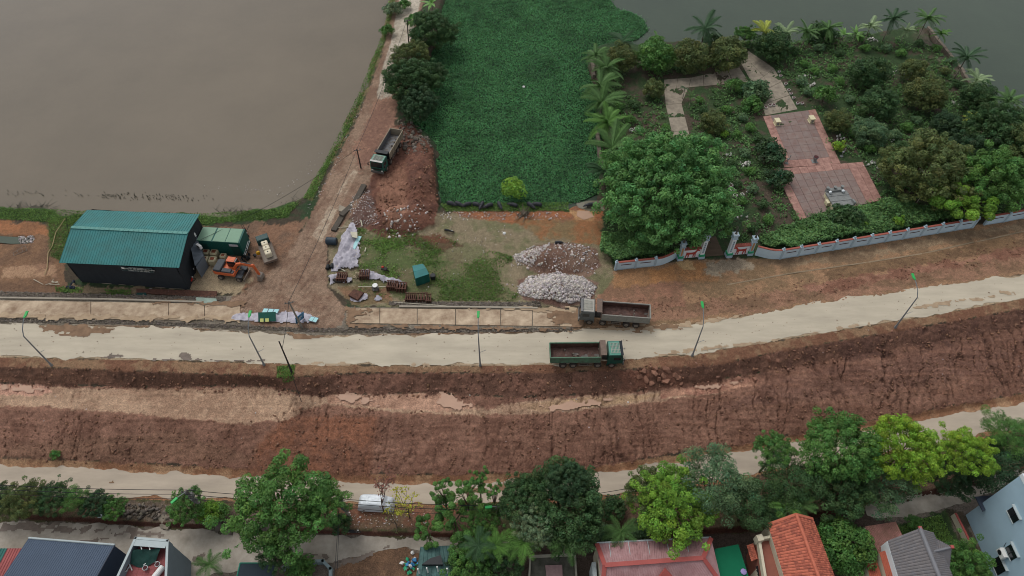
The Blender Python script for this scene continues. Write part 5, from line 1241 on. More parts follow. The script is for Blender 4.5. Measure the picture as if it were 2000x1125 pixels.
    corr([A3, A2, A1, A0], 10, .06, 'annex_sheet', greyc, t, base)
    MB().prism([(v.x, v.y) for v in (A0, A1, A2, A3)], ZY, 1.15).build('annex_wall', greyc, t, base)
    for (x_, y_, z_) in ((377, 457, 2.4), (389, 481, 2.0)): ac_unit(P(x_, y_, z_), rz-.5, t, base)
    MB().tube(P(128, 418, 3.9), P(134, 455, 2), .03).build('cable', black, t, base)
def ac_unit(p, rz, parent=None, base=Vector((0, 0, 0)), s=1.0):
    o = MB().box((0, 0, 0), (.95*s, .4*s, .7*s)).build('air_conditioner', white, parent, bevel=.04); o.location = Vector(p)-base; o.rotation_euler = (0, 0, rz)
    b = MB(); b.tube((-.12*s, -.2*s, 0), (-.12*s, -.225*s, 0), .26*s, n=14); b.build('fan_grille', black, o); return o
warehouse()
def container():
    zt = 1.75; q = [P(397, 443.3, zt), P(478.4, 447.3, zt), P(467.5, 475, zt), P(383.7, 469.9, zt)]
    base = (q[0]+q[2])/2; base.z = ZY; t = T('site_office', 'green site office cabin with a pale green panelled roof', 'cabin', base)
    MB().prism([(v.x, v.y) for v in q], ZY, zt-.12).build('wall', teal2, t, base)
    pale = mat('pale_green_sheet', (118, 150, 126), .6, .08, .8)
    for u0, u1 in ((0, .335), (.37, .655), (.67, .965)):
        qq = [lerp4([Vector(v) for v in (q[3], q[2], q[1], q[0])], u, v) for u, v in ((u0, .02), (u1, .02), (u1, .98), (u0, .98))]
        MB().slab([p+Vector((0, 0, .05)) for p in qq], .06).build('roof_panel', pale, t, base)
    MB().slab([v for v in q], .1).build('roof_frame', teal2, t, base)
    e = (q[2]-q[3]).normalized(); rz = math.atan2(e.y, e.x); nrm = Vector((math.sin(rz), -math.cos(rz), 0)); L = (q[2]-q[3]).length
    b = MB()
    for i in range(1, 26): b.box(q[3]+e*(L*i/26)+nrm*.02+Vector((0, 0, -1.55)), (.06, .06, 2.7), rz)
    b.build('wall_rib', teal2, t, base)
    MB().box(q[3]+e*(L*.84)+nrm*.08+Vector((0, 0, -.55)), (1.4, .04, .45), rz).build('sign_board', mat('sign_white', (176, 176, 180), .6, .1, 3), t, base)
    MB().box(q[3]+e*(L*.86)+nrm*.07+Vector((0, 0, -1.9)), (1.3, .05, 1.9), rz).build('door', mat('door_dark_green', (18, 60, 56), .5, .1, 2), t, base)
    MB().box(q[3]+e*(L*.15)+nrm*.07+Vector((0, 0, -1.7)), (.9, .05, 2.3), rz).build('door', mat('door_dark_green', (18, 60, 56), .5, .1, 2), t, base)
    q2 = [P(376, 441, 1.2), P(396, 444, 1.2), P(384, 468, 1.2), P(370, 462, 1.2)]
    MB().prism([(v.x, v.y) for v in q2], ZY, 1.2).build('side_room', mat('side_room_green', (48, 82, 86), .6, .1, 1), t, base)
container()
# junk heap behind the office and excavator
for (x, y, r, lb, mm_, nm) in [(472, 487, .9, 'crumpled silver foil bundle at the office corner', mat('silver_foil', (150, 158, 160), .35, .2, 3, metal=.3), 'foil_bundle'), (483, 506, .9, 'dark heap of machine scrap between excavator and office', black, 'scrap_heap'), (478, 460, .8, 'grey scrap stacked behind the office cabin', chass, 'scrap_heap'), (392, 520, .5, 'small pile of reddish rags beside the tanks', mat('rag', (130, 100, 90), .9, .3, 4), 'rag_pile'), (143, 558, .6, 'dark blue bundled sheet at the left foot of the shed', mat('blue_bundle', (48, 54, 74), .8, .2, 3, .05, 4), 'bundle')]:
    b = MB(); g = G(x, y)
    rs = random.Random(x)
    for k in range(9): b.stone((rs.gauss(0, r*.45), rs.gauss(0, r*.6), rs.uniform(.1, .6)), r*rs.uniform(.3, .6))
    if 'scrap' in nm:
        for k in range(7): p = Vector((rs.gauss(0, r*.5), rs.gauss(0, r*.6), .4)); b.tube(p, p+Vector((rs.gauss(0, .7), rs.gauss(0, .9), rs.uniform(-.1, .7))), .05)
    o = b.build(nm, mm_); o.location = g; tag(o, lb, 'scrap' if 'scrap' in nm else 'bundle')
for (x0, y0, x1, y1, lb) in [(470, 480, 483, 462, 'long white pipe leaning at the office corner'), (478, 502, 488, 478, 'white pipe pair lying behind the excavator boom')]:
    a = G(x0, y0, .5); c = G(x1, y1, .9); o = MB().tube(a, c, .06).tube(a+Vector((.25, 0, 0)), c+Vector((.25, 0, .05)), .05).build('pipe', white); tag(o, lb, 'pipe', 'white pipes')
# rusty plates and tarp before the shed
def rects(name, label, cat, px, z0, z1, m, group=None):
    q = [G(*c) for c in px]; base = q[0].copy(); zb = sum(v.z for v in q)/4
    o = MB().slab([Vector((v.x, v.y, zb+z1)) for v in q], z1-z0).build(name, m, None, base); o.location = base; return tag(o, label, cat, group)
def tarp(label, poly, h, m, seed, fold=(1.2, .5), name='tarpaulin', step=.22, cat='tarpaulin'):
    w_ = [G(*c) for c in poly]; pl = [(v.x, v.y) for v in w_]; xs = [p[0] for p in pl]; ys = [p[1] for p in pl]
    X, Y_ = np.meshgrid(np.arange(min(xs), max(xs)+step, step), np.arange(min(ys), max(ys)+step, step), indexing='ij')
    d = sdist(X, Y_, pl, 2)+.35*fbm(X*1.1, Y_*1.1, 3, seed)
    Z = gz(X, Y_)+.06+np.clip(d*1.2+.3, 0, 1)*h*(.5+fbm(X*fold[0], Y_*fold[1], 3, seed+3)+.5*np.abs(vn(X*fold[0]*3, Y_*fold[1]*3, seed+9))); Z = np.maximum(Z, gz(X, Y_)+.05)
    ok = d > -.05; idx = np.arange(X.size).reshape(X.shape); c = ok[:-1, :-1] & ok[1:, :-1] & ok[1:, 1:] & ok[:-1, 1:]
    Q = np.stack([idx[:-1, :-1][c], idx[1:, :-1][c], idx[1:, 1:][c], idx[:-1, 1:][c]], -1)
    base = w_[0]; o = link(name, fastmesh(name, np.stack([X-base.x, Y_-base.y, Z-base.z], -1).reshape(-1, 3), Q, smooth=True), None, m); o.location = base
    return tag(o, label, cat)
tw = mat('tarp_white', (182, 178, 184), .7, .12, 1.5, .06, 3, col2=(150, 146, 158)); tg_ = mat('tarp_grey', (150, 150, 160), .7, .14, 1.5, .05, 3)
rects('steel_plate', 'long rusty steel sheets lying in front of the shed netting', 'steel plate', [(268, 574), (423, 582), (425, 571), (268, 566)], .05, .25, rust)
tarp('white tarpaulin over rusty sheets in front of the shed', [(283, 572), (366, 577), (364, 568), (292, 565)], .35, tw, 5)
rects('sheet_panel', 'pale green worn panel at the foot of the rusty sheets', 'panel', [(384, 598), (426, 598), (424, 586), (385, 584)], .15, .25, mat('panel_pale_green', (134, 150, 138), .7, .2, 1.5))
rects('sheet_panel', 'small dark green panel at the left end of the rusty sheets', 'panel', [(268, 578), (287, 579), (287, 574), (268, 574)], .1, .22, mat('door_dark_green', (18, 60, 56), .5, .1, 2))
# tarps on the road side strip
tarp('long white striped tarpaulin by the main road', [(437, 625), (460, 613), (520, 612), (560, 608), (605, 612), (622, 622), (600, 632), (520, 630), (460, 628)], .35, tw, 8)
cy = mat('panel_cyan', (160, 206, 208), .6, .05, 2)
def framed(label, px, n, z):
    q = [G(*c) for c in px]; base = q[0].copy(); zb = max(v.z for v in q)+z; t = T('window_panel', label, 'panel', base, 0, 'pale blue framed panels')
    Q4 = [Vector((v.x, v.y, zb)) for v in q]; MB().slab(Q4, .08).build('frame', greyc, t, base)
    for i in range(n):
        e = .03; qq = [lerp4(Q4, u, v)+Vector((0, 0, .02)) for u, v in ((i/n+e, .07), ((i+1)/n-e, .07), ((i+1)/n-e, .93), (i/n+e, .93))]; MB().slab(qq, .015).build('pane', cy, t, base)
framed('pale blue three pane panel on the white roadside tarpaulin', [(512, 615), (544, 616), (548, 608), (517, 606)], 3, .45)
framed('pale blue two pane panel at the right end of the roadside tarpaulin', [(603, 629), (618, 633), (624, 624), (609, 621)], 2, .35)
q = [G(506, 630), G(540, 629)]; t = T('panel_cabin_wall', 'dark green wall panel with two yellow windows lying on the tarpaulin', 'panel', q[0])
b = MB().box(((q[1]-q[0])/2+Vector((0, .45, .75))), ((q[1]-q[0]).length, .12, 1.35), heading(*q), 0, -.9); b.build('board', mat('board_green', (30, 84, 72), .6, .08, 1.5), t)
for u in (.22, .52):
    c = (q[1]-q[0])*u+Vector((0, .0, .55)); k = MB().box(c, (.5, .06, .5), heading(*q), 0, -.9).build('window', mat('window_yellow', (206, 208, 128), .6, .05, 2), t)
# yard tarps
tarp('large wrinkled white tarpaulin beside the dark tank', [(655, 505), (643, 535), (660, 530), (690, 520), (705, 500), (700, 470), (695, 440), (688, 432), (680, 445), (668, 460)], .9, tw, 15, (1.6, .5))
tarp('crumpled white tarpaulin over a frame near the small window grid', [(655, 520), (700, 500), (702, 525), (685, 528), (665, 520)], .9, tw, 17)
tarp('white tarpaulin with brown lumps in the middle of the yard', [(700, 528), (720, 528), (750, 540), (775, 545), (798, 556), (780, 560), (745, 550), (715, 545)], .8, tw, 19)
tarp('white tarpaulin at the corner by the dirt road bend', [(640, 540), (660, 535), (690, 545), (685, 556), (660, 550), (645, 558)], .7, tw, 23)
tarp('white tarpaulin under the rusty plate stack by the embankment', [(680, 588), (700, 592), (722, 584), (718, 574), (690, 574)], .4, tw, 25)
tarp('scraps of white tarpaulin right of the plate stack', [(728, 588), (745, 590), (746, 579), (735, 578)], .4, tg_, 29)
rects('steel_plate', 'rusty plate stack on the tarpaulin by the embankment', 'steel plate', [(682, 582), (700, 590), (712, 577), (693, 571)], .3, .75, rust)
def formwork(label, x, y, n, rz=0.0, w_=2.0):
    t = T('steel_formwork', label, 'formwork', G(x, y), rz, 'rusty steel formwork')
    for i in range(n): MB().box((-w_/2+w_*(i+.5)/n, 0, .45), (w_/n*.55, 1.4, .9), 0, 0, 0, .06).build('form_plate', rust, t)
    for yy in (-.62, .62): MB().box((0, yy, .93), (w_, .12, .1)).build('rail', rust, t)
for a in [('open rusty formwork behind the tyres', 669, 546, 5), ('rusty formwork under the middle tarpaulin', 713, 541, 5), ('rusty formwork at the right end of the middle tarpaulin', 767, 562, 6), ('second rusty formwork at the right end of the middle tarpaulin', 785, 565, 4), ('dark formwork with upright plates left of the pair by the embankment', 803, 586, 6), ('formwork with white edged slots by the embankment', 826, 586, 4), ('low rusty formwork ending the row by the embankment', 838, 588, 3)]:
    formwork(*a, rz=rng.uniform(-.1, .1), w_=1.7 if a[3] > 3 else .9)
# dark tank lying by the road, pipes of rubber
def drum(label, x, y, r, L, rz, m, cat='tank', name='fallen_tank', ribs=4):
    t = T(name, label, cat, G(x, y), rz); b = MB(); b.tube((-L/2, 0, r), (L/2, 0, r), r, n=18); 
    o = b.build('shell', m, t, bevel=.05); k = MB()
    for i in range(ribs): xx = -L/2+L*(i+.5)/ribs; k.tube((xx-.04, 0, r), (xx+.04, 0, r), r*1.05, n=18)
    k.build('rib', m, t); MB().tube((L/2+.0, 0, r), (L/2+.03, 0, r), r*.7, n=14).build('mouth', black, t)
drum('big dark blue plastic tank lying beside the causeway road', 649, 476, .62, 1.7, -.1, mat('tank_dark_blue', (44, 58, 68), .5, .1, 2))
drum('dark drum standing first of the pair by the road bend', 641, 524, .3, .8, 1.45, black, 'drum', 'drum'); drum('dark drum standing second of the pair by the road bend', 649, 522, .3, .8, 1.45, black, 'drum', 'drum')
drum('dark grey sack like roll left of the formwork', 650, 549, .28, 1.1, -.1, chass, 'roll', 'rubber_roll'); drum('dark grey sack like roll right end beside the formwork', 662, 551, .26, 1.0, -.1, chass, 'roll', 'rubber_roll'); drum('thin dark roll lying below the formwork', 679, 550, .18, 1.5, -.15, chass, 'roll', 'rubber_roll')
rects('sheet_panel', 'pale cyan board leaning on the large tarpaulin', 'panel', [(688, 487), (694, 490), (707, 465), (700, 464)], .3, .4, cy)
rects('cardboard', 'cream board scrap on top of the large tarpaulin', 'board', [(690, 471), (700, 473), (700, 461), (686, 461)], .9, 1.0, mat('cream_board', (186, 180, 160), .8, .1, 2))
t = T('window_frame', 'small cream window grid thrown down in the yard', 'window frame', G(690, 497)); b = MB()
for i in range(4): b.box((-.6+i*.4, 0, .15), (.06, 1.3, .06))
b.build('upright_bar', mat('cream_board', (186, 180, 160), .8, .1, 2), t); b = MB()
for i in range(3): b.box((0, -.6+i*.6, .19), (1.3, .06, .06))
b.build('cross_bar', mat('cream_board', (186, 180, 160), .8, .1, 2), t)
# white round lid on a cross bar
t = T('winch_frame', 'white round disc on a grey block with a long bar across it', 'frame', G(734, 564))
MB().tube((0, 0, .75), (0, 0, .9), .42, n=18).build('disc', white, t, bevel=.03); MB().tube((-2.6, 0, .5), (2.4, 0, .5), .06).build('bar', mat('cream_board', (186, 180, 160), .8, .1, 2), t); b = MB()
for k in range(6): b.stone((.3*math.cos(k), -.2+.3*math.sin(k*2), .3), .4)
b.build('block', L_grey if False else steel, t)
b = MB(); rs = random.Random(4)
for k in range(26): b.stone((rs.gauss(0, .35), rs.gauss(0, .4), rs.uniform(.1, .8)), .2)
o = b.build('bag_heap', mat('bag_tan', (172, 156, 130), .9, .15, 3)); o.location = G(700, 540); tag(o, 'tan heap of torn bags between two formworks', 'bags')
t = T('wheelbarrow', 'barrow with an orange red load in the grass north of the tarpaulin', 'wheelbarrow', G(748, 528), -.3)
MB().box((.3, 0, .5), (.9, .6, .3)).build('tray', chass, t, bevel=.05); MB().tube((-1.0, .2, .5), (.3, .2, .35), .03).tube((-1.0, -.2, .5), (.3, -.2, .35), .03).build('handle', rimm, t); MB().tube((.85, -.06, .2), (.85, .06, .2), .2, n=10).build('wheel', rub, t); MB().ball((.0, .1, .7), .22, .7).build('load', mat('bike_red', (170, 50, 36), .4, .1, 3), t)
for k, (a, b_, L, lb) in enumerate([((705, 432), (708, 444), 0, 'short pale log north of the large tarpaulin'), ((654, 447), (690, 444), 0, 'thin pale pole across the top of the large tarpaulin'), ((713, 493), (715, 486), 0, 'short cream block in the grass'), ((645, 510), (640, 518), 0, 'short rusty pipe at the roadside end of the tarpaulin'), ((653, 518), (675, 532), 0, 'cream beam lying between the drums and tarpaulin'), ((770, 592), (880, 600), 0, 'long pale pipe along the embankment kerb')]):
    o = MB().tube(G(*a, .2), G(*b_, .25), .1 if k not in (1, 5) else .05, n=7).build('timber', mat('cream_board', (186, 180, 160), .8, .1, 2) if k != 3 else rust); tag(o, lb, 'timber')
# small green hut with a black drum
zt = .6; q = [P(805, 519, zt), P(826, 515, zt), P(838, 535, zt), P(811, 544, zt)]
base = (q[0]+q[2])/2; base.z = ZY; t = T('green_hut', 'small bright teal hut with a folded roof in the middle of the yard', 'hut', base)
m0 = q[0].lerp(q[3], .55); m1 = q[1].lerp(q[2], .55); m0.z += .25; m1.z += .25
MB().slab([q[3], q[2], m1, m0], .05).slab([m0+Vector((0, .02, 0)), m1+Vector((0, .02, 0)), q[1], q[0]], .05).build('roof', teal, t, base); MB().prism([(v.x, v.y) for v in q], ZY, zt-.06).build('wall', teal2, t, base)
b = MB(); e = q[2]-q[3]
for i in range(1, 8): b.box(q[3]+e*(i/8)+Vector((0, -.02, -.95)), (.05, .05, 1.7), heading(q[3], q[2]))
b.build('wall_rib', teal2, t, base); MB().box((q[3]+q[2])/2+Vector((0, -.04, -1.0)), (.7, .04, 1.5), heading(q[3], q[2])).build('door', teal2, t, base)
o = MB().tube((0, 0, 0), (0, 0, .8), .42, n=14).tube((0, 0, .8), (0, 0, .84), .34, n=14).build('drum', black); o.location = G(846, 544); tag(o, 'black drum standing right of the teal hut', 'drum')
for a, lb in [((985, 456), 'single white pot lid on the bare yard'), ((1023, 170), 'white scrap lying on the floating weed')]:
    g = G(*a) if a[1] > 300 else P(*a, ZW+.3); o = MB().tube((0, 0, .05), (0, 0, .2), .3, .22, 10).ball((0, 0, .2), .15, .5).build('pot_lid', white); o.location = g; tag(o, lb, 'lid')
# bamboo pole west of the shed, folding frame
q = [G(*c, .15) for c in [(128, 428), (110, 455), (103, 482), (95, 495), (93, 525), (88, 538)]]
o = MB().path(q, .07).build('bamboo_pole', mat('bamboo', (158, 140, 104), .8, .1, 3)); tag(o, 'long bent bamboo pole lying left of the teal shed', 'pole')
o = MB(); A = [G(26, 495, .1), G(52, 483, .5), G(53, 490, .1), G(28, 500, .1)]
for a, c in zip(A, A[1:]+A[:1]): o.tube(a, c, .035, n=5)
for u in (.35, .7): o.tube(A[0].lerp(A[1], u), A[3].lerp(A[2], u), .03, n=5)
tag(o.build('ladder_frame', rimm), 'grey bent metal frame lying by the small pool', 'frame')
o = MB(); 
for k in range(7): p = G(100+rng.gauss(0, 6), 556+rng.gauss(0, 3), .15); o.tube(p, p+Vector((rng.gauss(0, 1), rng.gauss(0, .6), .1)), .05, n=5)
tag(o.build('branch_pile', mat('cream_board', (186, 180, 160), .8, .1, 2)), 'little heap of pale sticks above the stone strip', 'sticks')

# ================================================================== GARDEN WALL AND GATES
wallb = mat('pale_blue_wall', (188, 208, 218), .8, .08, .8, .01, 6); copm = mat('red_coping', (150, 84, 72), .8, .15, 1.5); slotm = mat('dark_slot', (72, 40, 42), .9, .2, 3); finm = mat('blue_grey_finial', (164, 184, 194), .8, .1, 2)
whitew = mat('gate_white', (214, 220, 222), .8, .08, 1.2); redr = mat('relief_red', (164, 66, 58), .8, .1, 3); gren = mat('band_green', (52, 156, 112), .7, .1, 3); ochre = mat('ochre_panel', (172, 132, 90), .8, .15, 3)
def wall_run(label, pts, h, zs=ZL, slots=True, first=True, last=True):
    q = [P(x, y, zs) for x, y in pts]; base = q[0].copy()
    t = T('boundary_wall', label, 'wall', base)
    for i, (a, c) in enumerate(zip(q, q[1:])):
        d = c-a; L = d.length; rz = math.atan2(d.y, d.x); mid = (a+c)/2
        MB().box(mid+Vector((0, 0, h/2)), (L, .18, h), rz).build('wall_panel', wallb, t, base)
        MB().box(mid+Vector((0, 0, h+.06)), (L, .32, .12), rz).build('coping', copm, t, base)
        nrm = Vector((math.sin(rz), -math.cos(rz), 0))
        if slots and L > 1.2: MB().box(mid+nrm*.08+Vector((0, 0, h*.66)), (L*.55, .06, .16), rz).build('slot', slotm, t, base)
        if L > 1.2: MB().box(mid+nrm*.1+Vector((0, 0, .12)), (L, .05, .24), rz).build('plinth', finm, t, base)
    for i, a in enumerate(q):
        if i and (i < len(q)-1) and (q[i]-q[i-1]).length < 1.2 and (q[i+1]-q[i]).length < 1.2: continue
        if (i == 0 and not first) or (i == len(q)-1 and not last): continue
        rz = heading(q[max(0, i-1)], q[min(len(q)-1, i+1)])
        p = MB().box(a+Vector((0, 0, h*.53)), (.34, .34, h*1.06), rz).box(a+Vector((0, 0, h*1.06+.04)), (.48, .48, .1), rz).build('post', finm, t, base)
        MB().ball(a+Vector((0, 0, h*1.06+.3)), .17, 1.2).box(a+Vector((0, 0, h*1.06+.14)), (.2, .2, .12), rz).build('finial', finm, p, base)
def lin2(a, b, n): return [(a[0]+(b[0]-a[0])*i/n, a[1]+(b[1]-a[1])*i/n) for i in range(n+1)]
wall_run('short blue white wall curving up to the left gate pillar', [(1202, 527), (1240, 523), (1278, 519), (1290, 517.5), (1302, 513), (1312, 508), (1320, 503)], 1.7, last=False)
wall_run('long blue white wall with red coping running right from the gate', [(1474, 498), (1485, 501), (1497, 504), (1508, 505.5), (1520, 505.5)]+lin2((1523, 505.3), (1898, 444.5), 11), 2.0, first=False)
wall_run('last blue white wall piece beyond the dark opening', [(1922, 439), (1960, 433), (1998, 426), (2036, 419), (2076, 412)], 2.0)
def horse(p, rz, s, flip, parent, base):
    pts = [(-.95, .55), (-.9, .2), (-.95, -.1), (-1.0, -.75), (-.85, -.75), (-.78, -.15), (-.6, -.1), (-.55, -.75), (-.42, -.75), (-.4, .0), (.25, -.02), (.3, -.75), (.43, -.75), (.42, -.1), (.58, -.1), (.62, -.72), (.75, -.72), (.68, .1), (.78, .45), (.95, .75), (1.2, .62), (1.28, .75), (1.0, 1.05), (.95, 1.18), (.85, 1.05), (.6, .75), (.45, .45), (0, .38), (-.6, .45), (-.85, .5)]
    f = -1 if flip else 1; hx = Vector((math.cos(rz), math.sin(rz), 0)); nr = Vector((math.sin(rz), -math.cos(rz), 0))
    v0 = [p+hx*(x*s*f)+Vector((0, 0, z*s)) for x, z in pts]; n = len(v0)
    MB().add(v0+[v+nr*.06 for v in v0], [tuple(range(n)), tuple(range(2*n-1, n-1, -1))]+[(i, n+i, n+(i+1) % n, (i+1) % n) for i in range(n)]).build('horse_relief', redr, parent, base)
def gate_wing(label, small, big, flip):
    a = P(*small, ZL); c = P(*big, ZL); base = a.copy(); t = T('gate_wing', label, 'gate', base); rz = heading(a, c) if not flip else heading(c, a)
    hx = Vector((math.cos(rz), math.sin(rz), 0)); nr = Vector((math.sin(rz), -math.cos(rz), 0))
    for p, h, w_ in ((a, 3.9, .6), (c, 5.1, .66)):
        k = MB().box(p+Vector((0, 0, h/2)), (w_, w_, h), rz).build('pillar', whitew if h > 5 else finm, t, base)
        MB().box(p+Vector((0, 0, .25)), (w_*1.5, w_*1.5, .5), rz).build('pedestal', finm, k, base)
        for z in (.62, .86): MB().box(p+Vector((0, 0, z)), (w_*1.4, w_*1.4, .12), rz).build('green_band', gren, k, base)
        MB().box(p+Vector((0, 0, h-.9)), (w_*1.35, w_*1.35, .1), rz).box(p+Vector((0, 0, h-.1)), (w_*1.4, w_*1.4, .14), rz).box(p+Vector((0, 0, h-.5)), (w_*1.12, w_*1.12, .6), rz).build('capital', finm, k, base)
        MB().box(p+nr*(w_/2+.01)+Vector((0, 0, h*.5)), (w_*.45, .03, h*.45), rz).build('face_panel', ochre if h < 5 else finm, k, base)
        if h > 5:
            for j in range(6): MB().box(p+nr*(w_/2+.03)+Vector((0, 0, 1.4+j*.42)), (.13, .03, .13), rz).build('stud', slotm, k, base)
        b = MB(); rs = random.Random(int(small[0]))
        b.tube(p+Vector((0, 0, h)), p+Vector((0, 0, h+.45)), .22, .1, 6)
        for j in range(6): an = j*1.05; b.tube(p+Vector((0, 0, h+.25)), p+Vector((.33*math.cos(an), .33*math.sin(an), h+.85+.35*(j % 2)*(1 if h > 5 else .4))), .06, .02, 5)
        b.build('finial', steel, k, base)
    mid = (a+c)/2; L = (c-a).length-.6
    pn = MB().box(mid+Vector((0, 0, 1.2)), (L, .2, 2.0), rz).build('panel', whitew, t, base)
    horse(mid+nr*.11+Vector((0, 0, 1.05)), rz, L*.34, flip, pn, base)
    for j in range(11): MB().box(mid+hx*(-L/2+L*(j+.5)/11)+Vector((0, 0, 2.32)), (L/11*.8, .55, .14), rz, 0, .25).build('roof_tile', copm, pn, base)
    MB().box(mid+Vector((0, 0, 2.22)), (L, .5, .12), rz).build('eave', redr, pn, base)
gate_wing('left gate wing with a red horse facing right, half under the big tree', (1327, 506), (1368, 502), False)
gate_wing('right gate wing with a red horse facing left', (1463, 496), (1422, 499.5), True)
q = [P(1376, 502, ZL), P(1414, 499, ZL), P(1398, 462, ZL), P(1384, 464, ZL)]
b = MB(); b.quad([(v.x, v.y, gh(v.x, v.y)+.07) for v in q]); tag(b.build('path', mat('wet_path', (92, 76, 62), .8, .25, .8, .02, 6, stretch=(.5, 2, 1))), kind='structure')
# pond wall at the garden's east edge and west edge
stw = mat('pond_wall_stone', (112, 102, 90), .9, .25, 1.5, .05, 4)
for lb, pts in [('rough stone wall between the garden and the pond on the right', [(1812, 55), (1850, 103), (1880, 140), (1893, 165)]), ('broken stone wall stump at the weed edge on the left', [(1156, 118), (1160, 150)]), ('stone wall behind the palms of the west bank', [(1166, 250), (1170, 290), (1176, 330)])]:
    q = [P(*c, ZL) for c in pts]; t = T('pond_wall', lb, 'wall', q[0])
    for a, c in zip(q, q[1:]):
        n = int((c-a).length/1.1); 
        for i in range(n):
            m_ = a.lerp(c, (i+.5)/n); MB().box(m_+Vector((rng.gauss(0, .03), rng.gauss(0, .03), -.35)), ((c-a).length/n*.96, .6, 1.5+rng.uniform(-.1, .1)), heading(a, c)).build('stone_block', stw, t, q[0])
# cream pedestals, urn, statues, altar
creamm = mat('cream_render', (206, 198, 164), .8, .08, 2); gstone = mat('altar_grey', (126, 128, 126), .9, .2, 2, .03, 6)
for x, y, lb in [(1516, 243, 'left cream box pedestal at the top of the red courtyard'), (1583, 238, 'right cream box pedestal at the top of the red courtyard')]:
    g = G(x, y); t = T('pedestal', lb, 'pedestal', g, heading(G(1516, 243), G(1583, 238)), 'cream pedestals')
    MB().box((0, 0, .5), (.8, 1.1, .9)).build('body', creamm, t); MB().box((0, 0, 1.0), (.98, 1.28, .12)).build('top_slab', creamm, t); MB().box((0, 0, .08), (.95, 1.25, .16)).build('base_slab', creamm, t)
    MB().box((0, -.56, .5), (.4, .03, .5)).build('dark_panel', gstone, t)
g = G(1590, 316); t = T('incense_urn', 'grey stone incense urn standing on the courtyard', 'urn', g)
MB().tube((0, 0, .1), (0, 0, .5), .42, .22, 12).tube((0, 0, .5), (0, 0, 1.1), .3, .5, 12).build('bowl', gstone, t, smooth=False); MB().tube((0, 0, 1.1), (0, 0, 1.16), .44, n=12).build('ash', slotm, t); MB().box((0, 0, .08), (1.0, 1.0, .16)).build('foot', gstone, t)
for x, y, lb in [(1536, 320, 'slim grey stone crane figure at the left courtyard edge'), (1643, 306, 'slim grey stone crane figure at the right courtyard edge')]:
    t = T('crane_statue', lb, 'statue', G(x, y), 0, 'crane figures'); MB().ball((0, 0, .12), .35, .4).build('plinth', gstone, t)
    MB().tube((0, 0, .2), (0, 0, .9), .06).ball((0, 0, 1.1), .22, .8).path([(.1, 0, 1.2), (.22, 0, 1.5), (.1, 0, 1.85), (.25, 0, 2.0)], .06).build('bird', gstone, t)
t = T('stone_altar', 'grey stone altar with cream sides on the lower courtyard', 'altar', G(1632, 396)); b0 = G(1632, 396); rz = heading(G(1612, 392), G(1650, 388))
R3 = Matrix.Rotation(rz, 3, 'Z')
t.rotation_euler = (0, 0, rz)
MB().prism([(-1.7, -2.0), (2.0, -2.0), (1.5, 1.7), (-1.5, 1.7)], 0, 1.1).build('side_wall', creamm, t)
for i, (y0, y1) in enumerate([(-2.05, -.9), (-.87, .25), (.28, 1.3)]): MB().prism([(-1.75, y0), (2.05, y0), (2.0, y1), (-1.7, y1)], 1.1, 1.28+.06*i).build('top_slab', gstone, t)
MB().box((0, 1.65, 1.35), (3.0, .6, .7)).build('rear_step', gstone, t); MB().box((0, 1.3, 1.62), (2.2, .15, .3)).build('rail', gstone, t)
for x in (-1.3, 0, 1.3): MB().tube((x, 1.75, 1.7), (x, 1.75, 2.1), .2, .3, 10).build('vase', gstone, t)
for x in (-1.15, 1.15): MB().ball((x, .95, 1.7), .28, .9).tube((x, .95, 1.6), (x, .7, 2.05), .12, .08).build('lion_figure', whitew, t)
MB().box((-1.95, -.4, .65), (.5, .9, .7)).build('cream_block', creamm, t); MB().box((1.9, -1.6, 1.5), (.3, .9, .5)).build('scroll', gstone, t)
# pale planters, white stones along the paths
pl = mat('planter_white', (190, 186, 180), .8, .12, 3)
def planter(x, y, s, lb, grp=None, sq=True):
    g = G(x, y); t = T('planter', lb, 'planter', g, rng.uniform(0, 1), grp); w_ = .1
    if sq:
        for dx, dy, lx, ly in ((s/2, 0, w_, s), (-s/2, 0, w_, s), (0, s/2, s+w_, w_), (0, -s/2, s+w_, w_)): MB().box((dx, dy, .2), (lx, ly, .4)).build('side', pl, t)
        MB().box((0, 0, .12), (s-.08, s-.08, .2)).build('earth', slotm, t)
    else: MB().tube((0, 0, 0), (0, 0, .4), s*.4, s*.55, 10).build('pot', pl, t); MB().tube((0, 0, .4), (0, 0, .42), s*.42, n=10).build('earth', slotm, t)
for x, y, s, lb in [(1426, 364, .75, 'upper pale square planter right of the huge tree'), (1430, 373, .75, 'pale square planter just below the upper one right of the huge tree'), (1435, 384, .6, 'small pale pot frame below the two square planters'), (1438, 402, 1.0, 'largest pale square planter with dark earth right of the huge tree'), (1449, 382, .5, 'little cream pot between the planters and the white sack'), (1233, 256, .6, 'left pale box in the west garden bed'), (1243, 254, .7, 'right pale box with a dark middle in the west garden bed')]: planter(x, y, s, lb)
gp = 'white pots along the courtyard path'
for i, (x, y) in enumerate([(1521, 142), (1524, 150), (1534, 166), (1540, 178), (1544, 185), (1549, 193), (1557, 204), (1566, 204), (1503, 208), (1510, 207), (1495, 212)]):
    planter(x, y, .6, 'white pot in the row beside the upper courtyard path', gp, sq=False)
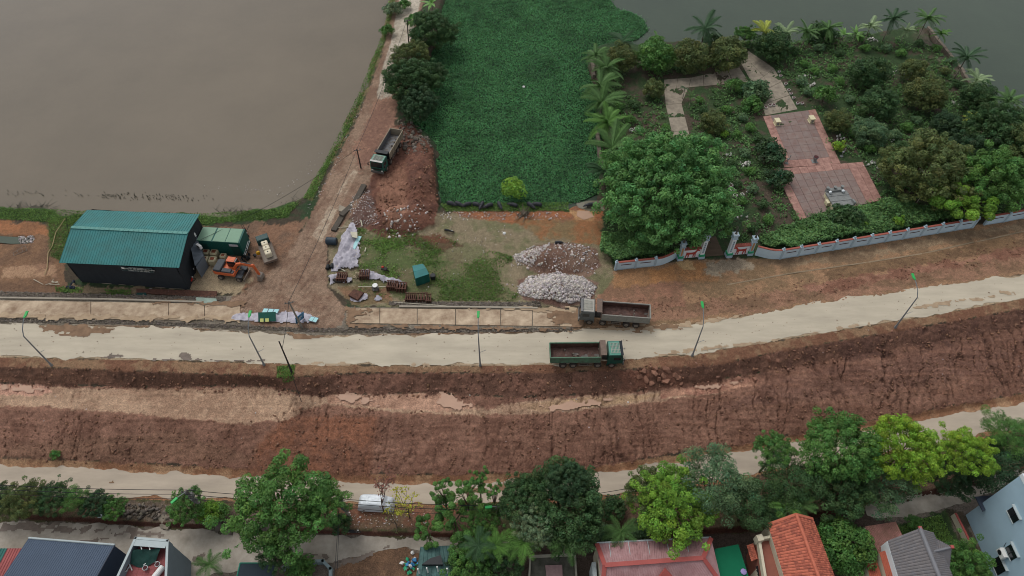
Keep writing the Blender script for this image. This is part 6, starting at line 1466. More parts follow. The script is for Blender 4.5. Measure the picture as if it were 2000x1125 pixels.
for x, y, r, lb in [(1451, 326, .6, 'white sacks in the garden bed left of the courtyard'), (1460, 322, .5, 'pinkish white sacks right of the first ones in the bed'), (1452, 428, .6, 'white sack in the bed behind the right gate pillar'), (1394, 312, .6, 'white blocks at the upper right rim of the huge tree'), (1424, 305, .4, 'white scrap in the upper left garden bed'), (1571, 150, .8, 'white stones in the bed right of the path top'), (1582, 166, .8, 'pale heap of stones below the white ones right of the path'), (1704, 80, .7, 'white stone row near the top garden edge'), (1757, 143, .8, 'white sheet between the two olive round trees'), (1640, 272, .6, 'pale stone group at the upper right courtyard corner'), (1730, 274, .6, 'white rock among the bluish plants'), (1866, 203, .5, 'white lumps by the dark round tree on the east wall'), (1700, 322, .9, 'white flowers and stones right of the courtyard'), (1466, 378, .45, 'white sack under a green bush left of the altar')]:
    rs = random.Random(int(x*3+y)); t = T('pale_heap', lb, 'heap', G(x, y))
    for k in range(7 if r < .7 else 14): MB().stone((rs.gauss(0, r), rs.gauss(0, r*.6), .15+rs.random()*.2), rs.uniform(.14, .34)).build('piece', pl, t)
# ================================================================== STREET LAMPS, POLES, WIRES
galv = mat('galvanised', (136, 140, 142), .5, .08, 4, metal=.3); lampg = mat('lamp_green', (48, 164, 82), .45, .05, 3); conp = mat('pole_concrete', (128, 122, 112), .9, .1, 3)
def lamp(base_px, lb, dx=0.0):
    g = G(*base_px); t = T('street_lamp', lb, 'street lamp', g, 0, 'green headed street lamps along the main road')
    MB().path([(0, 0, -.2), (0, 0, 3), (0, 0, 7.0)], .13, 8, r1=.07).build('pole', galv, t)
    MB().tube((0, 0, 0), (0, 0, .5), .2, .16, 8).build('base', galv, t)
    MB().path([(0, 0, 7.0), (dx*.3, .5, 7.9), (dx*.8, 1.3, 8.6), (dx, 1.75, 8.8)], .06, 6).build('arm', galv, t)
    MB().tube((0, 0, 3.2), (.9, .1, 3.7), .035, n=5).build('bracket', galv, t)
    MB().box((dx*1.15, 2.25, 8.9), (.36, .85, .16), 0, 0, .12).box((dx*1.05, 1.78, 8.86), (.26, .3, .14), 0, 0, .12).build('lamp_head', lampg, t, bevel=.04)
for p, lb, dx in [((101, 714), 'leftmost green headed street lamp on the main road', .3), ((516, 713), 'second street lamp from the left, foot by the green tuft', .1), ((938, 714), 'street lamp in the middle of the main road left of the trucks', 0), ((1352, 695), 'street lamp just right of the green dump truck', -.1), ((1748, 640), 'rightmost green headed street lamp on the main road', -.5)]: lamp(p, lb, dx)
def up(g, h): return Vector((g.x, g.y, g.z+h))
def wire(a, b, sag, r=.02, m=None, label=None, n=14):
    pts = [a.lerp(b, i/n)-Vector((0, 0, sag*4*(i/n)*(1-i/n))) for i in range(n+1)]
    o = MB().path(pts, r, 4).build('wire', m or black); return o
def pole(px, top_px, h, label, m=conp, r=.16, arm=True, name='utility_pole'):
    g = G(*px); tp = None
    t = T(name, label, 'utility pole', g)
    for _ in range(1): tp = P(top_px[0], top_px[1], g.z+h)-g
    MB().tube((0, 0, -.2), tp, r, r*.7, 8).build('post', m, t)
    if arm: MB().box(tp-Vector((0, 0, .3)), (1.4, .1, .1), .3).build('crossarm', steel, t); MB().tube(tp+Vector((-.5, -.1, -.25)), tp+Vector((-.5, -.1, .0)), .06).tube(tp+Vector((.5, .1, -.25)), tp+Vector((.5, .1, 0)), .06).build('insulator', steel, t)
    return t, g+tp
_, pa = pole((590, 640), (564, 589), 6.5, 'grey concrete pole with a small cross arm beside the roadside tarpaulin')
_, pb = pole((571, 728), (545, 667), 7.5, 'dark leaning pole above the green weed tuft', chass, .12, False)
_, pc_ = pole((705, 328), (697, 291), 5.0, 'dark pole on the causeway left of the parked truck', chass, .13)
_, pd = pole((798, 82), (795, 38), 7.0, 'dark pole standing high on the causeway', chass, .13)
wg = 'overhead wires'
pbm = pb.lerp(G(571, 728), .22)
for a, c, s_, lb in [(pa, pbm, .3, 'thick black wire crossing the main road between two poles'), (pa, pc_, .6, 'wire from the roadside pole over the dirt road to the causeway'), (pc_, pd, .8, 'wire along the causeway between its two poles'), (pc_, P(392, 468, 2.0), 1.0, 'thin wire from the causeway pole to the green office cabin'), (pbm, G(596, 800, 2), .5, 'thin wire hanging from the leaning pole over the cut')]:
    tag(wire(a, c, s_, .035), lb, 'wire', wg)
# sign at the pole foot
g = G(590, 632); t = T('road_sign', 'blue and white leaning sign board at the foot of the concrete pole', 'sign', g, .9)
MB().box((0, 0, 1.4), (1.5, .06, 2.0), 0, 0, .3).build('board', mat('sign_blue', (58, 120, 158), .5, .1, 2), t)
for i in range(4): MB().box((-.35+i*.22, -.06-.02*i, 1.1+i*.25), (.5, .03, .16), 0, 0, .3).build('white_mark', white, t)
MB().tube((-.6, .1, 0), (-.6, .1, 2.0), .04).tube((.6, .1, 0), (.6, .1, 2.0), .04).build('post', chass, t)
# lower road poles
def clutter_pole(px, top_px, h, label, lampdir=None, horn=False):
    t, tp = pole(px, top_px, h, label, conp, .17, True); g = Vector(t.location); b = MB(); rs = random.Random(int(px[0]))
    for k in range(14):
        u = .45+.5*k/14; p = (tp-g)*u; b.box(p+Vector((rs.gauss(0, .18), rs.gauss(0, .12), 0)), (rs.uniform(.25, .6), .25, rs.uniform(.2, .4)), rs.uniform(0, 3))
    for k in range(7):
        p = (tp-g)*rs.uniform(.5, .95); b.tube(p+Vector((-.4, 0, 0)), p+Vector((.4, rs.gauss(0, .2), rs.gauss(0, .3))), .05, n=5)
    b.build('cable_box', mat('box_grey', (96, 96, 94), .7, .25, 4), t)
    if lampdir:
        e = tp-g+Vector(lampdir); MB().tube(tp-g-Vector((0, 0, .3)), e, .05).build('lamp_arm', galv, t); d = Vector(lampdir).normalized()
        MB().box(e+d*.45, (.85, .34, .16), math.atan2(d.y, d.x)).build('lamp_head', lampg, t, bevel=.04)
    if horn:
        for s_ in (.75, -.35):
            c = tp-g+Vector((.1, s_*.9, -.4)); MB().tube(c, c+Vector((.75, s_*.25, .35)), .07, .42, 12, cap=False).build('loudspeaker', white, t)
    return tp
t1 = clutter_pole((404, 1003), (363, 957), 8.0, 'cable cluttered pole with a green lamp left of the biggest verge tree', (-.7, -.9, 0))
t2 = clutter_pole((686, 1014), (661, 974), 6.5, 'leaning cable cluttered pole left of the covered car')
t3 = clutter_pole((975, 1016), (978, 988), 5.5, 'pole with two white loudspeakers and a green lamp', (-1.0, -.1, 0), True)
far1 = P(-60, 944, 2.5); far2 = P(1500, 960, 1.5)
for k, (a, c, s_) in enumerate([(far1, t1, .5), (t1, t2, .5), (t2, t3, .5), (t3, P(1260, 948, 2), .5)]):
    nm_ = ['left picture edge to the lamp pole', 'lamp pole to the leaning pole', 'leaning pole to the loudspeaker pole', 'loudspeaker pole to the right'][k]
    for j in range(3):
        tag(wire(a-Vector((0, .35*j, .35*j)), c-Vector((0, .35*j, .35*j)), s_+.15*j, .035 if j < 2 else .025), '%s black cable of three, from the %s' % (['upper', 'middle', 'lower'][j], nm_), 'cable', 'overhead cables along the lower road')
for x, lb in [(648, 'left wire over the village road below the leaning pole'), (655, 'right wire over the village road below the leaning pole')]:
    tag(wire(t2-Vector((0, 0, .5)), P(x, 1180, 1), .3, .025), lb, 'wire', wg)

# ================================================================== WATER BUFFALOES
def buffalo_mesh():
    vs = [(0, 0, 1.0), (-.65, 0, 1.0), (-1.0, 0, .95), (.55, 0, 1.02), (.95, 0, 1.0), (1.25, 0, .82), (1.5, 0, .6)]
    rad = [(.42, .46), (.40, .42), (.26, .3), (.38, .42), (.22, .26), (.17, .2), (.10, .12)]
    ed = [(0, 1), (1, 2), (0, 3), (3, 4), (4, 5), (5, 6)]
    def leg(root, x, y, hind):
        b = len(vs)
        pts = [(x, y, .75), (x+(.08 if hind else -.02), y, .48), (x-(.08 if hind else 0), y, .28), (x, y, .05)]
        for p, r in zip(pts, (.17, .11, .085, .08)): vs.append(p); rad.append((r, r))
        ed.extend([(root, b), (b, b+1), (b+1, b+2), (b+2, b+3)])
    for y in (.2, -.2): leg(3, .55, y, False); leg(1, -.75, y, True)
    me = bpy.data.meshes.new('buffalo_body'); me.from_pydata(vs, ed, []); o = bpy.data.objects.new('tmp', me); C.objects.link(o)
    sk = o.modifiers.new('s', 'SKIN'); o.modifiers.new('d', 'SUBSURF').levels = 1
    for i, r in enumerate(rad): me.skin_vertices[0].data[i].radius = r
    me.skin_vertices[0].data[0].use_root = True
    bpy.context.view_layer.update(); m2 = bpy.data.meshes.new_from_object(o.evaluated_get(bpy.context.evaluated_depsgraph_get())); bpy.data.objects.remove(o); return m2
hide = mat('buffalo_hide', (52, 54, 58), .6, .15, 3, .02, 10); hornm = mat('horn_grey', (84, 80, 74), .6, .1, 3); BUF = buffalo_mesh(); BUF.materials.append(hide)
BUF.polygons.foreach_set('use_smooth', [True]*len(BUF.polygons))
def buffalo(px, py, ang, label, sink=.22, s=1.0):
    g = G(px, py); g.z = max(g.z, ZW)-sink; t = T('water_buffalo', label, 'water buffalo', g, math.radians(ang), 'dark water buffaloes at the pond edge'); t.scale = (s,)*3
    link('body', BUF, t)
    for sg in (1, -1):
        MB().path([(1.12, sg*.1, .98), (1.05, sg*.34, 1.02), (.9, sg*.48, 1.1), (.72, sg*.46, 1.18)], .055, 6, r1=.015).build('horn', hornm, t)
        MB().add([(1.08, sg*.14, .9), (1.0, sg*.38, .86), (1.14, sg*.34, .8), (1.1, sg*.14, .82)], [(0, 1, 2, 3), (3, 2, 1, 0)]).build('ear', hide, t)
    MB().path([(-1.15, 0, 1.0), (-1.25, 0, .7), (-1.24, 0, .45)], .03, 5).build('tail', hide, t)
for a in [(881, 401, -25, 'leftmost grazing buffalo by the red soil bank'), (896, 402, -30, 'buffalo second from the left with its head down right'), (913, 403, 200, 'buffalo third from the left facing left'), (931, 403, -20, 'buffalo in the middle left of the herd, half sunk'), (941, 404, -110, 'small buffalo between two others, heading down'), (955, 405, 205, 'broad buffalo left of the lone one, facing down left'), (976, 404, -70, 'lone dark buffalo with its head to the bank'), (1003, 404, 160, 'muddy buffalo half hidden below the bright bush'), (1036, 404, -45, 'buffalo left of the last pair'), (1050, 403, 170, 'rightmost buffalo of the herd, lying to the left'), (1152, 404, 190, 'single buffalo standing in the grey puddle by the big tree')]: buffalo(*a, s=.78)
buffalo(1090, 475, 0, 'dark buffalo calf lying behind the brown rubble heap', .35, .6)
o = MB(); rs = random.Random(9)
for k in range(16): p = Vector((rs.gauss(0, .5), rs.gauss(0, .7), .1)); o.tube(p, p+Vector((rs.gauss(0, .8), rs.gauss(0, 1), rs.uniform(.2, .9))), .12, .04, 5)
o.stone((0, 0, .3), .7); o = o.build('root_stump', mat('dead_root', (96, 88, 76), .9, .2, 3)); o.location = G(1024, 420); tag(o, 'grey dead root stump on the bank below the buffaloes', 'stump')

# ================================================================== VILLAGE HOUSES
roofblue = mat('slate_blue_sheet', (70, 84, 102), .6, .06, .6); wallgrey = mat('grey_render', (112, 124, 130), .9, .06, .8); capw = mat('parapet_pale', (168, 178, 178), .8, .08, 1)
redsheet = mat('faded_red_sheet', (170, 136, 136), .6, .10, .8, col2=(158, 116, 116)); redtrim = mat('red_trim', (160, 80, 74), .6, .1, 1); orange_t = mat('orange_tile', (168, 92, 72), .8, .2, 1.6, col2=(132, 76, 64)); orange_t2 = mat('orange_tile_b', (180, 102, 80), .8, .14, 1.6)
grey_t = mat('grey_tile', (98, 98, 102), .85, .22, 2.0, col2=(124, 118, 116)); cream_w = mat('cream_wall', (188, 180, 158), .85, .12, 1); terr = mat('terracotta_floor', (138, 86, 72), .85, .12, 1.2)
bluew = mat('blue_house_wall', (158, 184, 198), .85, .05, .5)
VZ = -5.5
def bld(name, label, cat, q): 
    base = sum(q, Vector())/len(q); base.z = VZ; return T(name, label, cat, base), base
def tiled(q, rows, cols, m, parent, off, name='roof_slope', t=.12, mats2=None):
    """roof slope q=(eave a, eave b, ridge b, ridge a) covered with overlapping tiles"""
    q = [Vector(p) for p in q]; s = MB(); s.slab(q, t); o = s.build(name, m, parent, off)
    nrm = (q[1]-q[0]).cross(q[3]-q[0]).normalized(); nrm = nrm if nrm.z > 0 else -nrm
    b = MB()
    for j in range(rows):
        for i in range(cols):
            u0, u1 = (i+.06)/cols, (i+.94)/cols; v0, v1 = j/rows, (j+1.06)/rows; um = (u0+u1)/2
            f = lambda u, v: lerp4(q, u, min(v, 1))
            jz = rng.uniform(0, .015); a, c = f(u0, v0)+nrm*(.055+jz), f(u1, v0)+nrm*(.055+jz); d, e = f(u0, v1)+nrm*.012, f(u1, v1)+nrm*.012
            am, dm = f(um, v0)+nrm*(.10+jz), f(um, v1)+nrm*.04
            b.add([a, am, c, e, dm, d, f(u0, v0), f(u1, v0)], [(0, 1, 4, 5), (1, 2, 3, 4), (6, 7, 2, 1, 0)], rng.randrange(2) if mats2 else 0)
    k = b.build('tile', [m]+([mats2] if mats2 else []), o if parent else None, off); k['kind'] = 'stuff'
    return o
# far left roofs
z = -1.5; q = [P(15.5, 1071, z), P(46, 1071, z), P(5, 1160, z), P(-30, 1160, z)]; t, bs = bld('shed', 'narrow shed with a faded red sheet roof at the left edge', 'shed', q)
corr([q[3], q[2], q[1], q[0]], 6, .05, 'roof', mat('red_sheet', (150, 78, 76), .6, .1, 1), t, bs); MB().prism([(v.x, v.y) for v in q], VZ, z-.1).build('wall', cream_w, t, bs)
q = [P(-30, 1071, z), P(14, 1071, z), P(-32, 1160, z), P(-80, 1160, z)]; t, bs = bld('shed', 'green roofed shed cut by the lower left picture corner', 'shed', q)
corr([q[3], q[2], q[1], q[0]], 8, .05, 'roof', mat('green_sheet_b', (40, 96, 88), .6, .1, 1), t, bs); MB().prism([(v.x, v.y) for v in q], VZ, z-.1).build('wall', cream_w, t, bs)
# blue roof house
z = .6; a, b_, c, d = P(56, 1052.5, z), P(224, 1066, z), P(160, 1180, z), P(-30, 1180, z); t, bs = bld('house', 'house with a plain slate blue sheet roof at lower left', 'house', [a, b_, c, d])
corr([d, c, b_, a], 40, .035, 'roof', roofblue, t, bs); MB().prism([(v.x, v.y) for v in (a, b_, c, d)], VZ, z-.15).build('wall', mat('navy_wall', (52, 64, 82), .8, .08, 1), t, bs)
MB().tube(a+Vector((0, .1, .05)), b_+Vector((0, .1, .05)), .12, n=6).build('gutter', capw, t, bs); MB().tube(b_+Vector((0.05, 0, .1)), c+Vector((.05, 0, .1)), .1, n=6).build('edge_trim', mat('navy_trim', (36, 44, 58), .6, .1, 1), t, bs)
# grey house with roof terrace
z = 1.8; a, b_ = P(265, 1051, z), P(327.5, 1056, z); e = (b_-a); c_ = P(322, 1180, z); d_ = P(205, 1180, z)
t, bs = bld('terrace_house', 'tall grey house with a red tiled roof terrace', 'house', [a, b_, c_, d_])
MB().prism([(v.x, v.y) for v in (a, b_, c_, d_)], VZ, z-1.3).build('wall', wallgrey, t, bs)
fl = MB().prism([(v.x, v.y) for v in (a, b_, c_, d_)], z-1.3, z-1.27).build('terrace_floor', terr, t, bs)
cor = [Vector((v.x, v.y, z-1.25)) for v in (d_, c_, b_, a)]
for i in range(8):
    for j in range(14):
        qq = [lerp4(cor, (i+u)/8, (j+v)/14) for u, v in ((.03, .03), (.97, .03), (.97, .97), (.03, .97))]; MB().slab([p+Vector((0, 0, .0)) for p in qq], .015).build('floor_tile', mat('terrace_tile', (142, 80, 80), .8, .15, 2), fl, bs)
for p, r_ in ((a, b_), (b_, c_), (d_, a)):
    m_ = (p+r_)/2; L = (r_-p).length; MB().box((m_.x, m_.y, z-.65), (L, .16, 1.3), heading(p, r_)).build('parapet', wallgrey, t, bs); MB().box((m_.x, m_.y, z+.04), (L+.2, .26, .08), heading(p, r_)).build('parapet_cap', capw, t, bs)
MB().box((a+b_)/2+Vector((0, -.5, -.0)), ((b_-a).length, .7, .1), heading(a, b_)).build('front_slab', capw, t, bs)
tq = [P(259, 1073, z-.1), P(316, 1068, z-.1), P(303, 1096, z-.9), P(254, 1100, z-.9)]
X, Y_ = np.meshgrid(np.linspace(0, 1, 24), np.linspace(0, 1, 14), indexing='ij'); V = np.zeros(X.shape+(3,))
for ax in range(3): V[..., ax] = (tq[0][ax]*(1-X)+tq[1][ax]*X)*(1-Y_)+(tq[3][ax]*(1-X)+tq[2][ax]*X)*Y_
V[..., 2] += -.35*np.sin(X*3.14)+.18*fbm(X*5, Y_*2.5, 3, 3); V[..., 1] += -.5*np.sin(X*3.14)*Y_
idx = np.arange(X.size).reshape(X.shape); Q = np.stack([idx[:-1, :-1], idx[:-1, 1:], idx[1:, 1:], idx[1:, :-1]], -1).reshape(-1, 4)
bs2 = Vector(tq[0]); o = link('shade_net', fastmesh('shade_net', V.reshape(-1, 3)-np.array(bs2), Q, smooth=True), None, mat('net_green', (26, 60, 54), .8, .2, 2)); o.location = bs2; tag(o, 'dark green net sagging over the roof terrace', 'net')
for k, (x0, y0, x1, y1) in enumerate([(273, 1060, 277, 1073), (283, 1058, 279, 1068), (291, 1066, 293, 1074), (262, 1060, 322, 1065), (280, 1104, 285, 1100), (252, 1100, 258, 1114), (294, 1098, 309, 1097)]):
    tag(MB().tube(P(x0, y0, z-.2 if k < 4 else z-1.1), P(x1, y1, z-.2 if k < 4 else z-1.1), .06, n=5).build('white_pipe', white), 'white %s on the roof terrace, %s' % (['rod', 'rod', 'rod', 'long rail', 'bracket', 'pole', 'trough'][k], ['left of the upper net edge', 'second on the upper net edge', 'third on the upper net edge', 'along the front parapet', 'at the lowest net corner', 'leaning by the left parapet', 'below the right net end'][k]), 'pipe')
for x, y, lb in [(251, 1108, 'upper white plant pot at the left parapet'), (247, 1114, 'lower white plant pot at the left parapet'), (286, 1111, 'grey plant pot in the middle of the roof terrace'), (310, 1104, 'plant pot under the right parapet of the terrace')]:
    p = P(x, y, z-1.2); t = T('plant_pot', lb, 'plant pot', p, 0, 'pots on the roof terrace'); MB().tube((0, 0, 0), (0, 0, .4), .2, .3, 10).build('pot', capw, t); MB().tube((0, 0, .4), (0, 0, .42), .24, n=10).build('earth', slotm, t)
p = P(310, 1120, z-1.0); t = T('water_heater', 'white solar water cylinder at the lower terrace edge', 'tank', p, 1.1); MB().tube((-.8, 0, .2), (.8, 0, .2), .35, n=14).build('cylinder', white, t, bevel=.08)
# dark tarp canopy, planter
z = -2.8; q = [P(469, 1099.6, z), P(539, 1099.6, z), P(531, 1160, z), P(455, 1160, z)]; t, bs = bld('market_canopy', 'dark canopy with a green edge on the village road', 'canopy', q)
MB().slab(q, .08).build('roof', mat('canopy_dark', (42, 54, 62), .8, .08, 1, .02, 3), t, bs)
MB().tube(q[0], q[1], .08, n=5).tube(q[0], q[3], .08, n=5).build('edge', mat('edge_green', (44, 124, 104), .6, .1, 1), t, bs)
for v in q: MB().tube((v.x, v.y, VZ), (v.x, v.y, z), .05).build('post', steel, t, bs)
q = [P(553, 1108, -4.6), P(568, 1098, -4.6), P(630, 1095, -4.6), P(645, 1110, -4.6), P(645, 1170, -4.6), P(553, 1170, -4.6)]; t, bs = bld('planter_wall', 'low blue grey wall round the planted corner on the village road', 'wall', q)
for a, c in zip(q, q[1:]): MB().box((a+c)/2+Vector((0, 0, -.45)), ((c-a).length+.3, .35, .95), heading(a, c)).build('wall_panel', mat('bluegrey_wall', (124, 140, 142), .85, .1, 1), t, bs)
# teal roof with posts
z = -2.4; q = [P(822, 1068, z), P(885, 1065, z), P(905, 1130, z), P(812, 1135, z)]; t, bs = bld('lean_to', 'lean-to with a worn teal roof and bare white posts in front', 'shed', q)
corr([q[3], q[2], q[1], q[0]], 9, .05, 'roof', mat('worn_teal', (72, 104, 100), .7, .2, 1.2, col2=(54, 80, 78)), t, bs); MB().prism([(v.x, v.y) for v in q], VZ, z-.1).build('wall', cream_w, t, bs)
for x, y in ((819, 1120), (836, 1118), (856, 1116), (875, 1119)): g = P(x, y, z); MB().tube(g, g+Vector((0, 0, 1.7)), .09, n=6).build('post', white, t, bs)
o = rects('cloth', 'black cloth bundled between the white posts of the lean-to', 'cloth', [(830, 1122), (870, 1122), (866, 1104), (846, 1110)], 0, .5, black); o.location.z = z+.1
b = MB(); rs = random.Random(8); mm4 = [white, gren, mat('bag_blue', (70, 140, 190), .5, .1, 3)]
t = T('bag_pile', 'pile of white, green and blue bags left of the lean-to', 'bags', G(801, 1106))
for k in range(30): MB().stone((rs.gauss(0, .45), rs.gauss(0, .6), rs.uniform(.1, .7)), rs.uniform(.18, .36)).build('bag', mm4[rs.randrange(3)], t)
# walled yard
z = -3.6; q = [P(1036, 1086, z), P(1123, 1082, z), P(1128, 1160, z), P(1032, 1160, z)]; t, bs = bld('walled_yard', 'small yard with pale walls and a mossy concrete roof', 'yard', q)
MB().prism([(v.x, v.y) for v in q], VZ, z-.5).build('floor', mat('mossy_concrete', (92, 90, 82), .9, .25, 1, col2=(70, 72, 60)), t, bs)
for a, c in zip(q, q[1:]+q[:1]): MB().box((a+c)/2+Vector((0, 0, -.6)), ((c-a).length+.2, .22, 1.2), heading(a, c)).build('wall_panel', mat('mossy_pale_wall', (150, 146, 132), .9, .2, 1), t, bs)
MB().slab([P(1065, 1104, z-.3), P(1098, 1103, z-.3), P(1100, 1150, z-.3), P(1070, 1150, z-.3)], .2).build('pink_slab', mat('pink_slab', (150, 124, 122), .9, .15, 2), t, bs)
# red metal roof
ze, zr = -.6, .7; A, B_, Cc, D = P(1165.5, 1062, ze), P(1389, 1051, ze), P(1420, 1200, ze), P(1172, 1200, ze)
Rl, Rr = P(1181, 1104, zr), P(1373, 1090, zr); t, bs = bld('house', 'house with a broad faded red sheet roof and hips', 'house', [A, B_, Cc, D])
Cl, Cr = P(1176, 1150, ze), P(1411, 1143, ze)
corr([A, B_, Rr, Rl], 44, .04, 'rear_slope', redsheet, t, bs); corr([Cl, Cr, Rr, Rl], 44, .04, 'front_slope', redsheet, t, bs)
MB().slab([B_, Cr, Rr], .06).build('hip_slope', redsheet, t, bs); MB().slab([A, Rl, Cl], .06).build('hip_slope', redsheet, t, bs)
for p, r_ in ((Rl, Rr), (Rr, B_), (Rr, Cr), (Rl, A), (Rl, Cl)): MB().box((p+r_)/2+Vector((0, 0, .08)), ((r_-p).length, .5, .06), heading(p, r_), 0, 0, -math.asin((r_.z-p.z)/(r_-p).length)).build('ridge_cap', redtrim, t, bs)
for i in range(1, 11):
    MB().box(A.lerp(B_, i/11).lerp(Rl.lerp(Rr, i/11), .5)+Vector((0, 0, .06)), (.07, (A-Rl).length*.98 if 0 else (A.lerp(B_, i/11)-Rl.lerp(Rr, i/11)).length, .03), 0, 0, -math.atan2(zr-ze, 5)*1).build('seam', capw if i % 2 else redsheet, t, bs)
MB().prism([(v.x, v.y) for v in (A, B_, Cr, Cl)], VZ, ze-.15).build('wall', cream_w, t, bs)
MB().tube(A+Vector((0, .1, 0)), B_+Vector((0, .1, 0)), .1, n=6).build('gutter', capw, t, bs)
dz = P(1300, 1110, .75); MB().slab([P(1285, 1130, .3), P(1318, 1130, .3), P(1300, 1110, .95)], .3).build('dormer', redtrim, t, bs)
q = [P(1156, 1098, -1.6), P(1164, 1097, -1.6), P(1168, 1160, -1.6), P(1160, 1160, -1.6)]; MB().prism([(v.x, v.y) for v in q], VZ, -1.6).build('side_wall', capw, t, bs)
# green awning
z = -2.2; q = [P(1396, 1072, z), P(1442, 1063, z), P(1470, 1150, z), P(1405, 1150, z)]; t, bs = bld('awning', 'bright green carpeted flat roof between red and orange roofs', 'roof', q)
MB().slab(q, .1).build('sheet', mat('green_carpet', (14, 104, 72), .9, .06, 1.5), t, bs); MB().prism([(v.x, v.y) for v in q], VZ, z-.15).build('wall', wallgrey, t, bs)
o = MB().ball((0, 0, .1), .38, .3).build('basin', mat('lilac_plastic', (152, 138, 190), .5, .05, 2)); o.location = P(1452, 1117, z+.05); tag(o, 'lilac basin lying on the green carpeted roof', 'basin')
# orange tiled house
ze, zr = .9, 2.9; e0, e1 = P(1500, 1024.5, ze), P(1542, 1160, ze); r0, r1 = P(1554.7, 1005, zr), P(1610, 1160, zr); f0, f1 = P(1587.5, 1014, ze+.5), P(1642, 1160, ze+.5)
t, bs = bld('house', 'house with a steep orange tiled roof and a terracotta balcony', 'house', [e0, e1, f1, f0])
tiled([e0, e1, r1, r0], 9, 26, orange_t, t, bs, 'roof_slope', mats2=orange_t2); tiled([f1, f0, r0, r1], 9, 34, orange_t, t, bs, 'roof_slope', mats2=orange_t2)
MB().tube(r0+Vector((0, 0, .1)), r1+Vector((0, 0, .1)), .2, n=8).build('ridge_cap', orange_t2, t, bs)
for p, r_ in ((e0, r0), (f0, r0)): MB().box((p+r_)/2+Vector((0, 0, .08)), ((r_-p).length, .3, .12), heading(p, r_), 0, 0, -math.asin((r_.z-p.z)/(r_-p).length)).build('verge', orange_t2, t, bs)
MB().prism([(v.x, v.y) for v in (e0, e1, f1, f0)], VZ, ze-.2).build('wall', cream_w, t, bs)
z = -.4; q = [P(1479, 1057, z), P(1500, 1053, z), P(1532, 1150, z), P(1494, 1150, z)]; MB().prism([(v.x, v.y) for v in q], VZ, z).build('balcony_floor', terr, t, bs)
for p, r_ in ((q[0], q[1]), (q[3], q[0])): MB().box((p+r_)/2+Vector((0, 0, .4)), ((r_-p).length+.2, .3, .9), heading(p, r_)).build('parapet', cream_w, t, bs)
MB().box(q[0]+Vector((0, 0, .6)), (.7, .7, 1.3), .2).build('parapet_post', cream_w, t, bs)
z = -1.6; q = [P(1458.7, 1065, z), P(1471, 1061, z+.5), P(1480, 1091, z+.5), P(1468, 1096.6, z)]; tiled([q[3], q[0], q[1], q[2]], 4, 9, orange_t, t, bs, 'porch_roof', mats2=orange_t2)
q = [P(1478, 1098, -2), P(1490, 1092, -2), P(1500, 1150, -2), P(1480, 1150, -2)]; MB().prism([(v.x, v.y) for v in q], VZ, -1.6).build('bay_wall', cream_w, t, bs)
for k in range(3): MB().box(P(1482+k*2, 1108+k*7, -1.55), (.7, .4, .06), .4).build('bay_window', glass, t, bs)
# red brown sheet sheds
z = -1.4; q = [P(1689.6, 1028, z), P(1748.8, 1019, z), P(1770, 1062, z), P(1718, 1084, z-.3)]; t, bs = bld('shed', 'shed with a rusty pink ribbed roof left of the grey tiled house', 'shed', q)
corr([q[3], q[2], q[1], q[0]], 20, .05, 'roof', mat('rust_pink_sheet', (140, 98, 92), .7, .2, 1.2, col2=(124, 92, 78)), t, bs); MB().prism([(v.x, v.y) for v in q], VZ, z-.5).build('wall', cream_w, t, bs)
for lb, qq, zz in [('left narrow orange sheet roof below the rusty pink shed', [(1693, 1098), (1711, 1092), (1732, 1160), (1706, 1160)], -1.6), ('right narrow orange sheet roof against the grey tiled house', [(1718, 1079), (1735, 1073), (1760, 1160), (1742, 1160)], -.8)]:
    q = [P(x, y, zz) for x, y in qq]; t, bs = bld('shed', lb, 'shed', q); corr([q[3], q[2], q[1], q[0]], 6, .05, 'roof', mat('orange_sheet', (158, 84, 64), .7, .12, 1), t, bs); MB().prism([(v.x, v.y) for v in q], VZ, zz-.1).build('wall', cream_w, t, bs)
# grey tiled house
ze, zr = .4, 2.6; e0, e1 = P(1733.6, 1056, ze), P(1768, 1170, ze); r0, r1 = P(1796, 1032, zr), P(1851, 1170, zr); f0, f1 = P(1822, 1040, ze+1.0), P(1880, 1170, ze+1.0)
t, bs = bld('house', 'house with a steep grey tiled roof and a small gablet', 'house', [e0, e1, f1, f0])
tiled([e0, e1, r1, r0], 16, 22, grey_t, t, bs, mats2=mat('grey_tile_b', (112, 108, 108), .85, .2, 2)); tiled([f1, f0, r0, r1], 8, 30, grey_t, t, bs)
MB().tube(r0+Vector((0, 0, .1)), r1+Vector((0, 0, .1)), .22, n=8).build('ridge_cap', mat('ridge_grey', (120, 120, 124), .8, .1, 1), t, bs)
MB().prism([(v.x, v.y) for v in (e0, e1, f1, f0)], VZ, ze-.2).build('wall', whitew, t, bs)
g0, g1, g2, g3 = P(1820, 1078, 2.1), P(1858, 1069, 1.8), P(1824, 1051, .9), P(1853, 1112, .6)
tiled([g2, P(1857, 1068, 1.2), g1, g0], 7, 9, grey_t, t, bs, 'gablet_slope'); tiled([P(1857, 1072, 1.2), g3, g0.lerp(g1, .02), g1], 7, 9, grey_t, t, bs, 'gablet_slope')
MB().tube(g0, g1, .15, n=6).build('gablet_ridge', mat('ridge_grey', (120, 120, 124), .8, .1, 1), t, bs)
for v in (r0, g1): MB().box(v+Vector((0, 0, .15)), (.35, .35, .25)).build('ridge_end', redtrim, t, bs)
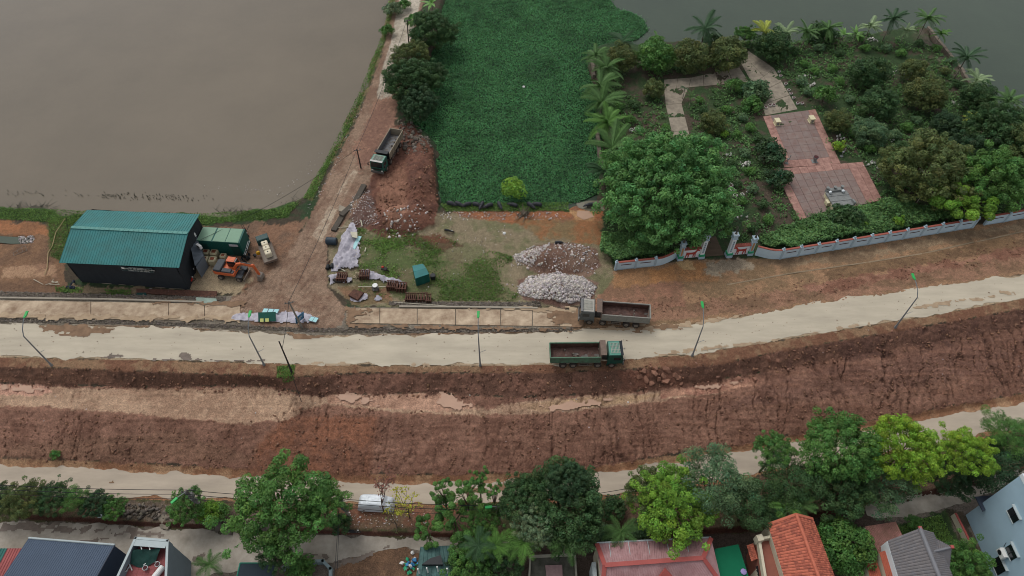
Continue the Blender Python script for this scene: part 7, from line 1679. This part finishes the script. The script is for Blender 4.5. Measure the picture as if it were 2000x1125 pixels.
# blue building
c0 = P(1886, 1006, VZ); c1 = P(1950, 1150, VZ); d = (c1-c0).normalized(); nrm = Vector((d.y, -d.x, 0)); nrm = nrm if nrm.x < 0 else -nrm; H = 12.0
inn = -nrm
t = T('blue_building', 'tall light blue building with dark square windows at the lower right', 'building', c0)
q = [c0, c1+d*3, c1+d*3+inn*14, c0+inn*14]; MB().prism([(v.x, v.y) for v in q], VZ, VZ+H).build('wall', bluew, t, c0)
def onw(px, py):
    o = Vector((0, 0, CH)); dd = P(px, py, 0)-o; k = (c0-o).dot(nrm)/dd.dot(nrm); return o+dd*k
rz = math.atan2(d.y, d.x)
for x, y, w_, h_ in [(1981, 1005, 1.5, 1.6), (1977, 1078, 1.5, 1.7), (1952, 1104, 1.7, 2.2)]:
    p = onw(x, y); f = MB().box(p+nrm*.01, (w_, .1, h_), rz).build('window', glass, t, c0)
    MB().box(p+nrm*.06+Vector((0, 0, h_/2)), (w_+.3, .5, .1), rz).build('window_hood', capw, f, c0); MB().box(p+nrm*.04, (.06, .12, h_), rz).build('window_bar', black, f, c0)
    MB().box(p+nrm*.04-Vector((0, 0, h_/2)), (w_+.1, .2, .08), rz).build('sill', capw, f, c0)
ac_unit(onw(1963, 1081)+nrm*.35, rz, t, c0, 1.2)
p = onw(1966, 1060); MB().path([p+nrm*.05, onw(1962, 1066)+nrm*.05, onw(1961, 1075)+nrm*.05], .03).build('pipe', black, t, c0)
zt = VZ+H; MB().box((q[0]+q[1])/2+Vector((0, 0, H+.3)), ((q[1]-q[0]).length, .2, .6), rz).build('parapet', whitew, t, c0)
aw = [onw(1907, 972), onw(1921, 998)]; zz = aw[0].z
v0, v1 = P(1905, 970, -1.5), P(1920, 999, -1.5); MB().slab([v0, P(1972, 964, -1.5), P(1962, 975, -1.5), v1], .15).build('awning', mat('awning_slate', (62, 70, 84), .6, .08, 1), t, c0)
# brick wall between plots, broken slab, rubble below the verge
q = [G(1858, 1008), G(1878, 1048), G(1890, 1072)]; t = T('brick_wall', 'thin brick topped garden wall beside the blue building', 'wall', q[0])
for a, c in zip(q, q[1:]): MB().box((a+c)/2+Vector((0, 0, .5)), ((c-a).length, .22, 1.1), heading(a, c)).build('wall_panel', cream_w, t, q[0]); MB().box((a+c)/2+Vector((0, 0, 1.08)), ((c-a).length, .26, .08), heading(a, c)).build('brick_course', redtrim, t, q[0])
q = [G(310, 1010, .2), G(322, 1004, .2), G(337, 1018, .2), G(328, 1036, .25), G(314, 1032, .2)]; o = MB().slab([v-q[0] for v in q], .3).build('broken_slab', con); o.location = q[0]; tag(o, 'broken pale concrete slab tilted over the ditch edge', 'slab')
rects('sheet_panel', 'pale green white board thrown at the verge edge', 'panel', [(192, 1012), (215, 1014), (213, 1005), (193, 1004)], .1, .2, capw)
rects('concrete_lid', 'pale round edged lid on the causeway kerb', 'slab', [(662, 415), (674, 417), (675, 405), (664, 404)], .1, .3, con)
# dark low wall along the causeway and a concrete ditch
q = [G(652, 452), G(668, 425), G(692, 395), G(712, 366)]; t = T('retaining_wall', 'dark low wall between causeway road and white rubble', 'wall', q[0])
for a, c in zip(q, q[1:]): MB().box((a+c)/2+Vector((0, 0, .1)), ((c-a).length, .9, .5), heading(a, c)).build('wall_panel', mat('dark_concrete', (80, 74, 66), .9, .2, 1.5), t, q[0])
